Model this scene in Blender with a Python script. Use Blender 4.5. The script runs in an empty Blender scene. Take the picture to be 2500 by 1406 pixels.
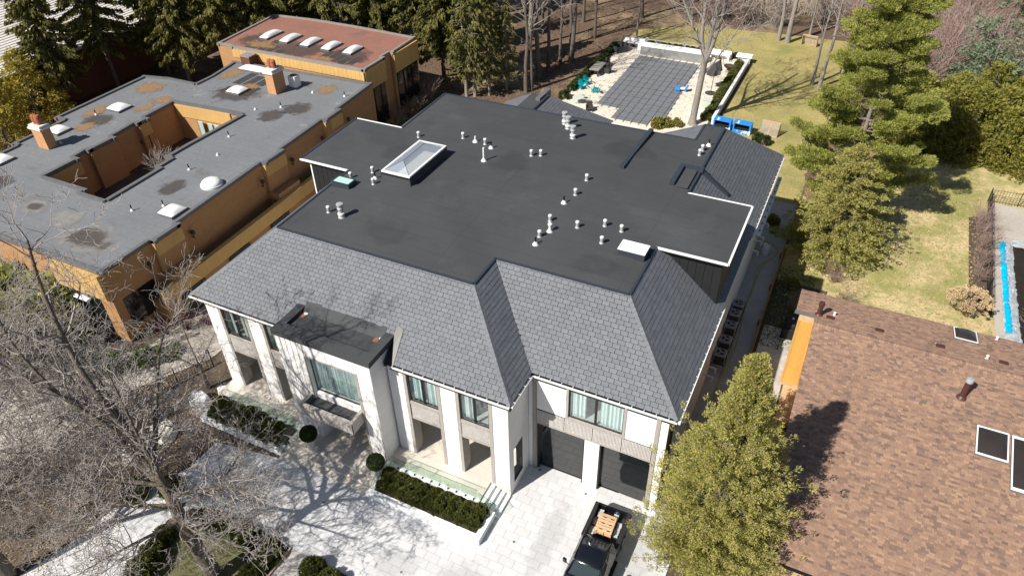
import bpy, math, random
import numpy as np
from mathutils import Vector, Matrix
SC = bpy.context.scene
COL = SC.collection
R = math.radians

# ------------------------------------------------------------------ camera
cam_d = bpy.data.cameras.new('camera')
cam = bpy.data.objects.new('camera', cam_d); COL.objects.link(cam)
cam_d.sensor_width = 36.0; cam_d.lens = 25.344; cam_d.clip_end = 1000.0
YAW, PITCH, ROLL, CAMZ = R(-26.78), R(38.16), R(1.44), 34.0
def cam_axes():
    cp, sp, c, s = math.cos(PITCH), math.sin(PITCH), math.cos(YAW), math.sin(YAW)
    f = Vector((s*cp, c*cp, -sp)); r = Vector((c, -s, 0)); d = f.cross(r)
    cr, sr = math.cos(ROLL), math.sin(ROLL)
    return r*cr + d*sr, r*(-sr) + d*cr, f
_r, _d, _f = cam_axes(); _u = -_d; _b = -_f
cam.matrix_world = Matrix(((_r.x, _u.x, _b.x, 0), (_r.y, _u.y, _b.y, 0), (_r.z, _u.z, _b.z, CAMZ), (0, 0, 0, 1)))
SC.camera = cam

# ------------------------------------------------------------------ sky, sun, exposure
SUN_AZ, SUN_EL = R(27.0), R(43.5)          # direction the light travels (from +Y towards +X) and its elevation
w = bpy.data.worlds.new('World'); SC.world = w; w.use_nodes = True
nt = w.node_tree; nt.nodes.clear()
sky = nt.nodes.new('ShaderNodeTexSky'); sky.sky_type = 'NISHITA'; sky.sun_disc = False
sky.sun_elevation = SUN_EL; sky.sun_rotation = SUN_AZ + math.pi
sky.altitude = 200; sky.air_density = 1.0; sky.dust_density = 1.0; sky.ozone_density = 1.0
bg = nt.nodes.new('ShaderNodeBackground'); bg.inputs['Strength'].default_value = 0.055
wo = nt.nodes.new('ShaderNodeOutputWorld')
nt.links.new(sky.outputs[0], bg.inputs[0]); nt.links.new(bg.outputs[0], wo.inputs[0])
sd = bpy.data.lights.new('sun', 'SUN'); sd.energy = 5.0; sd.angle = R(0.55); sd.color = (1.0, 0.95, 0.87)
sun = bpy.data.objects.new('sun', sd); COL.objects.link(sun)
_ld = Vector((math.sin(SUN_AZ)*math.cos(SUN_EL), math.cos(SUN_AZ)*math.cos(SUN_EL), -math.sin(SUN_EL)))
sun.rotation_euler = _ld.to_track_quat('-Z', 'Y').to_euler(); sun.location = (-20, -20, 60)
vs = SC.view_settings; vs.view_transform = 'Standard'; vs.look = 'None'; vs.exposure = 0.5; vs.gamma = 1.0; vs.use_curve_mapping = False
SC.cycles.use_denoising = True
SC.cycles.max_bounces = 6; SC.cycles.diffuse_bounces = 3; SC.cycles.glossy_bounces = 3; SC.cycles.transmission_bounces = 6; SC.cycles.transparent_max_bounces = 12

# ------------------------------------------------------------------ materials
def _n(t, k, **kw):
    n = t.nodes.new(k)
    for a, b in kw.items():
        if a in n.inputs.keys(): n.inputs[a].default_value = b
        else: setattr(n, a, b)
    return n
def mat(name, col, rough=0.8, var=0.12, scale=1.5, fine=None, bump=0.0, bscale=30.0, piece=0.0, metal=0.0, cols=None, spec=0.4,
        stains=None, stretch=None, trans=0.0, coords='Object', seams=None):
    """Principled material: base colour varied by broad + fine noise, optional per-piece tint (attribute 'rnd' or object random),
    optional palette per piece, stains = (colour, scale, threshold, softness), seams = (axis, pitch, width, factor)."""
    m = bpy.data.materials.new(name); m.use_nodes = True; t = m.node_tree; t.nodes.clear(); L = t.links.new
    out = _n(t, 'ShaderNodeOutputMaterial'); bs = _n(t, 'ShaderNodeBsdfPrincipled')
    bs.inputs['Roughness'].default_value = rough; bs.inputs['Metallic'].default_value = metal
    bs.inputs['Specular IOR Level'].default_value = spec
    tc = _n(t, 'ShaderNodeTexCoord'); vec = tc.outputs[coords]
    if coords == 'World':
        pass
    if stretch:
        mp = _n(t, 'ShaderNodeMapping'); mp.inputs['Scale'].default_value = stretch; L(vec, mp.inputs[0]); vecs = mp.outputs[0]
    else: vecs = vec
    base = None
    if piece > 0 or cols:
        at = _n(t, 'ShaderNodeAttribute', attribute_name='rnd'); oi = _n(t, 'ShaderNodeObjectInfo')
        ad = _n(t, 'ShaderNodeMath', operation='ADD'); L(at.outputs['Fac'], ad.inputs[0]); L(oi.outputs['Random'], ad.inputs[1])
        fr = _n(t, 'ShaderNodeMath', operation='FRACT'); L(ad.outputs[0], fr.inputs[0]); rnd = fr.outputs[0]
    if cols:
        cr = _n(t, 'ShaderNodeValToRGB'); e = cr.color_ramp.elements; cr.color_ramp.interpolation = 'LINEAR'
        while len(e) < len(cols): e.new(0.5)
        for i, c in enumerate(cols): e[i].position = i/(len(cols)-1); e[i].color = (*c, 1)
        L(rnd, cr.inputs[0]); base = cr.outputs[0]
    else:
        rgb = _n(t, 'ShaderNodeRGB'); rgb.outputs[0].default_value = (*col, 1); base = rgb.outputs[0]
    def mul(a, fac_socket, lo, hi):
        mr = _n(t, 'ShaderNodeMapRange'); mr.inputs['To Min'].default_value = lo; mr.inputs['To Max'].default_value = hi
        L(fac_socket, mr.inputs['Value'])
        mx = _n(t, 'ShaderNodeVectorMath', operation='SCALE'); L(a, mx.inputs[0]); L(mr.outputs[0], mx.inputs['Scale']); return mx.outputs[0]
    if piece > 0: base = mul(base, rnd, 1-piece, 1+piece)
    if var > 0:
        no = _n(t, 'ShaderNodeTexNoise'); no.inputs['Scale'].default_value = scale; no.inputs['Detail'].default_value = 5; no.inputs['Roughness'].default_value = 0.62
        L(vecs, no.inputs['Vector']); base = mul(base, no.outputs[0], 1-1.7*var, 1+1.7*var)
    if fine:
        no = _n(t, 'ShaderNodeTexNoise'); no.inputs['Scale'].default_value = fine[0]; no.inputs['Detail'].default_value = 3
        L(vecs, no.inputs['Vector']); base = mul(base, no.outputs[0], 1-1.7*fine[1], 1+1.7*fine[1])
    for sn in (stains or []):
        no = _n(t, 'ShaderNodeTexNoise'); no.inputs['Scale'].default_value = sn[1]; no.inputs['Detail'].default_value = 6; no.inputs['Roughness'].default_value = 0.65
        L(vecs, no.inputs['Vector'])
        mr = _n(t, 'ShaderNodeMapRange'); mr.inputs['From Min'].default_value = sn[2]; mr.inputs['From Max'].default_value = sn[2]+sn[3]
        mr.inputs['To Max'].default_value = sn[4] if len(sn) > 4 else 1.0
        L(no.outputs[0], mr.inputs['Value'])
        mx = _n(t, 'ShaderNodeMix', data_type='RGBA'); mx.inputs['B'].default_value = (*sn[0], 1)
        L(mr.outputs[0], mx.inputs[0]); L(base, mx.inputs[6]); mx.inputs[7].default_value = (*sn[0], 1); base = mx.outputs[2]
    for sm in (seams or []):
        sx = _n(t, 'ShaderNodeSeparateXYZ'); L(vec, sx.inputs[0])
        dv = _n(t, 'ShaderNodeMath', operation='DIVIDE'); dv.inputs[1].default_value = sm[1]; L(sx.outputs[sm[0]], dv.inputs[0])
        fr = _n(t, 'ShaderNodeMath', operation='FRACT'); L(dv.outputs[0], fr.inputs[0])
        lt = _n(t, 'ShaderNodeMath', operation='LESS_THAN'); lt.inputs[1].default_value = sm[2]/sm[1]; L(fr.outputs[0], lt.inputs[0])
        base = mul(base, lt.outputs[0], 1.0, sm[3])
    L(base, bs.inputs['Base Color'])
    if bump > 0:
        no = _n(t, 'ShaderNodeTexNoise'); no.inputs['Scale'].default_value = bscale; no.inputs['Detail'].default_value = 4; L(vecs, no.inputs['Vector'])
        bp = _n(t, 'ShaderNodeBump'); bp.inputs['Strength'].default_value = bump; bp.inputs['Distance'].default_value = 0.05
        L(no.outputs[0], bp.inputs['Height']); L(bp.outputs[0], bs.inputs['Normal'])
    if trans > 0:
        tr = _n(t, 'ShaderNodeBsdfTranslucent'); L(base, tr.inputs[0]); mx = _n(t, 'ShaderNodeMixShader'); mx.inputs[0].default_value = trans
        L(bs.outputs[0], mx.inputs[1]); L(tr.outputs[0], mx.inputs[2]); L(mx.outputs[0], out.inputs[0])
    else: L(bs.outputs[0], out.inputs[0])
    return m
def glass_mat(name, tint, alpha, rough=0.03):
    """Thin glass: part reflective tinted coat, part clear."""
    m = bpy.data.materials.new(name); m.use_nodes = True; t = m.node_tree; t.nodes.clear(); L = t.links.new
    out = _n(t, 'ShaderNodeOutputMaterial'); tr = _n(t, 'ShaderNodeBsdfTransparent'); tr.inputs[0].default_value = (*tint, 1)
    gl = _n(t, 'ShaderNodeBsdfGlossy'); gl.inputs['Roughness'].default_value = rough; gl.inputs[0].default_value = (0.9, 0.95, 0.95, 1)
    lw = _n(t, 'ShaderNodeLayerWeight'); lw.inputs[0].default_value = 0.5
    pw = _n(t, 'ShaderNodeMath', operation='POWER'); pw.inputs[1].default_value = 4.0; L(lw.outputs['Facing'], pw.inputs[0])
    ad = _n(t, 'ShaderNodeMath', operation='MULTIPLY_ADD'); ad.inputs[1].default_value = 0.8; ad.inputs[2].default_value = alpha; ad.use_clamp = True; L(pw.outputs[0], ad.inputs[0])
    mx = _n(t, 'ShaderNodeMixShader'); L(ad.outputs[0], mx.inputs[0]); L(tr.outputs[0], mx.inputs[1]); L(gl.outputs[0], mx.inputs[2]); L(mx.outputs[0], out.inputs[0])
    return m
def milky_mat(name, col, opac):
    m = bpy.data.materials.new(name); m.use_nodes = True; t = m.node_tree; t.nodes.clear(); L = t.links.new
    out = _n(t, 'ShaderNodeOutputMaterial'); tr = _n(t, 'ShaderNodeBsdfTransparent'); bs = _n(t, 'ShaderNodeBsdfPrincipled'); bs.inputs['Base Color'].default_value = (*col, 1); bs.inputs['Roughness'].default_value = 0.18
    mx = _n(t, 'ShaderNodeMixShader'); mx.inputs[0].default_value = opac; L(tr.outputs[0], mx.inputs[1]); L(bs.outputs[0], mx.inputs[2]); L(mx.outputs[0], out.inputs[0]); return m
def soft_mat(name, col, scale, core=0.75, strength=0.9, rough=0.9):
    """a stain that thins out raggedly towards its rim"""
    m = bpy.data.materials.new(name); m.use_nodes = True; t = m.node_tree; t.nodes.clear(); L = t.links.new
    out = _n(t, 'ShaderNodeOutputMaterial'); tr = _n(t, 'ShaderNodeBsdfTransparent'); bs = _n(t, 'ShaderNodeBsdfPrincipled'); bs.inputs['Roughness'].default_value = rough
    tc = _n(t, 'ShaderNodeTexCoord'); sx = _n(t, 'ShaderNodeSeparateXYZ'); L(tc.outputs['Generated'], sx.inputs[0])
    cb = _n(t, 'ShaderNodeCombineXYZ'); L(sx.outputs[0], cb.inputs[0]); L(sx.outputs[1], cb.inputs[1]); cb.inputs[2].default_value = 0.5
    ds = _n(t, 'ShaderNodeVectorMath', operation='DISTANCE'); L(cb.outputs[0], ds.inputs[0]); ds.inputs[1].default_value = (.5, .5, .5)
    no = _n(t, 'ShaderNodeTexNoise'); no.inputs['Scale'].default_value = scale; no.inputs['Detail'].default_value = 6; no.inputs['Roughness'].default_value = .68; L(tc.outputs['Object'], no.inputs['Vector'])
    a = _n(t, 'ShaderNodeMath', operation='MULTIPLY_ADD'); a.inputs[1].default_value = -2.0; a.inputs[2].default_value = core; L(ds.outputs['Value'], a.inputs[0])
    b = _n(t, 'ShaderNodeMath', operation='MULTIPLY_ADD'); b.inputs[1].default_value = 1.6; L(no.outputs[0], b.inputs[0]); L(a.outputs[0], b.inputs[2])
    mr = _n(t, 'ShaderNodeMapRange'); mr.inputs['From Min'].default_value = .72; mr.inputs['From Max'].default_value = 1.05; mr.inputs['To Max'].default_value = strength; L(b.outputs[0], mr.inputs['Value'])
    n2 = _n(t, 'ShaderNodeTexNoise'); n2.inputs['Scale'].default_value = scale*3; L(tc.outputs['Object'], n2.inputs['Vector'])
    mm = _n(t, 'ShaderNodeMapRange'); mm.inputs['To Min'].default_value = .5; mm.inputs['To Max'].default_value = 1.5; L(n2.outputs[0], mm.inputs['Value'])
    vm = _n(t, 'ShaderNodeVectorMath', operation='SCALE'); vm.inputs[0].default_value = col; L(mm.outputs[0], vm.inputs['Scale']); L(vm.outputs[0], bs.inputs['Base Color'])
    mx = _n(t, 'ShaderNodeMixShader'); L(mr.outputs[0], mx.inputs[0]); L(tr.outputs[0], mx.inputs[1]); L(bs.outputs[0], mx.inputs[2]); L(mx.outputs[0], out.inputs[0]); return m
M = {}
M['membrane'] = mat('roof_membrane', (0.053, 0.0555, 0.059), 0.78, 0.14, 0.22, fine=(14, 0.1), bump=0.15, bscale=60, seams=[(1, 1.0, 0.05, 0.84), (0, 9.7, 0.06, 0.86)], stains=[((0.085, 0.085, 0.083), 0.5, 0.58, 0.2, 0.55), ((0.036, 0.036, 0.037), 0.28, 0.56, 0.16, 0.5)])
M['slate'] = mat('grey_slate', (0.128, 0.137, 0.153), 0.66, 0.09, 0.35, fine=(9, 0.12), bump=0.3, bscale=25, piece=0.10)
M['underlay'] = mat('dark_underlay', (0.010, 0.011, 0.013), 0.9, 0.1)
M['flash'] = mat('dark_flashing', (0.035, 0.042, 0.055), 0.42, 0.1, 2.0, spec=0.5)
M['blackmetal'] = mat('black_metal', (0.012, 0.012, 0.014), 0.4, 0.1, 3.0)
M['blackpanel'] = mat('black_cladding', (0.016, 0.016, 0.018), 0.6, 0.15, 2.0)
M['white'] = mat('white_stone', (0.80, 0.79, 0.775), 0.7, 0.03, 0.8, fine=(12, 0.02), bump=0.05, piece=0.015)
M['whitepaint'] = mat('white_paint', (0.80, 0.80, 0.79), 0.5, 0.03, 3.0)
M['gutter'] = mat('white_gutter', (0.75, 0.75, 0.74), 0.45, 0.06, 3.0, stains=[((0.3, 0.29, 0.27), 3.0, 0.62, 0.1, 0.5)])
M['gap'] = mat('dark_joint', (0.10, 0.10, 0.10), 0.9, 0.05)
M['travertine'] = mat('grey_travertine', (0.36, 0.33, 0.305), 0.75, 0.12, 1.2, fine=(7, 0.25), bump=0.3, bscale=20, stretch=(6, 6, 0.6))
M['flute'] = mat('fluted_stone', (0.52, 0.49, 0.465), 0.75, 0.1, 2.0, fine=(10, 0.2), bump=0.2)
M['porch'] = mat('cream_porch_stone', (0.62, 0.57, 0.50), 0.55, 0.06, 0.7, fine=(6, 0.06), seams=[(0, 1.2, 0.012, 0.8), (1, 0.6, 0.012, 0.8)])
M['paver'] = mat('white_paver', (0.56, 0.56, 0.57), 0.6, 0.06, 0.35, fine=(9, 0.05), piece=0.045, bump=0.06, stains=[((0.42, 0.41, 0.39), 0.22, 0.56, 0.2, 0.6), ((0.45, 0.44, 0.42), 2.0, 0.62, 0.1, 0.5)])
M['joint'] = mat('paver_joint', (0.42, 0.42, 0.42), 0.9, 0.1)
M['frame'] = mat('black_frame', (0.01, 0.01, 0.011), 0.35, 0.0)
M['doorglass'] = mat('dark_tinted_glass', (0.012, 0.014, 0.016), 0.06, 0.0, spec=0.9)
M['winglass'] = glass_mat('window_glass', (0.93, 0.97, 0.965), 0.10)
M['railglass'] = glass_mat('rail_glass', (0.90, 0.965, 0.935), 0.04)
M['curtain'] = mat('curtain', (0.66, 0.72, 0.72), 0.9, 0.06, 2.0, stretch=(6, 6, 0.3))
M['room'] = mat('room_dark', (0.05, 0.05, 0.05), 0.9, 0.1)
M['roomwall'] = mat('room_wall', (0.45, 0.45, 0.44), 0.9, 0.05)
M['steel'] = mat('galvanised', (0.42, 0.43, 0.44), 0.4, 0.1, 5.0, metal=0.25)
M['pvc'] = mat('white_pvc', (0.66, 0.66, 0.65), 0.45, 0.03)
M['rust'] = mat('rusty_patch', (0.30, 0.12, 0.055), 0.9, 0.3, 6.0)
M['brick'] = mat('orange_brick', (0.42, 0.23, 0.10), 0.85, 0.12, 0.6, fine=(5, 0.15), stretch=(1, 1, 4), seams=[(2, 0.075, 0.012, 0.78)])
M['brickgold'] = mat('golden_cladding', (0.54, 0.34, 0.125), 0.75, 0.08, 0.6, fine=(4, 0.08), stretch=(1, 1, .3))
M['groofgrey'] = mat('grey_felt_roof', (0.165, 0.173, 0.184), 0.8, 0.12, 0.25, fine=(3, 0.1), stains=[((0.10, 0.085, 0.07), 0.35, 0.60, 0.12, 0.7), ((0.33, 0.33, 0.33), 0.5, 0.62, 0.1, 0.5)], seams=[(1, 0.95, 0.035, 0.8), (0, 7.3, 0.04, 0.8)], bump=0.1)
M['groofred'] = mat('red_felt_roof', (0.25, 0.118, 0.088), 0.85, 0.12, 0.4, fine=(5, 0.12), stains=[((0.15, 0.10, 0.08), 0.3, 0.58, 0.12, 0.8)])
M['feltpatch'] = mat('dark_felt_patch', (0.045, 0.045, 0.043), 0.85, 0.2, 1.0, fine=(9, 0.2))
M['needleclump'] = mat('needle_clump', (0.20, 0.12, 0.06), 0.95, 0.3, 4.0)
M['needlepatch'] = soft_mat('needle_litter', (0.30, 0.18, 0.085), 1.9, .74, .75)
M['dustmark'] = soft_mat('pale_dust', (0.12, 0.12, 0.117), 0.8, .72, .22)
M['puddlemark'] = soft_mat('dark_pond_mark', (0.036, 0.036, 0.037), 0.6, .8, .16)
M['stain'] = soft_mat('dark_stain', (0.07, 0.056, 0.05), 0.9, .85, .6)
M['tyremark'] = soft_mat('faint_tyre_mark', (0.36, 0.35, 0.34), 1.2, .8, .16)
M['greyring'] = soft_mat('pale_grey_ring', (0.30, 0.29, 0.27), 0.6, .8, .6)
M['coping'] = mat('grey_coping', (0.13, 0.13, 0.135), 0.55, 0.15, 2.0)
M['copingtan'] = mat('tan_coping', (0.24, 0.22, 0.205), 0.7, 0.15, 2.0)
M['bricklit'] = mat('sunlit_orange_brick', (0.50, 0.27, 0.13), 0.85, 0.1, 2.0, fine=(5, 0.12), seams=[(2, 0.075, 0.012, 0.78)])  # sunlight on the chimney faces worked into a lighter brick colour
M['dome'] = mat('white_dome', (0.80, 0.80, 0.79), 0.22, 0.03, 2.0)
M['clay'] = mat('clay_pot', (0.34, 0.11, 0.06), 0.85, 0.3, 6.0)
M['shingle'] = mat('brown_shingle', (0.2, 0.13, 0.09), 0.92, 0.1, 0.4, fine=(22, 0.16), bump=0.3, bscale=70,
    cols=[(0.17, 0.11, 0.087), (0.235, 0.146, 0.108), (0.305, 0.19, 0.13), (0.255, 0.157, 0.114), (0.37, 0.235, 0.155), (0.215, 0.134, 0.10), (0.33, 0.208, 0.14), (0.15, 0.102, 0.086)])
M['cedarboard'] = mat('cedar_board', (0.62, 0.33, 0.085), 0.5, 0.12, 1.0, fine=(5, 0.15), stretch=(6, 6, 0.5), piece=0.14)
M['tanboard'] = mat('tan_board', (0.52, 0.36, 0.21), 0.7, 0.12, 1.0, fine=(5, 0.15))
M['retwood'] = mat('retaining_timber', (0.26, 0.13, 0.05), 0.8, 0.2, 2.0, fine=(9, 0.2), stretch=(4, 0.5, 4))
M['gravel'] = mat('grey_gravel', (0.42, 0.40, 0.375), 0.95, 0.18, 0.7, fine=(16, 0.28), bump=0.6, bscale=25)
M['soil'] = mat('brown_soil', (0.085, 0.06, 0.045), 0.95, 0.3, 0.6, fine=(9, 0.35), bump=0.6, bscale=12)
M['litter'] = mat('leaf_litter', (0.115, 0.075, 0.05), 0.95, 0.25, 0.25, fine=(4, 0.4), bump=0.7, bscale=8, stains=[((0.30, 0.225, 0.13), 0.11, 0.5, 0.1, 0.8)])
M['lawn'] = mat('dormant_lawn', (0.32, 0.27, 0.10), 0.95, 0.2, 0.2, fine=(5, 0.38), bump=0.5, bscale=14, stains=[((0.20, 0.195, 0.062), 0.25, 0.50, 0.15, 0.75)])
M['lawn2'] = mat('patchy_lawn', (0.50, 0.40, 0.21), 0.95, 0.12, 0.4, fine=(4.5, 0.25), bump=0.5, bscale=14, stains=[((0.22, 0.23, 0.06), 0.22, 0.44, 0.14, 0.85), ((0.26, 0.25, 0.085), 1.5, 0.50, 0.08, 0.6)])
M['ground'] = mat('mixed_ground', (0.10, 0.074, 0.05), 0.95, 0.3, 0.15, fine=(5, 0.35), bump=0.5, bscale=10)
M['grassgreen'] = mat('green_turf', (0.115, 0.115, 0.05), 0.95, 0.25, 1.0, fine=(12, 0.3), bump=0.6, bscale=20)
M['concrete'] = mat('old_concrete', (0.42, 0.38, 0.33), 0.9, 0.15, 0.3, fine=(6, 0.12), stains=[((0.25, 0.21, 0.17), 0.5, 0.55, 0.15, 0.7)])
M['palestone'] = mat('pale_stone', (0.66, 0.62, 0.55), 0.8, 0.12, 1.5, fine=(9, 0.12), bump=0.4, bscale=12)
M['deckstone'] = mat('pool_deck_stone', (0.66, 0.59, 0.49), 0.8, 0.08, 0.5, fine=(7, 0.1), piece=0.06, stains=[((0.40, 0.30, 0.22), 0.7, 0.60, 0.12, 0.6)])
M['poolcover'] = mat('pool_cover_mesh', (0.155, 0.165, 0.178), 0.7, 0.08, 0.3, fine=(20, 0.06), stains=[((0.10, 0.10, 0.10), 0.25, 0.55, 0.2, 0.6)])
M['strap'] = mat('dark_strap', (0.03, 0.031, 0.034), 0.7, 0.1)
M['greystone'] = mat('grey_stone_wall', (0.22, 0.225, 0.22), 0.7, 0.2, 0.8, fine=(5, 0.15))
M['teal'] = mat('teal_plastic', (0.0, 0.30, 0.36), 0.45, 0.08)
M['blue'] = mat('blue_plastic', (0.02, 0.23, 0.66), 0.45, 0.1, 3.0)
M['bluewhite'] = mat('blue_white_print', (0.02, 0.23, 0.66), 0.4, 0.05, 1.0, stains=[((0.7, 0.75, 0.8), 1.6, 0.56, 0.03)])
M['wicker'] = mat('dark_wicker', (0.045, 0.04, 0.034), 0.8, 0.2, 6.0)
M['tabletop'] = mat('stone_tabletop', (0.25, 0.235, 0.21), 0.6, 0.2, 4.0)
M['fabricdark'] = mat('charcoal_canvas', (0.05, 0.052, 0.054), 0.85, 0.15, 3.0)
M['ironrust'] = mat('rusty_iron', (0.07, 0.045, 0.03), 0.8, 0.3, 5.0)
M['salmon'] = mat('faded_red_pipe', (0.55, 0.33, 0.26), 0.5, 0.08)
M['net'] = mat('old_netting', (0.52, 0.46, 0.36), 0.95, 0.15, 3.0)
M['palegreen'] = mat('pale_green_box', (0.50, 0.56, 0.48), 0.6, 0.05)
M['tank'] = mat('dark_stock_tank', (0.05, 0.055, 0.058), 0.5, 0.2, 2.0)
M['ac'] = mat('condenser_grey', (0.26, 0.255, 0.245), 0.55, 0.08, 3.0)
M['acdark'] = mat('condenser_dark', (0.02, 0.02, 0.021), 0.6, 0.05)
M['barrel'] = mat('white_plastic_drum', (0.66, 0.66, 0.64), 0.5, 0.05)
M['hose'] = mat('yellow_green_hose', (0.40, 0.36, 0.13), 0.6, 0.1)
M['carpaint'] = mat('black_car_paint', (0.006, 0.007, 0.010), 0.12, 0.0, spec=0.8)
M['carglass'] = mat('car_glass', (0.018, 0.03, 0.032), 0.05, 0.0, spec=1.0)
M['tyre'] = mat('tyre_rubber', (0.018, 0.018, 0.018), 0.9, 0.1)
M['bedliner'] = mat('bed_liner', (0.03, 0.03, 0.031), 0.7, 0.25, 6.0, bump=0.3)
M['chrome'] = mat('chrome', (0.7, 0.7, 0.72), 0.15, 0.05, metal=1.0)
M['redlens'] = mat('red_lens', (0.35, 0.015, 0.01), 0.2, 0.0)
M['amber'] = mat('clear_lens', (0.6, 0.6, 0.6), 0.1, 0.0)
M['palletwood'] = mat('pallet_wood', (0.56, 0.37, 0.215), 0.85, 0.12, 3.0, fine=(12, 0.15), piece=0.12)
M['film'] = mat('clear_plastic_film', (0.42, 0.43, 0.45), 0.2, 0.3, 9.0)
M['pot'] = mat('white_pot', (0.62, 0.60, 0.57), 0.7, 0.06)
M['bark'] = mat('grey_bark', (0.22, 0.19, 0.16), 0.95, 0.25, 1.5, fine=(8, 0.3), bump=0.8, bscale=14, stretch=(1.5, 1.5, 0.4))
M['barklocust'] = mat('lichened_bark', (0.135, 0.112, 0.092), 0.95, 0.25, 1.2, fine=(7, 0.3), bump=0.8, bscale=12, stains=[((0.26, 0.20, 0.075), 0.45, 0.54, 0.1, 0.7)], stretch=(1.5, 1.5, 0.6))
M['twig'] = mat('grey_twig', (0.33, 0.295, 0.27), 0.9, 0.3, 0.5)
M['twigred'] = mat('reddish_twig', (0.34, 0.24, 0.205), 0.9, 0.25, 0.8)
M['twigtan'] = mat('tan_twig', (0.34, 0.25, 0.155), 0.9, 0.25, 0.8)
M['barkpale'] = mat('pale_bark', (0.25, 0.225, 0.20), 0.95, 0.25, 1.2, fine=(8, 0.25), bump=0.8, bscale=14, stretch=(1.5, 1.5, 0.4))
M['barkdark'] = mat('dark_bark', (0.12, 0.10, 0.085), 0.95, 0.25, 1.2, fine=(8, 0.25), bump=0.8, bscale=14)
def leafmat(n, cols, trans=0.12): return mat(n, cols[0], 0.75, 0.12, 0.35, cols=cols, trans=trans, spec=0.25)
M['spruce'] = leafmat('spruce_needles', [(0.060, 0.065, 0.019), (0.144, 0.138, 0.034), (0.222, 0.198, 0.050), (0.090, 0.094, 0.026)], 0.3)
M['pine'] = leafmat('pine_needles', [(0.173, 0.209, 0.052), (0.331, 0.353, 0.079), (0.490, 0.475, 0.122), (0.230, 0.274, 0.065)], 0.3)
M['cedar'] = leafmat('cedar_sprays', [(0.246, 0.274, 0.062), (0.448, 0.426, 0.118), (0.560, 0.448, 0.157), (0.325, 0.347, 0.084), (0.504, 0.493, 0.157)], 0.35)
M['cedar2'] = leafmat('olive_cedar_sprays', [(0.199, 0.225, 0.057), (0.369, 0.343, 0.094), (0.501, 0.436, 0.132), (0.265, 0.276, 0.075)], 0.3)
M['goldcedar'] = leafmat('golden_sprays', [(0.291, 0.239, 0.042), (0.541, 0.416, 0.062), (0.187, 0.177, 0.038), (0.416, 0.333, 0.055)], 0.3)
M['bluespruce'] = leafmat('blue_spruce_needles', [(0.144, 0.192, 0.119), (0.250, 0.298, 0.192), (0.192, 0.250, 0.144)], 0.3)
M['yew'] = leafmat('yew_leaves', [(0.040, 0.061, 0.014), (0.099, 0.119, 0.025), (0.171, 0.171, 0.036), (0.063, 0.086, 0.020)], 0.25)
M['boxwood'] = leafmat('boxwood_leaves', [(0.025, 0.050, 0.013), (0.058, 0.090, 0.022), (0.040, 0.068, 0.018)], 0.25)
M['hedgegreen'] = leafmat('hedge_sprays', [(0.123, 0.138, 0.026), (0.261, 0.254, 0.051), (0.362, 0.319, 0.072), (0.174, 0.189, 0.038)], 0.3)
M['groundivy'] = leafmat('ivy_leaves', [(0.070, 0.119, 0.020), (0.140, 0.196, 0.028), (0.098, 0.140, 0.025)], 0.25)
M['hydrangea'] = leafmat('dried_hydrangea', [(0.52, 0.38, 0.22), (0.64, 0.49, 0.31), (0.44, 0.31, 0.17)])
M['deadleaf'] = leafmat('dead_leaf', [(0.16, 0.09, 0.05), (0.26, 0.16, 0.09), (0.12, 0.07, 0.045)])
M['burgundy'] = leafmat('burgundy_twigs', [(0.10, 0.018, 0.022), (0.16, 0.03, 0.03)])
M['drygrass'] = leafmat('dry_grass', [(0.36, 0.27, 0.14), (0.45, 0.35, 0.2), (0.28, 0.2, 0.1)])
M['whiteroof'] = mat('white_tile_roof', (0.60, 0.575, 0.53), 0.8, 0.1, 0.5, fine=(3, 0.1))
M['redbrick'] = mat('dark_red_brick', (0.115, 0.05, 0.033), 0.9, 0.2, 0.8, seams=[(2, 0.09, 0.014, 0.8)])
M['farroof'] = mat('far_grey_roof', (0.24, 0.24, 0.24), 0.9, 0.2, 0.6)
M['oldwood'] = mat('weathered_wood', (0.32, 0.26, 0.185), 0.9, 0.2, 1.2, piece=0.15)
M['bluetarp'] = mat('cyan_liner', (0.0, 0.42, 0.68), 0.4, 0.1)
M['liner'] = mat('grey_silver_liner', (0.38, 0.40, 0.42), 0.35, 0.35, 2.0, fine=(7, 0.3))
M['murky'] = mat('murky_water', (0.028, 0.02, 0.008), 0.1, 0.3, 1.0, spec=0.6)
M['patiostone'] = mat('patio_paver', (0.47, 0.43, 0.38), 0.85, 0.1, 1.0, piece=0.1)
M['brownpipe'] = mat('brown_metal_pipe', (0.075, 0.03, 0.026), 0.45, 0.1)
M['skyglass'] = mat('dark_skylight_glass', (0.035, 0.028, 0.024), 0.07, 0.2, 1.2, spec=0.9)
M['pyrglass'] = milky_mat('pyramid_glass', (0.46, 0.53, 0.63), 0.5)
M['mint'] = mat('mint_shaft', (0.42, 0.66, 0.58), 0.6, 0.03)
M['bbq'] = mat('black_vinyl_cover', (0.016, 0.016, 0.017), 0.5, 0.2, 3.0)
M['steelplanter'] = mat('bed_soil', (0.05, 0.035, 0.025), 0.95, 0.3, 2.0)

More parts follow.
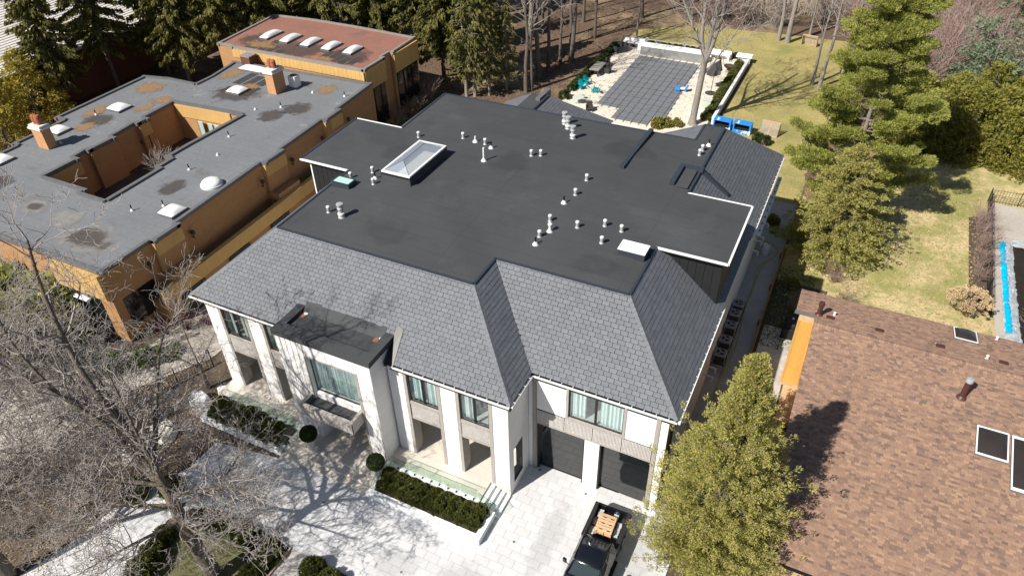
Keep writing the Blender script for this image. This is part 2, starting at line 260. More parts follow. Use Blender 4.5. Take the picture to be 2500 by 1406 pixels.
# ------------------------------------------------------------------ mesh helpers
def link(o, parent=None):
    COL.objects.link(o)
    if parent is not None: o.parent = parent
    return o
def tag(o, label=None, cat=None, group=None, kind=None):
    if label: o['label'] = label
    if cat: o['category'] = cat
    if group: o['group'] = group
    if kind: o['kind'] = kind
    return o
def empty(name, loc, label=None, cat=None, group=None, rz=0.0):
    o = bpy.data.objects.new(name, None); o.location = loc; o.rotation_euler = (0, 0, rz); o.empty_display_size = 0.2
    link(o); return tag(o, label, cat, group)
class MB:
    """Collects faces in the parent's local frame; off = origin to subtract so that parts can be given in world coordinates."""
    def __init__(s, off=(0, 0, 0)): s.v = []; s.f = []; s.o = Vector(off); s.r = []; s.cur = 0.0
    def add(s, vs, fs):
        b = len(s.v); s.v += [(p[0]-s.o.x, p[1]-s.o.y, p[2]-s.o.z) for p in vs]
        for f in fs: s.f.append(tuple(b+i for i in f)); s.r.append(s.cur)
        return s
    def hexa(s, p): return s.add(p, [(3, 2, 1, 0), (4, 5, 6, 7), (0, 1, 5, 4), (1, 2, 6, 5), (2, 3, 7, 6), (3, 0, 4, 7)])
    def box(s, x0, x1, y0, y1, z0, z1):
        if x0 > x1: x0, x1 = x1, x0
        if y0 > y1: y0, y1 = y1, y0
        return s.hexa([(x0, y0, z0), (x1, y0, z0), (x1, y1, z0), (x0, y1, z0), (x0, y0, z1), (x1, y0, z1), (x1, y1, z1), (x0, y1, z1)])
    def obox(s, c, sx, sy, sz, rz=0.0, rx=0.0, ry=0.0):
        m = Matrix.Rotation(rz, 3, 'Z') @ Matrix.Rotation(ry, 3, 'Y') @ Matrix.Rotation(rx, 3, 'X'); c = Vector(c)
        q = [(-1, -1, -1), (1, -1, -1), (1, 1, -1), (-1, 1, -1), (-1, -1, 1), (1, -1, 1), (1, 1, 1), (-1, 1, 1)]
        return s.hexa([c + m @ Vector((a*sx/2, b*sy/2, d*sz/2)) for a, b, d in q])
    def prism(s, poly, z0, z1):
        n = len(poly); vs = [(x, y, z0) for x, y in poly] + [(x, y, z1) for x, y in poly]
        return s.add(vs, [tuple(range(n-1, -1, -1)), tuple(range(n, 2*n))] + [(i, (i+1) % n, n+(i+1) % n, n+i) for i in range(n)])
    def slab(s, pts, th):
        """closed slab under a planar 3-D polygon (th along -normal)"""
        P = [Vector(p) for p in pts]; nrm = Vector((0, 0, 0))
        for i in range(len(P)): nrm += P[i].cross(P[(i+1) % len(P)])
        nrm.normalize(); n = len(P)
        return s.add([p - nrm*th for p in P] + P, [tuple(range(n-1, -1, -1)), tuple(range(n, 2*n))] + [(i, (i+1) % n, n+(i+1) % n, n+i) for i in range(n)])
    def quad(s, *p): return s.add(p, [tuple(range(len(p)))])
    def cyl(s, p0, p1, r0, r1=None, n=12, cap=True):
        r1 = r0 if r1 is None else r1; p0 = Vector(p0); p1 = Vector(p1); d = (p1-p0).normalized()
        a = d.orthogonal().normalized(); b = d.cross(a); vs = []
        for p, r in ((p0, r0), (p1, r1)):
            for i in range(n): t = 2*math.pi*i/n; vs.append(p + a*(r*math.cos(t)) + b*(r*math.sin(t)))
        fs = [(i, (i+1) % n, n+(i+1) % n, n+i) for i in range(n)]
        if cap: fs += [tuple(range(n-1, -1, -1)), tuple(range(n, 2*n))]
        return s.add(vs, fs)
    def lathe(s, c, prof, n=16):
        vs = []; fs = []; c = Vector(c); m = len(prof)
        for r, z in prof:
            for i in range(n): t = 2*math.pi*i/n; vs.append((c.x + r*math.cos(t), c.y + r*math.sin(t), c.z + z))
        for j in range(m-1):
            for i in range(n): fs.append((j*n+i, j*n+(i+1) % n, (j+1)*n+(i+1) % n, (j+1)*n+i))
        fs.append(tuple(range(n-1, -1, -1))); fs.append(tuple((m-1)*n+i for i in range(n)))
        return s.add(vs, fs)
    def tube(s, pts, r, n=8):
        for a, b in zip(pts[:-1], pts[1:]): s.cyl(a, b, r, r, n)
        return s
    def build(s, name, m, parent=None, smooth=False, bevel=0.0):
        me = bpy.data.meshes.new(name); me.from_pydata([tuple(v) for v in s.v], [], s.f)
        me.materials.append(M[m] if isinstance(m, str) else m)
        if any(s.r):
            at = me.attributes.new('rnd', 'FLOAT', 'FACE'); at.data.foreach_set('value', s.r)
        o = bpy.data.objects.new(name, me); link(o, parent)
        if smooth:
            me.polygons.foreach_set('use_smooth', [True]*len(me.polygons))
            try: me.set_sharp_from_angle(angle=R(40))
            except Exception: pass
        if bevel > 0:
            b = o.modifiers.new('edge', 'BEVEL'); b.width = bevel; b.segments = 2; b.limit_method = 'ANGLE'; b.angle_limit = R(50)
        return o
def np_mesh(name, V, F, m, parent=None, rnd=None, smooth=False):
    V = np.asarray(V, np.float32); F = np.asarray(F, np.int32); k = F.shape[1]
    me = bpy.data.meshes.new(name); me.vertices.add(len(V)); me.vertices.foreach_set('co', V.ravel())
    me.loops.add(F.size); me.loops.foreach_set('vertex_index', F.ravel())
    me.polygons.add(len(F)); me.polygons.foreach_set('loop_start', np.arange(0, F.size, k, dtype=np.int32))
    me.update(calc_edges=True); me.materials.append(M[m] if isinstance(m, str) else m)
    if rnd is not None:
        at = me.attributes.new('rnd', 'FLOAT', 'FACE'); at.data.foreach_set('value', np.asarray(rnd, np.float32))
    if smooth: me.polygons.foreach_set('use_smooth', np.ones(len(F), bool))
    o = bpy.data.objects.new(name, me); return link(o, parent)
def copy_tree(o, loc=None, rz=None, scale=None, label=None, parent=None):
    c = o.copy(); link(c); c.parent = parent
    if loc is not None: c.location = loc
    if rz is not None: c.rotation_euler = (0, 0, rz)
    if scale is not None: c.scale = (scale,)*3 if isinstance(scale, (int, float)) else scale
    if label: c['label'] = label
    for ch in list(o.children): copy_tree(ch, parent=c)
    return c
def proj(P):
    q = Vector(P) - Vector((0, 0, CAMZ)); z = q.dot(_f); return (q.dot(_r)/z*1760+1250, q.dot(_d)/z*1760+703, z)
def struct(name, o): o['kind'] = 'structure'; return o
def clip_poly(P, H):
    """clip polygon P by convex polygon H (counter-clockwise), 2-D"""
    for i in range(len(H)):
        a = H[i]; b = H[(i+1) % len(H)]; out = []
        side = lambda p: (b[0]-a[0])*(p[1]-a[1]) - (b[1]-a[1])*(p[0]-a[0])
        for j in range(len(P)):
            p = P[j]; q = P[(j+1) % len(P)]; sp = side(p); sq = side(q)
            if sp >= 0: out.append(p)
            if (sp >= 0) != (sq >= 0):
                t = sp/(sp-sq); out.append((p[0]+t*(q[0]-p[0]), p[1]+t*(q[1]-p[1])))
        P = out
        if len(P) < 3: return []
    return P
def area2(P): return 0.5*sum(P[i][0]*P[(i+1) % len(P)][1]-P[(i+1) % len(P)][0]*P[i][1] for i in range(len(P)))
def inside(P, x, y):
    c = False
    for i in range(len(P)):
        x0, y0 = P[i]; x1, y1 = P[(i+1) % len(P)]
        if (y0 > y) != (y1 > y) and x < (x1-x0)*(y-y0)/(y1-y0)+x0: c = not c
    return c
# ================================================================== SETTING: ground
rng = random.Random(7)
def sheet(name, polys, z, m, label=None):
    b = MB()
    for p in polys: b.add([(x, y, z) for x, y in p], [tuple(range(len(p)))])
    o = b.build(name, m); o['kind'] = 'structure'; return o
def grid_sheet(name, x0, x1, y0, y1, step, zf, m):
    xs = np.arange(x0, x1+1e-6, step); ys = np.arange(y0, y1+1e-6, step); X, Y = np.meshgrid(xs, ys)
    Z = zf(X, Y); V = np.stack([X.ravel(), Y.ravel(), Z.ravel()], 1); nx = len(xs)
    i = (np.arange(len(ys)-1)[:, None]*nx + np.arange(nx-1)[None]).ravel(); F = np.stack([i, i+1, i+nx+1, i+nx], 1)
    o = np_mesh(name, V, F, m, smooth=True); o['kind'] = 'structure'; return o
sheet('ground', [[(-420, -60), (300, -60), (300, 420), (-420, 420)]], -0.03, 'ground')
sheet('woodland_floor', [[(-150, 62), (-28.9, 62), (-28.9, 92.5), (-6, 104), (40, 104), (40, 180), (-150, 180)]], 0.0, 'litter')
sheet('back_lawn', [[(-28.9, 92.4), (-12.0, 92.0), (-12.0, 53.6), (-3.0, 53.6), (-1.7, 60), (-1.5, 104), (-12, 103.6), (-22, 102.5), (-28.9, 98)]], 0.004, 'lawn')
sheet('side_lawn', [[(-1.5, 40.5), (26, 40.5), (26, 80), (-1.5, 80)]], 0.004, 'lawn2')
sheet('gravel_path', [[(-6, 24.0), (-1.6, 24.0), (-1.6, 59.6), (-6, 59.6)]], 0.008, 'gravel')
sheet('planting_strip', [[(-1.5, 24), (0.9, 24), (2.2, 48), (-1.5, 48)]], 0.012, 'soil')
sheet('front_bed', [[(-36.5, 7), (-29.2, 14.0), (-29.2, 18.1), (-24.9, 18.0), (-24.9, 21.6), (-34.4, 21.6), (-36.5, 18)]], 0.002, 'soil')
# ---- driveway: pavers laid on a joint bed
DRIVE = [[(-24.9, 13.87), (-2.2, 13.87), (-2.2, 18.5), (-24.9, 18.5)], [(-11.5, 18.5), (-2.2, 18.5), (-2.2, 24.4), (-11.5, 24.4)],
         [(-29.25, 15.6), (-27.0, 13.5), (-24.9, 13.87), (-24.9, 18.25), (-29.2, 17.6)], [(-31.3, 9.2), (-27.1, 9.0), (-27.7, 12.35), (-31.0, 11.6)],
         [(-32.6, 5.0), (-26.0, 5.0), (-27.1, 9.0), (-31.3, 9.2)], [(-31.0, 11.6), (-27.7, 12.35), (-27.0, 13.5), (-29.25, 15.6)]]
drive = sheet('driveway', DRIVE, 0.006, 'joint')
sheet('gravel_strip', [[(-20.35, 13.86), (-19.0, 13.86), (-19.0, 6), (-20.6, 6)]], 0.004, 'gravel')
sheet('island_turf', [[(-27.4, 12.3), (-26.2, 13.4), (-20.5, 13.6), (-20.5, 5), (-26.6, 5)]], 0.003, 'grassgreen')
sheet('street_bed', [[(-19.0, 13.7), (-2, 13.7), (-2, 4), (-19.0, 4)]], 0.003, 'soil')
PW, PD = 0.80, 0.48
pv = []
row = 0; y = 4.8
while y < 24.4:
    x = -33.0 + (row % 2)*PW*0.5
    while x < -2.0:
        rect = [(x+.006, y+.006), (x+PW-.006, y+.006), (x+PW-.006, y+PD-.006), (x+.006, y+PD-.006)]
        cxy = (x+PW/2, y+PD/2)
        for D in DRIVE:
            pc = clip_poly(rect, D)
            if pc and abs(area2(pc)) > .004:
                full = abs(abs(area2(pc)) - abs(area2(rect))) < 1e-4; pv.append((full, cxy, pc))
        x += PW
    y += PD; row += 1
def paver_mesh():
    b = MB(); b.box(-PW/2+.006, PW/2-.006, -PD/2+.006, PD/2-.006, 0.0, 0.022); return b
pm = paver_mesh().build('paver', 'paver', drive); pm_mesh = pm.data; bpy.data.objects.remove(pm)
def on_screen(p, m=0):
    u, v, d = proj(p); return d > 0 and -m < u < 2500+m and -m < v < 1406+m
vis = sorted([p for p in pv if p[0] and on_screen((*p[1], 0))], key=lambda p: (p[1][0])**2+p[1][1]**2)
near = set(id(p) for p in vis[:300])
rest = MB()
for p in pv:
    j = rng.uniform(-.0025, .0025)
    if id(p) in near:
        o = bpy.data.objects.new('paver', pm_mesh); link(o, drive); o.location = (p[1][0], p[1][1], 0.004+j)
    else:
        rest.cur = rng.random(); rest.prism(p[2], 0.004, 0.026+j)
rs = rest.build('paver_field', 'paver', drive); rs['kind'] = 'stuff'

for i, (x0, x1, y0, y1) in enumerate(((-9.2, -7.6, 17.0, 23.6), (-8.0, -4.4, 14.4, 17.4), (-13.0, -9.4, 14.2, 17.6), (-16.5, -13.4, 14.4, 16.6), (-5.0, -2.6, 19.0, 23.6))):
    b = MB(); z_ = .034+.001*i; b.quad((x0, y0, z_), (x1, y0, z_), (x1, y1, z_), (x0, y1, z_)); b.build('tyre_mark', 'tyremark', drive)
for x, y in ((-9.95, 19.2), (-7.62, 23.6), (-10.6, 24.0), (-14.4, 15.2), (-20.6, 16.9)):
    b = MB(); b.lathe((x, y, .03), [(.07, 0), (.07, .006), (.01, .006)], 12); b.build('drain', 'coping', drive)
# ================================================================== MAIN HOUSE
H = empty('house', (-17.9, 35, 0), 'large white stone house with black flat roof and grey slate slopes', 'house')
HO = (-17.9, 35, 0)
hb = lambda: MB(HO)
ZE, ZT = 7.55, 11.0
def shear(x, y): return x - 0.03*(y-25.6)*min(1, max(0, (-18-x)/10))
FLAT = [(-28.2, 25.6), (-15.15, 25.6), (-15.15, 28.1), (-7.5, 28.1), (-7.5, 32.7), (-3.55, 32.7), (-3.55, 39.1), (-7.45, 39.1), (-7.45, 48.85), (-8.85, 48.85), (-8.85, 46.2), (-28.2, 46.2), (-28.2, 39.7), (-32.2, 39.7), (-32.2, 32.9), (-28.2, 32.9)]
def seg_d(px, py, a, b):
    ax, ay = a; bx, by = b; t = max(0, min(1, ((px-ax)*(bx-ax)+(py-ay)*(by-ay))/((bx-ax)**2+(by-ay)**2))); return math.hypot(px-ax-t*(bx-ax), py-ay-t*(by-ay))
RECTS = [(-28.2, -15.15, 25.6, 46.2), (-28.2, -7.5, 28.1, 46.2), (-28.2, -3.55, 32.7, 39.1), (-32.2, -7.5, 32.9, 39.7), (-8.85, -7.45, 28.1, 48.85)]
def roof_h(x, y):
    """tapered flat roof: every wing falls to its own edges, so hips rise from the corners and valleys from the inner corners"""
    return ZT + 0.075*min(5.5, max(0.0, max(min(x-a, b_-x, y-c, d-y) for a, b_, c, d in RECTS)))
xs = sorted(set([p[0] for p in FLAT] + [round(v, 3) for v in np.arange(-32.2, -3.5, 0.3)])); ys = sorted(set([p[1] for p in FLAT] + [round(v, 3) for v in np.arange(25.6, 48.9, 0.3)]))
vid = {}; V = []; F = []
def vget(i, j):
    if (i, j) not in vid: vid[(i, j)] = len(V); V.append((shear(xs[i], ys[j])-HO[0], ys[j]-HO[1], roof_h(xs[i], ys[j])))
    return vid[(i, j)]
for i in range(len(xs)-1):
    for j in range(len(ys)-1):
        if inside(FLAT, (xs[i]+xs[i+1])/2, (ys[j]+ys[j+1])/2): F.append((vget(i, j), vget(i+1, j), vget(i+1, j+1), vget(i, j+1)))
flat_roof = np_mesh('flat_roof', V, F, 'membrane', H)
# flashing along the edges of the flat roof
def edge_strip(b, a, c, w=0.14, h=0.05, z=ZT):
    a = Vector((shear(*a), a[1], z)); c = Vector((shear(*c), c[1], z)); d = (c-a).normalized(); n = Vector((-d.y, d.x, 0))
    b.hexa([a-n*w/2-Vector((0, 0, .08)), c-n*w/2-Vector((0, 0, .08)), c+n*w/2-Vector((0, 0, .08)), a+n*w/2-Vector((0, 0, .08)), a-n*w/2+Vector((0, 0, h)), c-n*w/2+Vector((0, 0, h)), c+n*w/2+Vector((0, 0, h)), a+n*w/2+Vector((0, 0, h))])
dark_e = [(0, 1), (1, 2), (2, 3), (3, 4), (7, 8), (8, 9), (9, 10), (10, 11), (11, 12), (15, 0), (13, 14)]
for a, c in dark_e:
    b = hb(); edge_strip(b, FLAT[a], FLAT[c]); b.build('edge_flashing', 'flash', H)
for a, c in [(4, 5), (5, 6), (6, 7), (12, 13), (14, 15)]:
    b = hb(); edge_strip(b, FLAT[a], FLAT[c], 0.11, 0.03); b.build('white_fascia', 'whitepaint', H)
z0_, z1_ = roof_h(-12, 39.77), roof_h(-12, 43.0); b = hb(); b.hexa([(-12.15, 39.77, z0_-.3), (-11.85, 39.77, z0_-.3), (-11.85, 46.2, 10.9), (-12.15, 46.2, 10.9), (-12.15, 39.77, z0_+.18), (-11.85, 39.77, z0_+.18), (-11.85, 46.2, 11.28), (-12.15, 46.2, 11.28)]); b.build('roof_curb', 'flash', H)
b = hb(); b.box(-8.75, -8.45, 39.4, 42.1, ZT+.02, ZT+.32); b.box(-8.45, -7.25, 41.85, 42.1, ZT+.02, ZT+.315); b.build('notch_curb', 'flash', H)
b = hb(); b.hexa([(-7.4, 41.9, 11.0), (-7.4, 42.2, 11.0), (-5.5, 42.75, 9.25), (-5.5, 42.45, 9.25), (-7.4, 41.9, 11.25), (-7.4, 42.2, 11.25), (-5.5, 42.75, 9.5), (-5.5, 42.45, 9.5)]); b.build('notch_curb', 'flash', H)
b = hb(); b.box(-8.45, -7.6, 39.4, 41.85, ZT+.10, ZT+.13); b.build('notch_floor', 'membrane', H)
# ---- sloping roofs
SLOPES = [
 ('front', [(-32.4, 21.57, ZE), (-11.15, 21.57, ZE), (-15.15, 25.6, ZT), (-28.2, 25.6, ZT)], (1, 0, 0)),
 ('bump', [(-11.15, 21.57, ZE), (-11.15, 24.1, ZE), (-15.15, 28.1, ZT), (-15.15, 25.6, ZT)], (0, 1, 0)),
 ('garage', [(-11.15, 24.1, ZE), (-3.45, 24.1, ZE), (-7.5, 28.1, ZT), (-15.15, 28.1, ZT)], (1, 0, 0)),
 ('right', [(-3.45, 24.1, ZE), (-3.45, 53.3, ZE), (-7.5, 48.9, ZT), (-7.5, 28.1, ZT)], (0, 1, 0)),
 ('rear_left_face', [(-12.8, 53.3, ZE), (-12.8, 46.2, ZE), (-8.85, 46.2, ZT), (-8.85, 48.85, ZT)], (0, -1, 0)),
 ('rear_right_back', [(-3.45, 53.3, ZE), (-12.8, 53.3, ZE), (-8.85, 48.87, ZT), (-7.5, 48.87, ZT)], (-1, 0, 0)),
 ('left', [(-33.1, 46.2, ZE), (-32.4, 21.57, ZE), (-28.2, 25.6, ZT), (-28.85, 46.2, ZT)], None),
 ('annex_right', [(-18.2, 46.25, 6.2), (-18.2, 56.6, 6.2), (-23.0, 53.3, 9.0), (-23.0, 46.25, 9.0)], (0, 1, 0)),
 ('annex_left', [(-27.8, 55.0, 7.0), (-27.8, 46.25, 7.0), (-24.5, 46.25, 9.0), (-24.5, 53.3, 9.0)], (0, -1, 0)),
 ('annex_back', [(-18.2, 56.6, 6.2), (-27.8, 55.0, 7.0), (-24.5, 53.3, 9.0), (-23.0, 53.3, 9.0)], None),
]
SW, SE, STH = 0.40, 0.245, 0.026
slates = []          # (basis matrix, polygon uv, full?, slope object)
for nm, P, ud in SLOPES:
    P = [Vector(p) for p in P]; nrm = (P[1]-P[0]).cross(P[-1]-P[0]).normalized()
    if nrm.z < 0: nrm = -nrm
    b = hb(); b.slab(P, 0.12); so = b.build('roof_slope', 'underlay', H)
    u = Vector(ud) if ud else (P[1]-P[0]).normalized()
    u = (u - nrm*u.dot(nrm)).normalized(); v = nrm.cross(u).normalized()
    if v.z < 0: v = -v; u = -u
    o = P[0]; uv = [((p-o).dot(u), (p-o).dot(v)) for p in P]
    if area2(uv) < 0: uv = uv[::-1]
    B = Matrix(((u.x, v.x, nrm.x, o.x), (u.y, v.y, nrm.y, o.y), (u.z, v.z, nrm.z, o.z), (0, 0, 0, 1)))
    umin = min(q[0] for q in uv); umax = max(q[0] for q in uv); vmax = max(q[1] for q in uv); g = 0.0105; r = 0; vv = 0.0
    while vv < vmax:
        uu = umin - (0.5*SW if r % 2 else 0.0) + rng.uniform(-.02, .02)
        while uu < umax:
            rect = [(uu+g, vv+g), (uu+SW-g, vv+g), (uu+SW-g, vv+SE-g*.6), (uu+g, vv+SE-g*.6)]
            pc = clip_poly(rect, uv)
            if pc and abs(area2(pc)) > 0.006: slates.append((B, pc, abs(area2(pc)-area2(rect)) < 1e-4, so, rect))
            uu += SW
        vv += SE; r += 1
def slate_score(s):
    B, pc, full, so, rect = s
    if not full: return 0
    q = [proj(B @ Vector((x, y, 0))) for x, y in pc]
    if not all(0 < a[0] < 2500 and 0 < a[1] < 1406 for a in q): return 0
    return abs(area2([(a[0], a[1]) for a in q]))
sc = [slate_score(s) for s in slates]; order = sorted(range(len(slates)), key=lambda i: -sc[i]); ind = set(order[:300])
b = MB(); w2, e2 = SW/2-.0105, SE/2-.0084; b.hexa([(-w2, -e2, 0), (w2, -e2, 0), (w2, e2, 0), (-w2, e2, 0), (-w2+.004, -e2, STH+.006), (w2-.004, -e2, STH+.006), (w2, e2, STH-.008), (-w2, e2, STH-.008)])
t_ = b.build('slate', 'slate'); slate_me = t_.data; bpy.data.objects.remove(t_)
rest = hb()
for i, (B, pc, full, so, rect) in enumerate(slates):
    j = rng.uniform(-.004, .004)
    if i in ind:
        cx_ = (rect[0][0]+rect[2][0])/2; cy_ = (rect[0][1]+rect[2][1])/2
        o = bpy.data.objects.new('slate', slate_me); link(o, so)
        o.matrix_local = Matrix.Translation(-Vector(HO)) @ B @ Matrix.Translation((cx_, cy_, j))
    else:
        rest.cur = rng.random(); n = len(pc); v0 = rect[0][1]
        rest.add([B @ Vector((x, y, 0)) for x, y in pc] + [B @ Vector((x, y, j+STH+.006-.014*(y-v0)/SE)) for x, y in pc],
                 [tuple(range(n, 2*n))] + [(k, (k+1) % n, n+(k+1) % n, n+k) for k in range(n)])
o = rest.build('slate_courses', 'slate', H); o['kind'] = 'stuff'
# hip caps
HIPS = [((-11.15, 21.57, ZE), (-15.15, 25.6, ZT)), ((-3.45, 24.1, ZE), (-7.5, 28.1, ZT)), ((-32.4, 21.57, ZE), (-28.2, 25.6, ZT)), ((-3.45, 53.3, ZE), (-7.5, 48.87, ZT)), ((-12.8, 53.3, ZE), (-8.85, 48.87, ZT)), ((-18.2, 56.6, 6.2), (-23, 53.3, 9))]
for a, c in HIPS:
    a = Vector(a); c = Vector(c); d = (c-a); n_ = int(d.length/0.26); d.normalize(); side = Vector((-d.y, d.x, 0)).normalized()
    for k in range(n_):
        if k*0.26 > d.length*1e9: break
        p = a + d*(k*0.26); q = p + d*0.25
        b = hb()
        for s_ in (-1, 1):
            t0 = p + Vector((0, 0, .055)); t1 = q + Vector((0, 0, .04)); e0 = p + side*s_*.17 + Vector((0, 0, -.055)); e1 = q + side*s_*.17 + Vector((0, 0, -.07))
            b.add([t0, t1, e1, e0], [(0, 1, 2, 3) if s_ < 0 else (3, 2, 1, 0)])
        b.cur = rng.random()
        hc = b.build('hip_cap', 'slate', H)
b = hb(); b.slab([(-24.5, 46.25, 9.02), (-23.0, 46.25, 9.02), (-23.0, 53.3, 9.02), (-24.5, 53.3, 9.02)], .1); b.build('annex_flat_roof', 'membrane', H)
b = hb(); b.box(-23.6, -23.2, 52.0, 54.3, 8.6, 9.25); b.build('annex_curb', 'coping', H)
b = hb(); b.box(-23.08, -22.92, 46.25, 53.3, 8.98, 9.12); b.build('edge_flashing', 'flash', H)
# ---- gutters with hangers
def gutter(p0, p1, out, hang=True, mt='gutter'):
    p0 = Vector(p0); p1 = Vector(p1); d = (p1-p0); Ln = d.length; d.normalize(); o_ = Vector(out); b = hb()
    def bar(a0, a1, z0, z1):
        A = p0 + o_*a0; B_ = p0 + o_*a1; b.hexa([A+Vector((0, 0, z0)), A+d*Ln+Vector((0, 0, z0)), B_+d*Ln+Vector((0, 0, z0)), B_+Vector((0, 0, z0)), A+Vector((0, 0, z1)), A+d*Ln+Vector((0, 0, z1)), B_+d*Ln+Vector((0, 0, z1)), B_+Vector((0, 0, z1))])
    bar(0, .13, -.14, -.125); bar(.13, .145, -.14, -.015); g_ = b.build('gutter', mt, H)
    b = hb(); bar2 = b
    A = p0 - o_*.02; B_ = p0 + o_*.155
    f = hb(); f.hexa([p0-o_*.06+Vector((0, 0, -.42)), p0-o_*.06+d*Ln+Vector((0, 0, -.42)), p0+d*Ln+Vector((0, 0, -.42)), p0+Vector((0, 0, -.42)), p0-o_*.06+Vector((0, 0, -.125)), p0-o_*.06+d*Ln+Vector((0, 0, -.125)), p0+d*Ln+Vector((0, 0, -.125)), p0+Vector((0, 0, -.125))])
    f.build('fascia', 'blackmetal', H)
    if hang:
        k = 0.3
        while k < Ln:
            b = hb(); c = p0 + d*k + o_*.07 + Vector((0, 0, -.015)); b.obox(c, abs(d.x)*.035+abs(o_.x)*.17, abs(d.y)*.035+abs(o_.y)*.17, .02); b.build('gutter_hanger', 'gutter', H); k += 0.62
gutter((-18.3, 21.57, ZE), (-11.15, 21.57, ZE), (0, -1, 0)); gutter((-32.4, 21.57, ZE), (-25.0, 21.57, ZE), (0, -1, 0), False, 'whitepaint')
gutter((-11.0, 24.1, ZE), (-3.45, 24.1, ZE), (0, -1, 0)); gutter((-11.15, 21.57, ZE), (-11.15, 23.95, ZE), (1, 0, 0))
gutter((-3.45, 24.0, ZE), (-3.45, 33.4, ZE), (1, 0, 0)); gutter((-3.45, 41.4, ZE), (-3.45, 53.3, ZE), (1, 0, 0))
for a, c in (((-32.4, -11.15), (21.5, 21.62)), ((-11.1, -3.45), (24.0, 24.14))):
    b = hb(); b.box(a[0], a[1], c[0]+.07, c[1]+.3, ZE-.3, ZE-.13); b.build('soffit', 'blackmetal', H)
# ---- body walls
b = hb(); b.box(-31.5, -11.35, 24.3, 46.2, 0, 7.3); b.build('wall', 'white', H)
b = hb(); b.box(-31.5, -31.3, 22.4, 24.3, .65, 7.3); b.build('wall', 'white', H)
b = hb(); b.box(-11.35, -3.82, 24.62, 53.0, 0, 5.0); b.build('wall', 'white', H)
b = hb(); b.box(-11.35, -3.82, 26.9, 53.0, 5.0, 7.3); b.build('wall', 'white', H)
b = hb(); b.box(-4.0, -3.82, 24.62, 26.9, 5.0, 7.3); b.build('wall', 'white', H)
b = hb(); b.box(-27.4, -18.6, 46.2, 54.6, 0, 6.4); b.build('wall', 'white', H)
b = hb(); b.box(-28.0, -7.7, 30.0, 46.1, 7.3, 10.95); b.build('attic_wall', 'blackpanel', H)
# ---- dormers: black board walls under the flat roof
for x0, x1, y0, y1, nm in ((-31.9, -28.0, 33.3, 39.4, 'l'), (-7.6, -3.85, 33.1, 38.8, 'r')):
    b = hb(); b.box(x0, x1, y0, y1, 6.9, 10.95); b.build('dormer_wall', 'blackpanel', H)
    nb = int((x1-x0)/0.42)
    for k in range(nb):
        b = hb(); xa = x0 + k*(x1-x0)/nb; b.box(xa+.012, xa+(x1-x0)/nb-.012, y0-.03, y0-.002, 7.0, 10.9); b.build('dormer_board', 'blackpanel', H)
    if nm == 'l':
        b = hb(); b.box(x0-.06, x0+.04, y0-.06, y0+.05, 6.9, 10.9); b.build('corner_trim', 'whitepaint', H)
b = hb(); b.box(-7.5, -3.6, 32.75, 39.05, 10.75, 10.93); b.build('dormer_soffit', 'blackmetal', H)
b = hb(); b.box(-32.4, -28.3, 33.0, 39.65, 10.75, 10.93); b.build('dormer_soffit', 'blackmetal', H)
# ---- cladding boards helper (each board its own part, on a dark backing)
def boards_x(x, ya, yb, za, zb, h=0.33, m='white', hole=None):
    """wall facing +X at x"""
    z = za; k = 0
    while z < zb-.02:
        z1 = min(zb, z+h); segs = [(ya, yb)]
        if hole and z1 > hole[2] and z < hole[3]: segs = [(ya, hole[0]), (hole[1], yb)]
        for a, c in segs:
            if c-a > .03:
                b = hb(); b.cur = rng.random(); b.box(x-.03, x, a, c, z+.006, z1-.006); b.build('cladding_board', m, H)
        z = z1; k += 1
def boards_y(y, xa, xb, za, zb, h=0.33, m='white', w=None, hole=None):
    z = za; k = 0
    while z < zb-.02:
        z1 = min(zb, z+h)
        cuts = [xa]
        if w:
            x = xa + (w*.5 if k % 2 else w)
            while x < xb-.1: cuts.append(x); x += w
        cuts.append(xb)
        for a, c in zip(cuts[:-1], cuts[1:]):
            parts = [(a, c)]
            if hole and z1 > hole[2] and z < hole[3]: parts = [(a, min(c, hole[0])), (max(a, hole[1]), c)]
            for a2, c2 in parts:
                if c2-a2 > .03:
                    b = hb(); b.cur = rng.random(); b.box(a2+.003, c2-.003, y, y+.03, z+.004, z1-.004); b.build('cladding_board', m, H)
        z = z1; k += 1
# ---- garage wing front (y = 24.12)
GY = 24.12
b = hb(); b.box(-11.35, -9.1, GY+.031, 24.62, 5.0, 7.3); b.box(-6.05, -3.82, GY+.031, 24.62, 5.0, 7.3); b.box(-8.06, -7.22, GY+.031, 24.62, 0, 3.9); b.box(-11.35, -10.82, GY+.031, 24.62, 0, 5.0); b.box(-4.38, -3.82, GY+.031, 24.62, 0, 5.0); b.box(-10.82, -4.38, GY+.031, 24.62, 3.9, 5.0); b.build('wall', 'gap', H)
boards_y(GY, -10.86, -4.44, 5.0, 7.3, 0.38, w=1.55, hole=(-9.2, -5.95, 5.05, 7.5))
boards_y(GY, -8.06, -7.22, 0, 3.9, 0.55)
boards_y(GY, -4.22, -3.82, 0, 7.3, 0.62); boards_y(GY, -11.34, -11.1, 0, 7.3, 0.33)
for x0, x1 in ((-11.1, -10.86), (-4.44, -4.22)):
    b = hb(); b.box(x0, x1, GY-.05, GY+.04, 0, 7.3); b.build('stone_trim', 'travertine', H)
b = hb(); b.box(-10.86, -4.44, GY-.04, GY+.03, 3.88, 3.98); b.build('lintel_trim', 'travertine', H)
def fluted(x0, x1, y, z0, z1, pitch=0.075):
    b = hb(); b.box(x0, x1, y, y+.05, z0, z1); o = b.build('fluted_panel', 'gap', H)
    x = x0
    b = hb()
    while x < x1-.01: b.box(x+.008, min(x1, x+pitch-.012), y-.045, y+.01, z0+.01, z1-.01); x += pitch
    tag(b.build('flutes', 'flute', o), kind='stuff')
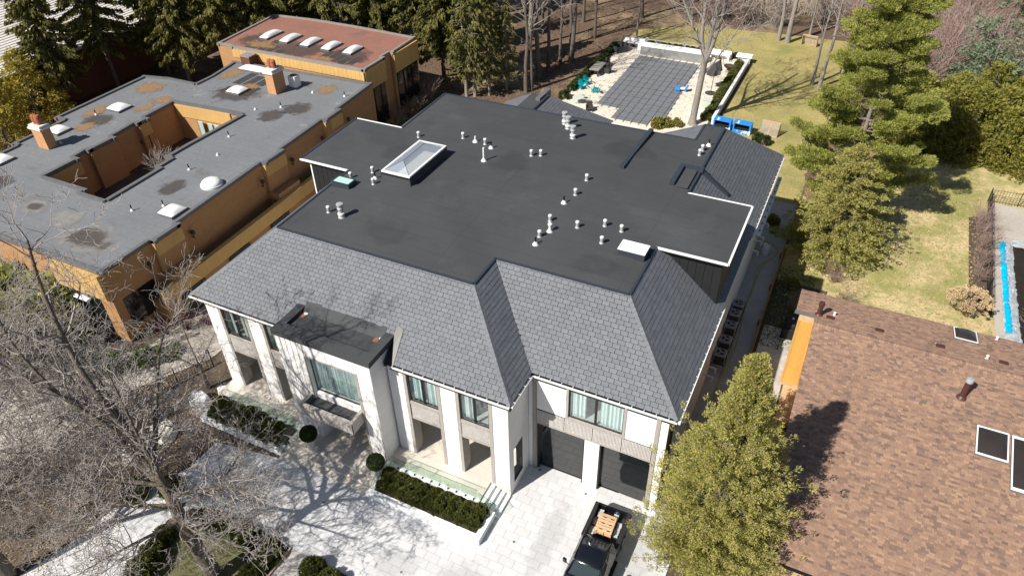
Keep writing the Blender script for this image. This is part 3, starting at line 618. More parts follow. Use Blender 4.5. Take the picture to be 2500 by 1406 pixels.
for k in range(4): fluted(-10.84+k*1.6, -10.84+k*1.6+1.57, GY, 3.99, 4.95)
# window unit
def window(x0, x1, z0, z1, y, mull=(0.5,), curtain=True, trim=0.14, depth=0.12, room=True):
    W = empty('window', (0, 0, 0)); W.parent = H
    wb = lambda: MB(HO)
    b = wb(); t = .055
    b.box(x0, x1, y, y+.08, z0, z0+t); b.box(x0, x1, y, y+.08, z1-t, z1); b.box(x0, x0+t, y, y+.08, z0+t, z1-t); b.box(x1-t, x1, y, y+.08, z0+t, z1-t); b.build('frame', 'frame', W)
    for m_ in mull:
        xm = x0+(x1-x0)*m_; b = wb(); b.box(xm-.06, xm+.06, y-.005, y+.075, z0+t, z1-t); b.build('mullion', 'frame', W)
    edges = [0]+list(mull)+[1]
    for a, c in zip(edges[:-1], edges[1:]):
        b = wb(); b.box(x0+(x1-x0)*a+.06, x0+(x1-x0)*c-.06, y+.03, y+.04, z0+t, z1-t); b.build('pane', 'winglass', W)
    if curtain:
        spans = curtain if isinstance(curtain, list) else [(0.02, .40), (.60, .98)]
        for a, c in spans:
            n_ = max(8, int((c-a)*(x1-x0)/.045)); vs = []; fs = []
            for k in range(n_+1):
                x = x0+(x1-x0)*(a+(c-a)*k/n_); yy = y+.22+.06*math.sin(k*1.35)+.03*math.sin(k*0.5+1)
                vs += [(x, yy, z0+.05), (x, yy-.02, z1-.03)]
            for k in range(n_): fs.append((2*k, 2*k+2, 2*k+3, 2*k+1))
            b = wb(); b.add(vs, fs); b.build('curtain', 'curtain', W, smooth=True)
    if room:
        b = wb(); q = 2.4
        b.quad((x0, y+.09, z0), (x1, y+.09, z0), (x1, y+q, z0), (x0, y+q, z0)); b.quad((x0, y+q, z0), (x1, y+q, z0), (x1, y+q, z1), (x0, y+q, z1)); b.quad((x0, y+.09, z0), (x0, y+q, z0), (x0, y+q, z1), (x0, y+.09, z1)); b.quad((x1, y+.09, z0), (x1, y+.09, z1), (x1, y+q, z1), (x1, y+q, z0)); b.build('room', 'roomwall', W)
    return W
# garage window
for x0, x1, z0, z1 in ((-9.2, -9.06, 4.98, 7.4), (-6.09, -5.95, 4.98, 7.4)):
    b = hb(); b.box(x0, x1, GY-.04, GY+.2, z0, z1); b.build('stone_trim', 'travertine', H)
b = hb(); b.box(-9.06, -6.09, GY-.05, GY+.2, 5.0, 5.14); b.build('window_sill', 'travertine', H)
# garage doors
for k, (x0, x1) in enumerate(((-10.82, -8.06), (-7.22, -4.38))):
    D = empty('garage_door', (0, 0, 0)); D.parent = H
    for q in range(4):
        b = hb(); za = .02+q*.965; b.box(x0+.08, x1-.08, 24.45, 24.49, za+.004, za+.961); b.build('door_panel', 'doorglass', D)
    b = hb(); b.box(x0, x0+.08, 24.16, 24.5, 0, 3.88); b.box(x1-.08, x1, 24.2, 24.5, 0, 3.88); b.box(x0, x1, 24.47, 24.52, 0, 3.88); b.build('door_frame', 'frame', D)
b = hb(); b.box(-3.83, -3.79, 24.2, 24.75, 0, 7.2); b.build('corner_cladding', 'coping', H)
b = hb(); b.cyl((-3.76, 24.95, 0), (-3.76, 24.95, 7.3), .055, n=10); b.build('downspout', 'blackmetal', H)
# ---- loggia (bump) front, y = 21.67
FY = 21.67
b = hb(); b.box(-31.5, -12.56, 20.42, 21.655, .02, .65); b.build('porch_floor', 'porch', H)
b = hb(); b.box(-31.5, -11.4, 21.657, 24.3, .02, .65); b.build('porch_floor', 'porch', H)
# floor slab rim in front of the loggia
for x0, x1 in ((-30.6, -24.85), (-18.5, -12.55)):
    b = hb(); b.box(x0, x1, 20.12, 20.42, .02, .655); b.build('porch_edge', 'whitepaint', H)
b = hb(); b.box(-24.85, -18.5, 19.2, 20.42, .02, .652); b.build('porch_floor', 'porch', H)
def column(x0, x1, y0=FY, y1=22.35, z0=.65, z1=7.3, trimL=True, trimR=True, m='white'):
    z = z0; k = 0
    while z < z1-.05:
        zz = min(z1, z+.6); b = hb(); b.cur = rng.random(); b.box(x0, x1, y0, y1 if z < 3.7 else y0+.3, z+.003, zz-.003); b.build('column_block', m, H); z = zz
    for on, xa, xb in ((trimL, x0-.2, x0), (trimR, x1, x1+.2)):
        if on:
            b = hb(); b.box(xa, xb, y0-.03, y1, z0, 3.75); b.box(xa, xb, y0-.03, y0+.3, 3.75, z1); b.build('stone_trim', 'travertine', H)
column(-15.3, -14.38); column(-12.25, -11.37, trimR=False, y1=22.0)
column(-18.5, -17.56, trimL=False); column(-31.48, -30.5, trimL=False); column(-28.25, -27.25)
for x0, x1, cur in ((-17.3, -15.5, [(.02, .36), (.52, .98)]), (-14.16, -12.45, [(.02, .34)]), (-30.28, -28.45, [(.15, .34), (.6, .8)]), (-27.02, -25.2, [(.1, .3)])):
    window(x0+.02, x1-.02, 5.05, 7.3, FY+.06, curtain=cur)
    b = hb(); b.box(x0, x1, FY-.04, FY+.3, 4.86, 5.05); b.build('window_sill', 'travertine', H)
    fluted(x0+.02, x1-.02, FY+.03, 3.86, 4.85, .07)
    b = hb(); b.box(x0, x1, FY-.03, FY+.35, 3.7, 3.85); b.build('lintel_trim', 'travertine', H)
b = hb(); b.box(-31.3, -11.6, 21.99, 24.3, 3.7, 4.6); b.build('loggia_ceiling', 'whitepaint', H)
# loggia back wall glazing
for x0, x1 in ((-16.6, -14.9), (-14.2, -12.0), (-30.2, -28.2), (-27.2, -25.4)):
    b = hb(); b.box(x0, x1, 24.22, 24.29, 1.0, 3.3); g_ = b.build('porch_window', 'doorglass', H)
    b = hb(); b.box(x0-.06, x0, 24.2, 24.3, .95, 3.36); b.box(x1, x1+.06, 24.2, 24.3, .95, 3.36); b.box(x0, x1, 24.2, 24.3, .9, 1.0); b.build('frame', 'frame', g_)
# garage window with curtains and bump side wall boards
b = hb()
window(-9.06, -6.09, 5.14, 7.42, GY+.06, curtain=[(.01, .30), (.56, .99)])
boards_x(-11.35, FY, 24.12, .0, 7.3, .31, hole=(22.2, 23.35, .65, 3.3))
b = hb(); b.box(-11.8, -11.382, FY+.04, 22.2, 0, 7.3); b.box(-11.8, -11.382, 23.35, 24.3, 0, 7.3); b.box(-11.8, -11.382, 22.2, 23.35, 3.3, 7.3); b.box(-11.8, -11.382, 22.2, 23.35, 0, .65); b.build('wall', 'gap', H)
b = hb(); b.box(-11.44, -11.425, 22.22, 23.33, .7, 1.7); b.build('rail_glass', 'railglass', H)
# ---- portico
PY = 20.42
for k in range(5):
    x0 = -24.76+k*.36
    b = hb(); b.box(x0, x0+.30, PY-.06, PY, .65, 8.3); b.build('pilaster_rib', 'white', H)
b = hb(); b.box(-24.76, -22.95, PY, 21.66, .65, 8.3); b.build('portico_pier', 'white', H)
b = hb(); b.box(-24.72, -23.14, PY-.02, PY+.01, .65, 8.3); b.build('pilaster_back', 'white', H)
b = hb(); b.box(-19.55, -18.65, PY-.03, 21.66, .65, 8.3); b.build('portico_pier', 'white', H)
b = hb(); b.box(-22.95, -19.55, PY-.03, 21.66, 7.28, 8.3); b.build('portico_lintel', 'white', H)
b = hb(); b.box(-22.95, -19.55, PY+.1, 21.66, 3.55, 4.4); b.build('portico_lintel', 'white', H)
for x0, x1 in ((-23.2, -22.98), (-19.72, -19.52)):
    b = hb(); b.box(x0, x1, PY-.055, PY+.45, 3.6, 7.28); b.build('stone_trim', 'travertine', H)
b = hb(); b.box(-23.2, -19.52, PY-.05, PY+.2, 7.2, 7.31); b.build('stone_trim', 'travertine', H)
window(-22.98, -19.72, 4.42, 7.2, PY+.25, mull=(), curtain=[(.03, .97)])
boards_x(-18.61, PY-.03, 23.0, .65, 8.3, .33)
for x0 in (-22.98, -19.72):
    b = hb(); b.box(x0-.02 if x0 < -22 else x0, x0 if x0 < -22 else x0+.2, PY, 21.6, .65, 3.6); b.build('stone_trim', 'travertine', H)
b = hb(); b.box(-22.9, -19.75, 22.6, 22.68, .65, 3.5); b.build('entrance_door', 'doorglass', H)
b = hb(); b.box(-24.7, -18.8, 23.4, 24.2, .65, 8.0); b.build('wall', 'white', H)
# portico roof: parapet around a sunken membrane
X0, X1, Y0, Y1 = -24.9, -18.5, 20.3, 23.0
b = hb(); b.box(X0, X1, Y0, Y0+.75, 8.2, 8.56); b.box(X0, X0+.5, Y0+.75, Y1+.35, 8.2, 8.56); b.box(X1-.55, X1, Y0+.75, Y1+.35, 8.2, 8.56); b.build('portico_parapet', 'membrane', H)
b = hb(); b.box(X0+.5, X1-.55, Y0+.75, Y1, 8.2, 8.34); b.build('portico_roof', 'membrane', H)
b = hb(); b.slab([(X0+.5, 22.3, 8.34), (X1-.55, 22.3, 8.34), (X1-.55, 22.95, 8.76), (X0+.5, 22.95, 8.76)], .05); b.build('portico_upstand', 'membrane', H)
for x in (-24.12, -19.13):
    b = hb(); b.box(x-.35, x+.05, 22.0, 22.45, 8.342, 8.346); b.build('rust_patch', 'rust', H)
    b = hb(); b.lathe((x, 22.35, 8.34), [(.13, 0), (.13, .04), (.06, .06), (.05, .05)], 14); b.build('roof_drain', 'pvc', H)
b = hb(); b.add([(-18.52, 21.45, 7.52), (-17.95, 21.5, 7.56), (-18.1, 23.0, 8.85), (-18.52, 23.1, 8.93)], [(0, 1, 2, 3)]); b.add([(-18.52, 21.45, 7.52), (-18.52, 23.1, 8.93), (-18.52, 23.1, 8.2), (-18.52, 21.45, 7.3)], [(0, 1, 2, 3)]); b.build('cheek_flashing', 'blackmetal', H)
# balcony
B_ = empty('balcony', (0, 0, 0)); B_.parent = H
b = hb(); b.box(-23.1, -19.9, 19.55, 20.6, 3.55, 3.95); b.build('balcony_floor', 'membrane', B_)
b = hb(); b.box(-23.22, -19.72, 19.42, 19.56, 3.5, 4.3); b.box(-23.22, -23.08, 19.56, 20.6, 3.5, 4.3); b.box(-19.86, -19.72, 19.56, 20.6, 3.5, 4.3); b.build('balcony_rim', 'gap', B_)
b = hb(); b.box(-23.26, -19.68, 19.38, 19.58, 4.3, 4.36); b.box(-23.26, -23.06, 19.58, 20.5, 4.3, 4.355); b.box(-19.88, -19.68, 19.58, 20.5, 4.3, 4.355); b.build('balcony_coping', 'travertine', B_)
x = -23.22
while x < -19.75:
    b = hb(); b.box(x+.012, x+.078, 19.37, 19.43, 3.52, 4.28); b.build('balcony_flute', 'flute', B_); x += .1
yk = 19.45
while yk < 20.5:
    b = hb(); b.box(-19.73, -19.68, yk+.012, yk+.078, 3.52, 4.28); b.build('balcony_flute', 'flute', B_); yk += .1
# ---- skylights
def frame_box(b, x0, x1, y0, y1, z0, z1, t):
    b.box(x0, x1, y0, y0+t, z0, z1); b.box(x0, x1, y1-t, y1, z0, z1); b.box(x0, x0+t, y0+t, y1-t, z0, z1); b.box(x1-t, x1, y0+t, y1-t, z0, z1)
S = empty('pyramid_skylight', (0, 0, 0)); S.parent = H
x0, x1, y0, y1 = -25.12, -23.22, 32.3, 36.65
b = hb(); frame_box(b, x0-.08, x1+.08, y0-.08, y1+.08, 11.0, 11.86, .16); b.build('curb', 'membrane', S)
b = hb(); frame_box(b, x0-.12, x1+.12, y0-.12, y1+.12, 11.86, 11.98, .2); b.build('lower_frame', 'blackmetal', S)
b = hb(); frame_box(b, x0-.1, x1+.1, y0-.1, y1+.1, 11.982, 12.09, .13); b.build('frame', 'gutter', S)
xm = (x0+x1)/2
b = hb(); A = (x0, y0, 12.07); Bq = (x1, y0, 12.07); Cq = (x1, y1, 12.07); Dq = (x0, y1, 12.07); P1 = (xm, y0+.95, 12.5); P2 = (xm, y1-.95, 12.5)
for f in ((A, Bq, P1), (Bq, Cq, P2, P1), (Cq, Dq, P2), (Dq, A, P1, P2)): b.quad(*f)
b.build('glass', 'pyrglass', S)
b = hb(); b.tube([A, P1, P2, Cq], .012, 5); b.tube([Bq, P1], .012, 5); b.tube([Dq, P2], .012, 5); b.build('glazing_bar', 'frame', S)
b = hb(); b.quad((x0, y0, 11.94), (x0, y1, 11.94), (x0, y1, 10.95), (x0, y0, 10.95)); b.quad((x1, y0, 11.94), (x1, y0, 10.95), (x1, y1, 10.95), (x1, y1, 11.94)); b.quad((x0, y1, 11.94), (x1, y1, 11.94), (x1, y1, 10.95), (x0, y1, 10.95)); b.quad((x0, y0, 11.94), (x0, y0, 10.95), (x1, y0, 10.95), (x1, y0, 11.94)); b.quad((x0, y0, 11.45), (x1, y0, 11.45), (x1, y1, 11.45), (x0, y1, 11.45)); b.build('light_shaft', 'palestone', S)
def flat_sky(x0, x1, y0, y1, z, inner, frame_m):
    S = empty('flat_skylight', (0, 0, 0)); S.parent = H
    b = hb(); frame_box(b, x0, x1, y0, y1, 11.0, z-.05, .07); b.build('curb', 'flash', S)
    b = hb(); frame_box(b, x0-.02, x1+.02, y0-.02, y1+.02, z-.05, z, .09); b.build('frame', frame_m, S)
    b = hb(); b.box(x0+.07, x1-.07, y0+.07, y1-.07, z-.045, z-.035); b.build('glass', inner, S)
    b = hb(); b.quad((x0+.08, y0+.08, 11.03), (x1-.08, y0+.08, 11.03), (x1-.08, y1-.08, 11.03), (x0+.08, y1-.08, 11.03)); b.quad((x0+.072, y0+.1, 11), (x0+.072, y1-.1, 11), (x0+.072, y1-.1, z-.06), (x0+.072, y0+.1, z-.06)); b.quad((x0+.08, y1-.072, 11), (x1-.08, y1-.072, 11), (x1-.08, y1-.072, z-.06), (x0+.08, y1-.072, z-.06)); b.build('light_shaft', inner, S)
flat_sky(-28.1, -26.78, 30.72, 31.52, 11.45, 'mint', 'flash'); flat_sky(-9.2, -7.7, 31.05, 31.98, 11.5, 'whitepaint', 'whitepaint')
# ---- vents
def vz(x, y): return roof_h(x, y)-.005
_vm = {}
def vent_part(kind, x, y, rot=0):
    z = vz(x, y)
    if kind not in _vm:
        L = []
        if kind == 'mush':
            L.append(('pipe', MB().lathe((0, 0, 0), [(.14, 0), (.13, .04), (.1, .07), (.1, .36)], 14), 'steel')); L.append(('cap', MB().lathe((0, 0, 0), [(.1, .34), (.118, .35), (.118, .40), (.1, .435), (.05, .455), (0.01, .46)], 14), 'pvc'))
        elif kind == 'black':
            L.append(('pipe', MB().lathe((0, 0, 0), [(.05, 0), (.05, .46), (.035, .46), (.03, .3)], 12), 'blackmetal')); L.append(('boot', MB().lathe((0, 0, 0), [(.19, 0), (.17, .04), (.07, .2), (.055, .2)], 14), 'pvc'))
        elif kind == 'boot':
            L.append(('pipe', MB().lathe((0, 0, 0), [(.06, 0), (.06, .42), (.04, .42)], 12), 'pvc')); L.append(('boot', MB().lathe((0, 0, 0), [(.2, 0), (.18, .04), (.09, .17), (.065, .18)], 14), 'pvc'))
        elif kind == 'tall':
            L.append(('pipe', MB().lathe((0, 0, 0), [(.065, 0), (.065, .95), (.045, .95)], 12), 'pvc')); L.append(('boot', MB().lathe((0, 0, 0), [(.2, 0), (.17, .05), (.08, .19)], 14), 'pvc'))
        elif kind == 'tallm':
            L.append(('pipe', MB().lathe((0, 0, 0), [(.19, 0), (.16, .05), (.075, .18), (.07, .45)], 12), 'pvc')); L.append(('cap', MB().lathe((0, 0, 0), [(.08, .43), (.13, .44), (.13, .52), (.06, .57), (.01, .57)], 14), 'pvc'))
        elif kind == 'flue':
            L.append(('pipe', MB().lathe((0, 0, 0), [(.22, 0), (.2, .05), (.14, .12), (.13, .62)], 16), 'steel')); L.append(('collar', MB().lathe((0, 0, 0), [(.14, .18), (.21, .2), (.2, .3), (.14, .33)], 16), 'pvc'))
            L.append(('cap', MB().lathe((0, 0, 0), [(.14, .55), (.19, .56), (.19, .66), (.17, .68), (.17, .82), (.21, .84), (.21, .92), (.03, .95)], 16), 'steel'))
        _vm[kind] = []
        for nm, b, m in L:
            o = b.build(nm, m, None, smooth=True); _vm[kind].append((nm, o.data)); bpy.data.objects.remove(o)
    parts = _vm[kind]
    root = bpy.data.objects.new('roof_vent', parts[0][1]); link(root, H); root.location = (x-HO[0], y-HO[1], z); root.rotation_euler = (rng.uniform(-.02, .02), rng.uniform(-.02, .02), rng.random()*6)
    for nm, me in parts[1:]: c = bpy.data.objects.new(nm, me); link(c, root)
for k, L in dict(mush=[(-26.56, 38.67), (-23.37, 39.39), (-21.51, 39.12), (-17.94, 38.88), (-17.38, 39.14), (-26.65, 33.15), (-25.66, 31.82), (-27.61, 32.07), (-26.27, 28.01), (-13.45, 37.34), (-13.43, 35.43), (-13.73, 32.29), (-13.70, 30.73), (-12.05, 32.31), (-10.72, 33.20), (-9.70, 33.16), (-10.31, 31.56), (-8.02, 44.80), (-8.04, 44.10)],
    black=[(-20.88, 38.78), (-25.98, 32.48), (-13.70, 34.28), (-13.62, 30.02), (-7.81, 45.72)], boot=[(-22.30, 39.17)], tall=[(-20.50, 37.00)], tallm=[(-13.36, 31.40)], flue=[(-25.21, 27.87), (-16.51, 42.60), (-17.47, 44.06), (-18.01, 44.77)]).items():
    for x, y in L: vent_part(k, x, y)
b = hb(); b.add([(-26.5, 39.3, roof_h(-26.5, 39.3)+.012), (-25.9, 39.2, roof_h(-25.9, 39.2)+.012), (-25.8, 40.0, roof_h(-25.8, 40)+.012), (-26.4, 40.0, roof_h(-26.4, 40)+.012)], [(0, 1, 2, 3)]); b.build('rust_patch', 'rust', H)
for i, (x0, x1, y0, y1, m_) in enumerate(((-21.8, -18.6, 30.5, 33.0, 'dustmark'), (-17.2, -15.4, 34.5, 37.5, 'dustmark'), (-25.5, -21.0, 41.0, 44.0, 'dustmark'), (-13.0, -9.6, 35.2, 37.6, 'dustmark'), (-24.0, -19.5, 26.3, 28.8, 'puddlemark'), (-14.5, -10.4, 40.6, 44.4, 'puddlemark'), (-20.5, -17.0, 36.0, 39.0, 'puddlemark'), (-11.6, -8.4, 28.6, 30.8, 'puddlemark'), (-27.6, -25.4, 34.6, 37.6, 'puddlemark'), (-6.8, -4.4, 34.0, 37.6, 'dustmark'), (-31.4, -28.6, 34.4, 38.4, 'dustmark'), (-12.6, -11.2, 32.9, 34.2, 'dustmark'), (-14.6, -13.0, 29.2, 31.2, 'dustmark'))):
    n_ = 6; b = hb(); vs_ = []; fs_ = []
    for a in range(n_+1):
        for c in range(n_+1): x = x0+(x1-x0)*a/n_; y = y0+(y1-y0)*c/n_; vs_.append((shear(x, y), y, roof_h(x, y)+.012+.001*i))
    for a in range(n_):
        for c in range(n_): q = a*(n_+1)+c; fs_.append((q, q+n_+1, q+n_+2, q+1))
    b.add(vs_, fs_); b.build('weather_mark', m_, H)
# ---- entrance steps, planters, railings
for k, (y0, z1) in enumerate(((18.72, .435), (18.35, .218))):
    b = hb(); b.box(-24.85, -18.5, y0, 19.2, .01, z1); b.build('entrance_step', 'porch', H)
for k in range(4):
    b = hb(); b.box(-12.55+k*.31, -12.55+(k+1)*.31, 20.1, 21.645, .01, .52-.13*k); b.build('side_step', 'whitepaint', H)
    b = hb(); b.box(-12.55+(k+1)*.31-.03, -12.55+(k+1)*.31+.004, 20.1, 21.645, .524-.13*k, .53-.13*k); b.build('step_shade_line', 'coping', H)  # dark strip painted along each edge for the shade of the risers
for nm, x0, x1, y0, y1 in (('r', -18.6, -11.5, 18.2, 20.1), ('l', -31.2, -24.88, 18.45, 20.1)):
    b = hb(); t = .32
    b.box(x0, x1, y0, y0+t, .01, .5); b.box(x1-t, x1, y0+t, y1, .01, .5); b.box(x0, x0+t, y0+t, y1, .01, .5); b.build('planter_wall', 'whitepaint', H)
    b = hb(); b.box(x0+t, x1-t, y0+t, y1, .01, .42); b.build('planter_soil', 'steelplanter', H)
def rail(pts, n, z0, h, label, slope=None):
    Rr = empty('glass_railing', (pts[0][0], pts[0][1], z0), label, 'railing'); off = (pts[0][0], pts[0][1], z0)
    for (x0, y0, za), (x1, y1, zb_), nn in n:
        for k in range(nn):
            a = k/nn+.004; c = (k+1)/nn-.004; p = [Vector((x0+(x1-x0)*t, y0+(y1-y0)*t, za+(zb_-za)*t)) for t in (a, c)]
            d = (p[1]-p[0]); d.z = 0; d.normalize(); s = Vector((-d.y, d.x, 0))*.008; up = Vector((0, 0, h))
            b = MB(off); b.hexa([p[0]-s, p[1]-s, p[1]+s, p[0]+s, p[0]-s+up, p[1]-s+up, p[1]+s+up, p[0]+s+up]); b.build('glass_pane', 'railglass', Rr)
            for t in (.25, .75):
                q = p[0]+(p[1]-p[0])*t; b = MB(off); b.cyl(q-s*9+Vector((0, 0, .12)), q+s*5+Vector((0, 0, .12)), .035, n=10); b.obox(q+Vector((0, 0, .03)), .05, .05, .1); b.build('clamp', 'blackmetal', Rr)
        b = MB(off); b.tube([(x0, y0, za+h), (x1, y1, zb_+h)], .012, 6); b.build('top_rail', 'blackmetal', Rr)
    return Rr
rail([(-18.05, 20.25)], [((-18.05, 20.25, .6), (-12.6, 20.25, .6), 5), ((-18.05, 20.25, .6), (-18.2, 19.3, .6), 1)], .6, 1.0, 'long glass railing above the hedge planter right of the entrance')
rail([(-12.55, 20.2)], [((-12.55, 20.2, .55), (-11.35, 20.2, .05), 1)], .5, .95, 'short sloping glass railing with black handrail on the side steps')
rail([(-18.35, 19.2)], [((-18.35, 19.2, .5), (-18.35, 18.45, .1), 1)], .5, .95, 'sloping glass panel beside the entrance steps near the pot')
rail([(-30.3, 20.25)], [((-30.3, 20.25, .6), (-24.95, 20.25, .6), 4)], .6, 1.0, 'glass railing above the hedge left of the entrance')
rail([(-24.9, 20.1)], [((-24.9, 20.1, .6), (-24.9, 19.2, .6), 1), ((-24.9, 19.2, .55), (-24.9, 18.45, .1), 1)], .6, .95, 'glass panels beside the entrance steps next to the left hedge')
# ================================================================== LEFT NEIGHBOUR: brick house with flat roofs
N = empty('brick_house', (-50, 40, 0), 'low orange brick house with grey flat roof, courtyard and golden fascia bays', 'house')
NO = (-50, 40, 0); nb = lambda: MB(NO)
NZ = 6.0
def nx(y): return -0.035*(y-28)              # the house stands a little askew: its long walls drift left towards the back
# roof outline, courtyard hole; coordinates follow the stepped parapets
NR = [(-41.3, 21.9), (-41.3, 26.05), (-40.95, 26.05), (-40.95, 28.5), (-41.35, 28.5), (-41.9, 38.1), (-41.5, 38.1), (-41.55, 40.55), (-41.95, 40.55), (-42.3, 46.6), (-41.9, 46.6), (-42.0, 49.1), (-42.4, 49.1), (-42.9, 55.4)]
NL = [(-60.0, 54.6), (-59.3, 50.4), (-59.3, 48.4), (-62.9, 48.4), (-65.8, 47.8), (-65.5, 37.1), (-64.3, 37.1), (-64.2, 31.9), (-63.6, 31.9), (-63.5, 21.9)]
COURT = [(-56.4, 29.2), (-51.5, 29.2), (-51.5, 28.65), (-48.8, 28.65), (-48.95, 34.0), (-49.3, 34.0), (-49.35, 35.6), (-49.95, 35.6), (-50.0, 38.0), (-49.9, 41.0), (-49.85, 44.5), (-51.2, 44.5), (-57.9, 44.1), (-57.75, 40.5), (-57.2, 40.5), (-57.2, 39.3), (-57.6, 39.3), (-57.3, 36.5), (-56.8, 36.5), (-56.8, 33.8), (-57.2, 33.8), (-57.0, 32.45), (-56.4, 32.45)]
OUT = NR + NL
# roof deck triangulated with the hole: grid cells inside outline and outside court
import itertools
def deck(name, outline, hole, z, m, step=0.5, x0=-66, x1=-40.5, y0=21.5, y1=56):
    from mathutils.geometry import tessellate_polygon
    loops = [[Vector((x, y, 0)) for x, y in outline]] + ([[Vector((x, y, 0)) for x, y in hole]] if hole else [])
    flatp = [p for l in loops for p in l]; tri = tessellate_polygon(loops)
    b = nb(); b.add([(p.x, p.y, z) for p in flatp], [t if (flatp[t[1]]-flatp[t[0]]).cross(flatp[t[2]]-flatp[t[0]]).z > 0 else t[::-1] for t in tri]); return b.build(name, m, N)
deck('flat_roof', OUT, COURT, NZ, 'groofgrey')
def offset_in(a, c, w):
    d = Vector((c[0]-a[0], c[1]-a[1])).normalized(); return Vector((-d.y, d.x))*w
def parapet(loop, z, h, w, m, sgn=1, name='parapet_coping'):
    n = len(loop)
    for i in range(n):
        a = Vector(loop[i]); c = Vector(loop[(i+1) % n]); d = (c-a)
        if d.length < .05: continue
        d.normalize(); s = Vector((-d.y, d.x))*w*sgn; a2 = a - d*.0; c2 = c + d*(w*.45)
        b = nb(); q = [a2, c2, c2+s, a2+s]
        if sgn < 0: q = q[::-1]
        b.prism([(p.x, p.y) for p in q], z-.12, z+h+.0013*i); b.build(name, m, N)
parapet(OUT, NZ, .14, .30, 'coping', 1); parapet(COURT, NZ, .17, .34, 'coping', -1)
# outer walls (brick) as one shell per run
def wall_run(loop, z0, z1, m, closed=False, name='wall', flip=False):
    n = len(loop)
    for i in range(n if closed else n-1):
        a = loop[i]; c = loop[(i+1) % n]; b = nb(); q = [(a[0], a[1], z0), (c[0], c[1], z0), (c[0], c[1], z1), (a[0], a[1], z1)]
        b.quad(*(q[::-1] if flip else q)); b.build(name, m(i) if callable(m) else m, N)
wall_run(OUT, 0, NZ-.1, 'brick', True)
wall_run(COURT, 2.4, NZ-.1, 'brick', True, 'courtyard_wall', True)
b = nb(); b.add([(x, y, 2.4) for x, y in COURT], [tuple(range(len(COURT)))]); b.build('courtyard_floor', 'soil', N)
# golden fascia of the courtyard back wall and bays
b = nb(); b.hexa([(-57.8, 44.02, 4.75), (-51.2, 44.4, 4.75), (-51.2, 44.5, 4.75), (-57.8, 44.12, 4.75), (-57.8, 43.95, 5.95), (-51.2, 44.35, 5.95), (-51.2, 44.5, 5.95), (-57.8, 44.12, 5.95)]); b.build('courtyard_fascia', 'brickgold', N)
b = nb(); b.box(-55.3, -51.6, 43.9, 43.95, 2.5, 4.7); cw = b.build('courtyard_window', 'winglass', N)
for x in (-55.2, -54.0, -53.2):
    b = nb(); b.box(x, x+.55, 43.98, 44.02, 2.5, 4.7); b.build('curtain', 'curtain', cw)
for y0, y1, x in ((36.55, 39.25, -57.2), (32.5, 33.75, -56.8), (29.6, 32.4, -56.3), (33.85, 36.4, -56.75)):
    pass
for y0, y1, xw in ((29.3, 32.4, -56.4), (33.85, 36.45, -56.85), (39.35, 40.45, -57.2)):
    b = nb(); b.box(xw-.3, xw+.04, y0, y1, 4.75, 5.86); b.build('courtyard_fascia', 'brickgold', N)
    b = nb(); b.box(xw-.3, xw-.02, y0+.1, y1-.1, 2.5, 4.7); g_ = b.build('courtyard_window', 'doorglass', N)
    b = nb(); b.box(xw-.02, xw+.03, (y0+y1)/2-.04, (y0+y1)/2+.04, 2.5, 4.7); b.build('mullion', 'frame', g_)
# street-side bays: golden fascia, window strip, brick planter box below
for k, (y0, y1, xw) in enumerate(((26.05, 28.5, -40.95), (38.1, 40.55, -41.52), (46.6, 49.1, -41.95))):
    b = nb(); b.box(xw-.5, xw+.02, y0-.02, y1+.02, 4.85, 5.86); b.build('bay_fascia', 'brickgold', N)
    b = nb(); b.box(xw-.52, xw-.3, y0+.05, y1-.05, 3.55, 4.84); g_ = b.build('bay_window', 'doorglass', N)
    for q in (.22, .5, .78):
        b = nb(); yy = y0+(y1-y0)*q; b.box(xw-.3, xw-.26, yy-.22, yy+.22, 3.6, 4.8); b.build('blind', 'curtain', g_)
        b = nb(); b.box(xw-.27, xw-.2, yy+.24, yy+.32, 3.55, 4.84); b.build('mullion', 'frame', g_)
    b = nb(); b.box(xw-.5, xw+.85, y0-.1, y1+.1, 2.7, 3.45); b.build('bay_ledge', 'brick', N)
    b = nb(); b.box(xw-.2, xw+.0, y0-.03, y0+.02, 3.5, 5.0); b.build('bay_jamb', 'brickgold', N)
# wall lanterns
for y in (25.2, 29.4, 37.4, 41.4, 45.8, 50.0):
    xw = -41.3 + nx(y)*1.3
    b = nb(); b.lathe((xw+.22, y, 4.55), [(.05, 0), (.17, .1), (.19, .25), (.12, .38), (.02, .42)], 10); b.box(xw, xw+.2, y-.03, y+.03, 4.3, 4.4); b.cyl((xw+.22, y, 4.2), (xw+.22, y, 4.56), .03, n=6); b.build('wall_lantern', 'ironrust', N)
for y in (32.2, 38.9):
    b = nb(); b.lathe((-57.0, y, 4.3), [(.05, 0), (.17, .1), (.19, .25), (.12, .38), (.02, .42)], 10); b.build('wall_lantern', 'ironrust', N)
# terrace with golden parapet along the drive side
b = nb(); b.hexa([(-40.05, 24.5, 1.9), (-39.75, 24.5, 1.9), (-40.75, 52, 1.9), (-41.05, 52, 1.9), (-40.15, 24.5, 3.0), (-39.75, 24.5, 3.0), (-40.75, 52, 3.0), (-41.15, 52, 3.0)]); b.build('terrace_parapet', 'brickgold', N)
b = nb(); b.hexa([(-42.5, 24.5, 0), (-40.0, 24.5, 0), (-41.0, 52, 0), (-43.5, 52, 0), (-42.5, 24.5, 1.9), (-40.0, 24.5, 1.9), (-41.0, 52, 1.9), (-43.5, 52, 1.9)]); b.build('terrace_wall', 'brick', N)
for y in (26.0, 31.0, 36.0):
    b = nb(); b.box(-39.95+nx(y), -39.9+nx(y), y, y+2.2, .2, 1.85); b.build('garage_opening', 'room', N)
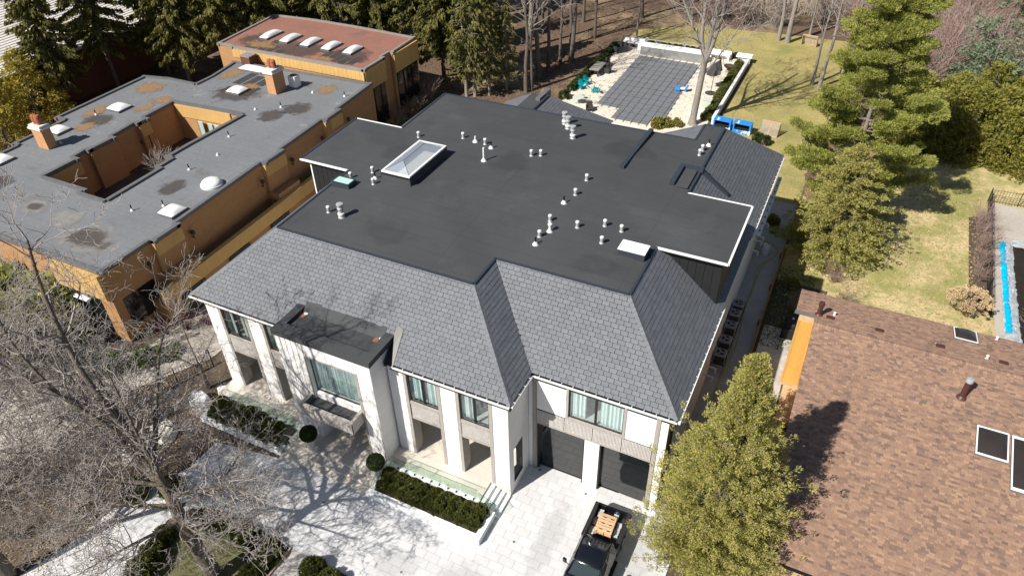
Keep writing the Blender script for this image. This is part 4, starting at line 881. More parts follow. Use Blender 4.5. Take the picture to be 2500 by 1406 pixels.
# front corner: low golden walls stepping out of the shrubs
b = nb(); b.hexa([(-47.0, 22.4, .0), (-42.9, 22.4, 0), (-42.9, 22.75, 0), (-47, 22.75, 0), (-47.0, 22.4, 2.6), (-42.9, 22.4, 1.4), (-42.9, 22.75, 1.4), (-47, 22.75, 2.6)]); b.build('garden_wall', 'brickgold', N)
b = nb(); b.box(-46.2, -41.35, 21.6, 21.88, 3.9, 5.9); b.build('front_fascia', 'brickgold', N)
b = nb(); b.hexa([(-43.0, 22.0, 0), (-42.6, 22.0, 0), (-41.4, 26.0, 0), (-41.8, 26.0, 0), (-43.0, 22.0, 2.2), (-42.6, 22.0, 2.2), (-41.4, 26, 2.6), (-41.8, 26, 2.6)]); b.build('garden_wall', 'brickgold', N)
b = nb(); b.box(-45.2, -43.6, 21.5, 22.3, 3.2, 3.3); b.build('front_canopy', 'whitepaint', N)
for x0, x1, z0, z1 in ((-46.0, -42.6, .5, 3.6), (-51.5, -48.0, .8, 3.4), (-58.0, -54.0, .8, 3.4)):
    b = nb(); b.box(x0, x1, 21.86, 21.93, z0, z1); g_ = b.build('front_window', 'doorglass', N)
    for q in (.33, .66): b = nb(); xx = x0+(x1-x0)*q; b.box(xx-.05, xx+.05, 21.82, 21.86, z0, z1); b.build('mullion', 'frame', g_)
b = nb(); b.box(-41.29, -41.24, 22.6, 25.2, 1.0, 3.4); b.build('side_window', 'doorglass', N)
# upper block with red felt roof
UZ = 7.05
UO = [(-44.3, 55.75), (-44.0, 55.75), (-44.0, 59.5), (-44.4, 59.5), (-44.4, 61.0), (-44.1, 61.0), (-44.3, 65.9), (-52.5, 66.4), (-58.3, 66.5), (-64.1, 66.1), (-63.3, 55.9), (-61.2, 55.9), (-61.2, 55.7)]
deck('red_flat_roof', UO, None, UZ, 'groofred')
parapet(UO, UZ, .13, .28, 'copingtan', 1)
wall_run(UO, 0, UZ-.1, 'brick', True, 'upper_wall')
# golden boards on the front of the upper block
x = -61.1
while x < -44.4:
    b = nb(); b.cur = rng.random(); b.box(x, x+.5, 55.63, 55.69, NZ+.05, UZ-.1); b.build('fascia_board', 'brickgold', N); x += .52
for y0, y1, xx in ((55.8, 59.3, -43.98), (61.1, 65.7, -44.05)):
    b = nb(); b.box(xx-.05, xx+.12, y0, y1, 4.9, 6.92); b.build('bay_fascia', 'brickgold', N)
    b = nb(); b.box(xx-.1, xx+.03, y0+.3, y1-.3, .6, 4.85); g_ = b.build('tall_window', 'doorglass', N)
    for q in (.33, .66):
        b = nb(); yy = y0+(y1-y0)*q; b.box(xx+.03, xx+.08, yy-.05, yy+.05, .6, 4.85); b.build('mullion', 'frame', g_)
# patches, litter and stains lying on the felt
def patch(x0, x1, y0, y1, z, m, name='roof_patch', seed=0, n=14, rag=.25, k=0.004):
    r = random.Random(seed); cx_, cy_ = (x0+x1)/2, (y0+y1)/2; P = []
    for i in range(n):
        t = 2*math.pi*i/n; q = 1+r.uniform(-rag, rag); P.append((cx_+(x1-x0)/2*math.cos(t)*q, cy_+(y1-y0)/2*math.sin(t)*q))
    b = nb(); b.add([(x, y, z+k) for x, y in P], [tuple(range(n))]); return b.build(name, m, N)
def rpatch(x0, x1, y0, y1, z, m, name='felt_strip', k=.006):
    b = nb(); b.quad((x0, y0, z+k), (x1, y0, z+k), (x1, y1, z+k), (x0, y1, z+k)); return b.build(name, m, N)
for i, (x0, x1, y0, y1) in enumerate(((-58.2, -57.2, 56.3, 59.4), (-57.1, -56.2, 56.3, 58.2), (-55.2, -54.3, 58.8, 61.2), (-60.0, -58.4, 56.4, 58.4), (-56.0, -54.9, 56.4, 57.2), (-49.6, -48.9, 57.0, 60.6), (-48.7, -48.0, 56.6, 60.2), (-47.8, -47.0, 56.4, 58.2), (-46.8, -46.0, 56.6, 58.6), (-50.6, -49.8, 56.6, 59.0))): rpatch(x0, x1, y0, y1, UZ, 'feltpatch', k=.006+.001*i)
for i, (x0, x1, y0, y1) in enumerate(((-56.2, -55.2, 50.1, 53.0), (-55.0, -54.0, 50.2, 52.6), (-53.6, -52.4, 48.0, 50.2), (-55.9, -54.9, 48.0, 49.4), (-53.8, -52.7, 50.6, 52.4))): rpatch(x0, x1, y0, y1, NZ, 'feltpatch', k=.006+.001*i)
STN = [(-48.4, -42.6, 22.4, 26.6, 'greyring'), (-47.6, -43.4, 23.2, 25.8, 'stain'), (-51.0, -47.5, 24.4, 27.2, 'greyring'), (-54.6, -51.6, 24.6, 27.0, 'greyring'), (-53.9, -52.2, 25.2, 26.4, 'stain'), (-48.8, -45.9, 44.2, 47.3, 'stain'), (-47.7, -44.6, 46.2, 49.4, 'stain'), (-47.4, -44.9, 51.0, 54.0, 'needlepatch'), (-60.8, -58.0, 43.0, 45.4, 'needlepatch'), (-63.2, -59.8, 36.8, 40.0, 'stain'), (-64.4, -62.2, 38.0, 41.6, 'needlepatch'), (-60.6, -58.6, 40.8, 43.4, 'needlepatch'), (-55.0, -52.6, 49.2, 51.2, 'needlepatch'), (-59.2, -56.6, 49.8, 54.2, 'needlepatch'), (-62.4, -60.2, 35.8, 38.2, 'needlepatch'), (-57, -51, 46, 50, 'stain'), (-46.8, -44.6, 30.8, 33.6, 'stain'), (-60.6, -57.6, 25.4, 28.4, 'stain'), (-65, -61, 44, 47.6, 'needlepatch')]
for i, (x0, x1, y0, y1, m) in enumerate(STN):
    b = nb(); b.quad((x0, y0, NZ+.012+.0007*i), (x1, y0, NZ+.012+.0007*i), (x1, y1, NZ+.012+.0007*i), (x0, y1, NZ+.012+.0007*i)); b.build('weather_stain', m, N)
for i, (x0, x1, y0, y1, m) in enumerate(((-62.5, -58.5, 56.2, 61.0, 'stain'), (-57.5, -50.0, 56.0, 60.5, 'stain'), (-50.5, -45.0, 56.2, 61.0, 'stain'), (-61.5, -56.0, 56.3, 59.0, 'needlepatch'), (-52.0, -48.0, 56.2, 57.6, 'needlepatch'))):
    b = nb(); z_ = UZ+.02+.001*i; b.quad((x0, y0, z_), (x1, y0, z_), (x1, y1, z_), (x0, y1, z_)); b.build('weather_stain', m, N)
for i in range(110):
    x = rng.uniform(-65, -54); y = rng.uniform(34, 54)
    if inside(OUT, x, y) and not inside(COURT, x, y): patch(x-.09, x+.09, y-.07, y+.07, NZ, 'needleclump', 'needle_clump', seed=i, n=6, k=.02)
# skylight domes
def dome_part(x0, x1, y0, y1, z, h=.3, parent=N, round_=False):
    cx_, cy_ = (x0+x1)/2, (y0+y1)/2; S = empty('dome_skylight', (cx_-NO[0], cy_-NO[1], z)); S.parent = parent
    a, c = (x1-x0)/2, (y1-y0)/2
    if round_:
        MB().lathe((0, 0, 0), [(a+.06, 0), (a+.06, .16), (a-.02, .17)], 28).build('curb', 'pvc', S)
        MB().lathe((0, 0, 0), [(a, .15)]+[(a*math.cos(t), .17+.42*math.sin(t)) for t in np.linspace(.1, 1.5, 8)], 28).build('dome', 'dome', S, smooth=True); return
    b = MB(); b.box(-a-.05, a+.05, -c-.05, c+.05, 0, .2); b.build('curb', 'coping', S)
    n_ = 10; vs = []; fs = []
    for i in range(n_+1):
        for j in range(n_+1):
            u = -1+2*i/n_; v = -1+2*j/n_; e = (1-abs(u)**2.6)*(1-abs(v)**2.6); vs.append((u*a, v*c, .205+h*max(0, e)**.62))
    for i in range(n_):
        for j in range(n_): k = i*(n_+1)+j; fs.append((k, k+n_+1, k+n_+2, k+1))
    b = MB(); b.add(vs, fs); b.build('dome', 'dome', S, smooth=True)
for x0, x1, y0, y1 in ((-43.5, -42.05, 28.8, 30.3), (-62.5, -60.85, 40.3, 41.8), (-63.5, -62.0, 34.7, 36.1), (-63.1, -61.55, 28.9, 30.3), (-54.9, -53.3, 47.9, 49.4)): dome_part(x0, x1, y0, y1, NZ)
dome_part(-58.0, -55.0, 53.0, 54.2, NZ, .25)
dome_part(-43.85, -42.25, 33.0, 34.6, NZ, round_=True)
for i in range(5):
    x = -59.5+i*2.83; dome_part(x-.55, x+.5, 58.9-.05*i, 61.6-.15*i, UZ, .32)
# chimneys
def chimney(x, y, sx, sy, h, pots):
    Cn = empty('chimney', (x-NO[0], y-NO[1], NZ)); Cn.parent = N
    MB().box(-sx/2, sx/2, -sy/2, sy/2, 0, h).build('stack', 'bricklit', Cn)
    MB().box(-sx/2-.14, sx/2+.14, -sy/2-.14, sy/2+.14, h, h+.16).build('cap', 'palestone', Cn)
    MB().box(-sx/2-.05, sx/2+.05, -sy/2-.05, sy/2+.05, h+.162, h+.36).build('crown', 'palestone', Cn)
    for k in range(pots):
        px = (k-(pots-1)/2)*.42; MB().lathe((px, 0, h+.36), [(.22, 0), (.2, .2), (.26, .24), (.27, .42), (.23, .62), (.26, .66), (.2, .78), (.12, .8)], 12).build('chimney_pot', 'clay', Cn, smooth=True)
chimney(-61.0, 33.0, 1.3, .85, 1.75, 2); chimney(-50.5, 50.3, 1.0, 1.5, 2.0, 2)
b = nb(); b.box(-58.7, -57.5, 54.3, 55.4, NZ, NZ+.9); b.build('low_chimney', 'redbrick', N)
b = nb(); b.box(-58.75, -57.45, 54.25, 55.45, NZ+.9, NZ+1.0); b.build('low_chimney_cap', 'copingtan', N)
# roof plant
A_ = empty('rooftop_condenser', (-49.6, 51.9, NZ), 'white louvred condenser standing on the grey roof beside the chimney', 'air conditioner')
MB().box(-.42, .42, -.38, .38, .06, 1.15).build('casing', 'gutter', A_); MB().lathe((0, 0, 1.15), [(.34, 0), (.34, .05), (.28, .055), (.05, .03)], 18).build('fan_grille', 'clay', A_); MB().box(-.4, .4, -.36, .36, 0, .06).build('base', 'coping', A_)
for k, (x, y) in enumerate(((-47.05, 51.35), (-43.64, 51.88), (-47.68, 47.45), (-49.58, 46.08), (-47.83, 40.77), (-46.25, 37.75), (-46.57, 34.91), (-44.11, 29.93), (-45.77, 28.48), (-62.6, 39.2), (-60.52, 33.85), (-50.2, 52.6))):
    S = MB().lathe((0, 0, 0), [(.14, 0), (.12, .06), (.06, .16), (.06, .2)], 12).build('vent_boot', 'pvc', N); S.location = (x-NO[0], y-NO[1], NZ)
    if k not in (0, 3, 5, 10): MB().lathe((0, 0, .16), [(.05, 0), (.05, .34), (.03, .34)], 10).build('pipe', 'blackmetal', S)
# concrete apron, retaining kerb and iron fence between the two houses
sheet('neighbour_drive', [[(-41.5, 9.0), (-38.2, 12.9), (-38.1, 17.6), (-34.9, 23.0), (-34.0, 40), (-39.6, 40), (-39.6, 24.3), (-40.3, 19.2), (-46, 14.5), (-46, 9)]], .012, 'concrete')
# ================================================================== RIGHT NEIGHBOUR: brown shingled house
K = empty('shingled_house', (8, 30, 0), 'low house with brown asphalt shingle roof and cedar board wall', 'house')
KO = (8, 30, 0); kb = lambda: MB(KO)
b = kb(); b.box(1.7, 26, 21.8, 35.8, 0, 3.4); b.build('wall', 'tanboard', K)
b = kb(); b.box(.7, 26, 37.0, 39.4, 0, 5.3); b.build('wall', 'tanboard', K)
b = kb(); b.box(1.75, 26, 35.7, 37.1, 0, 5.9); b.build('wall', 'tanboard', K)
KSL = [('front', [(1.45, 21.4, 3.5), (26, 21.4, 3.5), (26, 35.85, 6.21), (1.45, 35.85, 6.21)]), ('rear', [(26, 39.85, 5.5), (.35, 39.85, 5.5), (.35, 36.85, 6.03), (26, 36.85, 6.03)]), ('rear_ridge', [(26, 36.85, 6.03), (1.45, 36.85, 6.03), (1.45, 35.85, 6.21), (26, 35.85, 6.21)])]
sh = []
for nm, P in KSL:
    P = [Vector(p) for p in P]; nrm = (P[1]-P[0]).cross(P[-1]-P[0]).normalized()
    if nrm.z < 0: nrm = -nrm
    b = kb(); b.slab(P, .14); so = b.build('roof_slope', 'underlay', K)
    u = (P[1]-P[0]).normalized(); v = nrm.cross(u)
    if v.z < 0: v = -v; u = -u
    o = P[0] if u.dot(P[1]-P[0]) > 0 else P[1]
    uv = [((p-o).dot(u), (p-o).dot(v)) for p in P]
    if area2(uv) < 0: uv = uv[::-1]
    B = Matrix(((u.x, v.x, nrm.x, o.x), (u.y, v.y, nrm.y, o.y), (u.z, v.z, nrm.z, o.z), (0, 0, 0, 1)))
    um = max(q[0] for q in uv); vm = max(q[1] for q in uv); vv = 0; e = .135
    while vv < vm:
        uu = -rng.uniform(0, .3)
        while uu < um:
            wd = rng.choice((.13, .17, .2, .24, .28, .31)); rect = [(uu+.002, vv+.002), (uu+wd-.002, vv+.002), (uu+wd-.002, vv+e), (uu+.002, vv+e)]
            c = B @ Vector((uu, vv, 0))
            if c.x < 15.5:
                pc = clip_poly(rect, uv)
                if pc and abs(area2(pc)) > .002: sh.append((B, pc, wd, abs(area2(pc)-area2(rect)) < 1e-5, so, rect))
            uu += wd
        vv += e
def sscore(s):
    B, pc, wd, full, so, rect = s
    if not full: return 0
    q = [proj(B @ Vector((x, y, 0))) for x, y in pc]
    if not all(1930 < a[0] < 2500 and 0 < a[1] < 1400 for a in q): return 0
    return abs(area2([(a[0], a[1]) for a in q]))
ks = [sscore(s) for s in sh]; ind = set(sorted(range(len(sh)), key=lambda i: -ks[i])[:300]); kme = {}
rest = kb()
for i, (B, pc, wd, full, so, rect) in enumerate(sh):
    j = rng.choice((0, 0, .004)); t = .007
    if i in ind:
        if wd not in kme:
            q = MB(); a = wd/2-.002; q.hexa([(-a, -.0665, 0), (a, -.0665, 0), (a, .0665, 0), (-a, .0665, 0), (-a, -.0665, t+.005), (a, -.0665, t+.005), (a, .0665, t-.004), (-a, .0665, t-.004)]); x_ = q.build('shingle', 'shingle'); kme[wd] = x_.data; bpy.data.objects.remove(x_)
        o = bpy.data.objects.new('shingle', kme[wd]); link(o, so); o.matrix_local = Matrix.Translation(-Vector(KO)) @ B @ Matrix.Translation(((rect[0][0]+rect[2][0])/2, (rect[0][1]+rect[2][1])/2, j))
    else:
        rest.cur = rng.random(); n = len(pc); v0 = rect[0][1]
        rest.add([B @ Vector((x, y, 0)) for x, y in pc]+[B @ Vector((x, y, j+t+.005-.009*(y-v0)/.135)) for x, y in pc], [tuple(range(n, 2*n))]+[(k, (k+1) % n, n+(k+1) % n, n+k) for k in range(n)])
tag(rest.build('shingle_courses', 'shingle', K), kind='stuff')
x = 1.5
while x < 15:
    b = kb(); b.cur = rng.random(); b.add([(x, 35.68, 6.205), (x+.13, 35.68, 6.205), (x+.145, 35.85, 6.26), (x, 35.85, 6.26), (x+.13, 36.03, 6.21), (x, 36.03, 6.21)], [(0, 1, 2, 3), (3, 2, 4, 5)]); b.build('ridge_cap', 'shingle', K); x += .15
# drip edges
for p in (((1.4, 21.35), (26, 21.43), 3.4, 3.52),): b = kb(); b.box(1.4, 26, 21.33, 21.41, 3.38, 3.53); b.build('gutter', 'blackmetal', K)
b = kb(); b.hexa([(.3, 36.78, 5.86), (1.46, 36.78, 5.86), (1.46, 36.86, 5.86), (.3, 36.86, 5.86), (.3, 36.78, 6.06), (1.46, 36.78, 6.06), (1.46, 36.86, 6.06), (.3, 36.86, 6.06)]); b.build('flashing', 'coping', K)
for k in range(9):
    b = kb(); xa = .62+k*.122; b.cur = rng.random(); b.box(xa+.004, xa+.118, 36.42+.0, 36.46, .6, 5.7); b.build('cedar_board', 'cedarboard', K)
b = kb(); b.box(.6, 1.74, 36.46, 37.05, .3, 5.85); b.build('wall', 'tanboard', K)
b = kb(); b.box(.85, 1.75, 33.2, 36.35, .0, .45); b.build('bench_box', 'tanboard', K)
def kz(y): return 3.5+.1875*(y-21.4) if y < 35.85 else 6.21-.178*(y-35.85)
def flue(x, y, h, r, capm='steel'):
    S = MB().lathe((0, 0, 0), [(r*2, -.05), (r*1.6, .06), (r*1.05, .14), (r, h)], 14).build('flue_pipe', 'brownpipe', K, smooth=True); S.location = (x-KO[0], y-KO[1], kz(y))
    MB().lathe((0, 0, h), [(r*1.3, -.12), (r*1.35, .04), (r*1.2, .1), (r*.4, .12)], 14).build('cap', capm, S, smooth=True)
flue(9.24, 33.5, 1.25, .14); flue(1.62, 37.0, .85, .13, 'brownpipe')
for x, y in ((2.25, 36.95), (4.94, 36.95), (8.09, 36.93), (11.2, 36.9)):
    b = kb(); b.obox((x, y, kz(y)+.06), .42, .22, .1, rx=-.17); b.build('low_vent', 'brownpipe', K)
for x, y in ((2.46, 37.45), (10.4, 36.95), (11.11, 39.5)):
    b = kb(); b.lathe((x, y, kz(y)-.02), [(.12, 0), (.07, .05), (.07, .22), (.09, .24), (.03, .28)], 10); b.build('vent_cap', 'pvc', K)
def tilt_sky(x0, x1, y0, y1, fm):
    S = empty('tilted_skylight', (0, 0, 0)); S.parent = K
    P = [(x0, y0, kz(y0)), (x1, y0, kz(y0)), (x1, y1, kz(y1)), (x0, y1, kz(y1))]; up = Vector((0, 0, .16))
    def ring(off, d, z0, z1, m, nm):
        for (a, c) in ((0, 1), (1, 2), (2, 3), (3, 0)):
            A = Vector(P[a]); Cc = Vector(P[c]); mid = (Vector(P[0])+Vector(P[2]))/2; i0 = A+(mid-A)*d; i1 = Cc+(mid-Cc)*d
            b = kb(); z0v = Vector((0, 0, z0)); z1v = Vector((0, 0, z1)); b.hexa([A+z0v, Cc+z0v, i1+z0v, i0+z0v, A+z1v, Cc+z1v, i1+z1v, i0+z1v]); b.build(nm, m, S)
    ring(0, .07, -.05, .12, 'coping', 'curb'); ring(0, .09, .122, .17, fm, 'frame')
    mid = (Vector(P[0])+Vector(P[2]))/2; n_ = 8; vs = []; fs = []
    for i in range(n_+1):
        for j in range(n_+1):
            a = i/n_; c = j/n_; p = Vector(P[0])*(1-a)*(1-c)+Vector(P[1])*a*(1-c)+Vector(P[2])*a*c+Vector(P[3])*(1-a)*c; p = mid+(p-mid)*.93; q = (1-abs(2*a-1)**2.4)*(1-abs(2*c-1)**2.4); vs.append(p+Vector((0, 0, .15+.2*q**.6)))
    for i in range(n_):
        for j in range(n_): k = i*(n_+1)+j; fs.append((k, k+n_+1, k+n_+2, k+1))
    b = kb(); b.add(vs, fs); b.build('glass', 'skyglass', S, smooth=True)
tilt_sky(10.0, 11.42, 30.25, 31.92, 'gutter'); tilt_sky(11.55, 13.0, 28.85, 31.9, 'gutter')
tilt_sky(8.85, 10.05, 38.25, 39.6, 'gutter')
# patio behind the cedar, pavers as pieces
PT = sheet('patio', [[(-1.35, 34.5), (.75, 34.5), (.75, 42.2), (-1.35, 42.2)]], .016, 'joint')
row = 0; y = 34.5
while y < 42.1:
    x = -1.35-(.2 if row % 2 else 0)
    while x < .7:
        b = MB(); b.cur = rng.random(); b.box(max(-1.35, x)+.006, min(.75, x+.42)-.006, y+.006, y+.294, .018, .036); b.build('patio_paver', 'patiostone', PT); x += .42
    y += .3; row += 1
Q = empty('covered_grill', (.35, 42.0, .03), 'black vinyl-covered grill standing on the small patio', 'grill')
b = MB(); pr = [(-.5, -.7), (.45, -.7), (.5, .7), (-.45, .7)]
b.hexa([(-.52, -.75, 0), (.5, -.75, 0), (.5, .75, 0), (-.52, .75, 0), (-.46, -.68, .85), (.4, -.68, .85), (.4, .68, .85), (-.46, .68, .85)]); b.build('lower_cover', 'bbq', Q, bevel=.06)
b = MB(); b.hexa([(-.42, -.6, .84), (.36, -.6, .84), (.36, .6, .84), (-.42, .6, .84), (-.2, -.5, 1.2), (.3, -.5, 1.2), (.3, .5, 1.2), (-.2, .5, 1.2)]); b.build('hood_cover', 'bbq', Q, bevel=.08)
b = MB(); b.box(-.03, .12, .1, .32, 1.201, 1.205); b.build('care_tag', 'pvc', Q)
# retaining timbers along the path
RW = empty('timber_retaining_wall', (-1.6, 50, 0), 'long low brown timber retaining wall beside the gravel path', 'wall')
for k in range(8):
    y0 = 24+k*4.45
    for q in range(3):
        b = MB((-1.6, 50, 0)); b.box(-1.68, -1.55, y0+.01, min(59.6, y0+4.44), q*.16+.005, q*.16+.155); b.build('timber', 'retwood', RW)
    b = MB((-1.6, 50, 0)); b.box(-1.82, -1.69, y0+.1, y0+.22, 0, .55); b.build('post', 'retwood', RW)
# ================================================================== SIDE PATH THINGS
AC = empty('condenser', (-3.33, 36.57, .62), 'grey condenser on a wall bracket, nearest to the garage of five in a row', 'air conditioner', 'condensers along the side wall')
a = .39
MB().box(-a, a, -a, a, .03, .82).build('casing', 'ac', AC, bevel=.05)
for s in range(4):
    b = MB()
    for q in range(11): b.obox((0, -a-.012, .1+q*.06), .66, .03, .02) if s == 0 else (b.obox((a+.012, 0, .1+q*.06), .03, .66, .02) if s == 1 else (b.obox((0, a+.012, .1+q*.06), .66, .03, .02) if s == 2 else b.obox((-a-.012, 0, .1+q*.06), .03, .66, .02)))
    tag(b.build('louvre', 'acdark', AC), kind='stuff')
MB().lathe((0, 0, .82), [(.33, 0), (.33, .03), (.29, .03), (.28, .005)], 24).build('fan_ring', 'ac', AC)
MB().lathe((0, 0, .822), [(.285, 0), (.285, .004), (.01, .004)], 24).build('fan_well', 'acdark', AC)
for q in range(3):
    t = q*2.094; b = MB(); b.obox((.14*math.cos(t), .14*math.sin(t), .835), .26, .13, .008, rz=t, rx=.25); b.build('fan_blade', 'ac', AC)
MB().lathe((0, 0, .83), [(.06, 0), (.06, .025), (.02, .035)], 12).build('fan_hub', 'ac', AC)
for s in (-.3, .3):
    b = MB(); b.box(-.46, .42, s-.03, s+.03, -.05, .03); b.hexa([(-.46, s-.025, -.55), (-.42, s-.025, -.55), (-.42, s+.025, -.55), (-.46, s+.025, -.55), (-.46, s-.025, -.05), (-.40, s-.025, -.05), (-.40, s+.025, -.05), (-.46, s+.025, -.05)]); b.build('bracket', 'blackmetal', AC)
for y, l in ((38.0, 'grey condenser on a wall bracket, second from the garage end of the row'), (39.63, 'grey condenser on a wall bracket, middle one of the five'), (41.0, 'grey condenser on a wall bracket, fourth from the garage end'), (42.13, 'grey condenser on a wall bracket, farthest from the garage of five')):
    copy_tree(AC, (-3.33, y, .62), label=l)
D_ = empty('plastic_drum', (-2.95, 50.9, .01), 'white plastic drum standing on the gravel by the hose', 'drum')
MB().lathe((0, 0, 0), [(.29, 0), (.3, .03), (.3, .3), (.31, .32), (.3, .34), (.3, .6), (.31, .62), (.3, .64), (.3, .9), (.27, .95)], 22).build('body', 'barrel', D_, smooth=True)
MB().lathe((0, 0, .94), [(.26, 0), (.26, .03), (.2, .035), (.19, .02)], 22).build('lid', 'barrel', D_); MB().lathe((.1, .08, .96), [(.05, 0), (.05, .03), (.01, .035)], 10).build('bung', 'acdark', D_)
def spline(P, n=8):
    P = [Vector(p) for p in P]; out = []
    for i in range(len(P)-1):
        p0 = P[max(0, i-1)]; p1 = P[i]; p2 = P[i+1]; p3 = P[min(len(P)-1, i+2)]
        for k in range(n): t = k/n; out.append(.5*((2*p1)+(-p0+p2)*t+(2*p0-5*p1+4*p2-p3)*t*t+(-p0+3*p1-3*p2+p3)*t**3))
    return out+[P[-1]]
hp = [(-3.47, 52.86), (-2.6, 52.4), (-2.14, 51.65), (-2.32, 50.6), (-2.99, 49.35), (-3.08, 47.98), (-2.98, 45.78), (-3.0, 42.78), (-2.95, 40.83), (-2.85, 38.15), (-3.0, 35.63), (-2.9, 31.5), (-2.8, 28)]
for dx, l in ((0, 'long yellow-green hose lying on the gravel closest to the wall'), (.13, 'long yellow-green hose lying on the gravel, outer one of the pair')):
    ph = random.Random(int(dx*100)); tag(MB().tube(spline([(x+dx*(1+.6*math.sin(i*1.7)), y+dx*.2, .03) for i, (x, y) in enumerate(hp)], 5), .028, 6).build('garden_hose', 'hose', None, smooth=True), l, 'hose')
cp = [(-2.9+.33*math.cos(t)*(1+.1*math.sin(3*t)), 54.6+.5*math.sin(t)*(1+.07*math.cos(2*t)), .03+.004*k) for k, t in enumerate(np.linspace(0, 18, 60))]
tag(MB().tube(cp, .03, 5).build('hose_coil', 'blackmetal', None), 'small coil of black hose on the gravel beyond the white drum', 'hose')
# vent pipes on the side wall
for y, z in ((47.2, 2.6), (48.6, 2.6), (49.6, 2.4), (51.3, 2.6), (33.6, 1.9), (34.4, 1.9)):
    b = hb(); b.tube([(-3.85, y, z), (-3.3, y, z), (-3.22, y, z-.05), (-3.22, y, z-.35)], .06, 8); b.build('side_vent', 'pvc', H, smooth=True)
for k in range(9):
    b = hb(); yy = 44.2+k*.95; b.box(-3.42, -3.12, yy, yy+.93, 5.9, 6.02); b.build('ledge_panel', 'gutter', H)
    b = hb(); b.add([(-3.34, yy+.35, 6.026), (-3.18, yy+.35, 6.026), (-3.26, yy+.62, 6.026)], [(0, 1, 2)]); b.build('ledge_slot', 'blackmetal', H)
b = hb(); b.box(-3.83, -3.80, 34.0, 42.5, 2.3, 4.3); b.build('wall_sheathing', 'gutter', H)
# ================================================================== PICKUP TRUCK
T = empty('pickup_truck', (-5.68, 19.6, .006), 'black pickup truck with a pallet in its bed, backed up to the garage', 'pickup')
def prof_body(b, prof, y0, y1):
    pass
# body side profile is built from lofted cross-sections along the length (y: front -, rear +)
def loft(sections, m, name, parent, smooth=True, close=True):
    """sections: list of (y, [(x,z)...]) with the same count, closed ring"""
    vs = []; fs = []; n = len(sections[0][1])
    for y, ring in sections: vs += [(x, y, z) for x, z in ring]
    for i in range(len(sections)-1):
        for k in range(n): fs.append((i*n+k, i*n+(k+1) % n, (i+1)*n+(k+1) % n, (i+1)*n+k))
    if close: fs.append(tuple(range(n))); fs.append(tuple(reversed(range((len(sections)-1)*n, len(sections)*n))))
    b = MB(); b.add(vs, fs); return b.build(name, m, parent, smooth=smooth)
def ring(w, z0, z1, tuck=.06, r=.1): return [(-w+tuck, z0), (w-tuck, z0), (w, z0+.18), (w, z1-r), (w-r*.8, z1), (-w+r*.8, z1), (-w, z1-r), (-w, z0+.18)]
loft([(-2.95, ring(.86, .5, .92)), (-2.85, ring(.94, .42, 1.06)), (-2.2, ring(.98, .4, 1.14)), (-1.35, ring(.99, .4, 1.17)), (-1.2, ring(.99, .4, 1.17)), (.55, ring(.98, .4, 1.17)), (.72, ring(.98, .4, 1.17))], 'carpaint', 'body', T)
# bed: floor, sides, tailgate
for s, nm in ((-1, 'bed_side'), (1, 'bed_side')):
    b = MB(); xo = s*.98; xi = s*.80; b.hexa([(min(xo, xi), .72, .42), (max(xo, xi), .72, .42), (max(xo, xi)*1, 2.92, .46), (min(xo, xi), 2.92, .46), (min(xo, xi), .72, 1.3), (max(xo, xi), .72, 1.3), (max(xo, xi), 2.9, 1.3), (min(xo, xi), 2.9, 1.3)]); b.build('bed_side', 'carpaint', T, bevel=.04)
MB().box(-.98, .98, 2.86, 2.96, .5, 1.28).build('tailgate', 'carpaint', T, bevel=.035)
MB().box(-.8, .8, .72, 2.86, .6, .78).build('bed_floor', 'bedliner', T)
MB().box(-.8, .8, .72, .78, .78, 1.25).build('bed_front', 'bedliner', T)
for s in (-1, 1):
    b = MB(); b.box(s*.80-.012, s*.80+.012, .8, 2.85, .78, 1.26); b.build('bed_lining', 'bedliner', T)
    b = MB(); b.box(s*.89-.1, s*.89+.1, .75, 2.9, 1.302, 1.325); b.build('bed_rail', 'tyre', T)
    b = MB(); b.box(s*.99-.03, s*.99+.02, 2.78, 2.955, .82, 1.2); b.build('tail_light', 'redlens', T)
    for y in (-1.95, 1.75):
        Wh = MB().cyl((s*.82, y, .4), (s*.99, y, .4), .4, n=24).build('wheel', 'tyre', T); MB().cyl((s*.985, y, .4), (s*1.0, y, .4), .25, n=18).build('rim', 'steel', Wh)
    b = MB(); b.hexa([(s*1.0-.02, -.98, 1.08), (s*1.0+.02, -.98, 1.08), (s*1.22, -.9, 1.12), (s*1.2, -.86, 1.12), (s*1.0-.02, -.98, 1.14), (s*1.0+.02, -.98, 1.14), (s*1.22, -.9, 1.2), (s*1.2, -.86, 1.2)]); b.build('mirror_arm', 'blackmetal', T)
    b = MB(); b.obox((s*1.2, -.92, 1.24), .2, .14, .3, rz=s*.25); b.build('mirror', 'carpaint', T, bevel=.04)
    for y in (-.35, .5):
        b = MB(); b.box(s*.99-.015, s*.99+.035, y, y+.2, .98, 1.02); b.build('door_handle', 'carpaint', T)
    b = MB(); b.box(s*.98-.03, s*.98+.12, -1.2, .6, .34, .42); b.build('side_step', 'tyre', T)
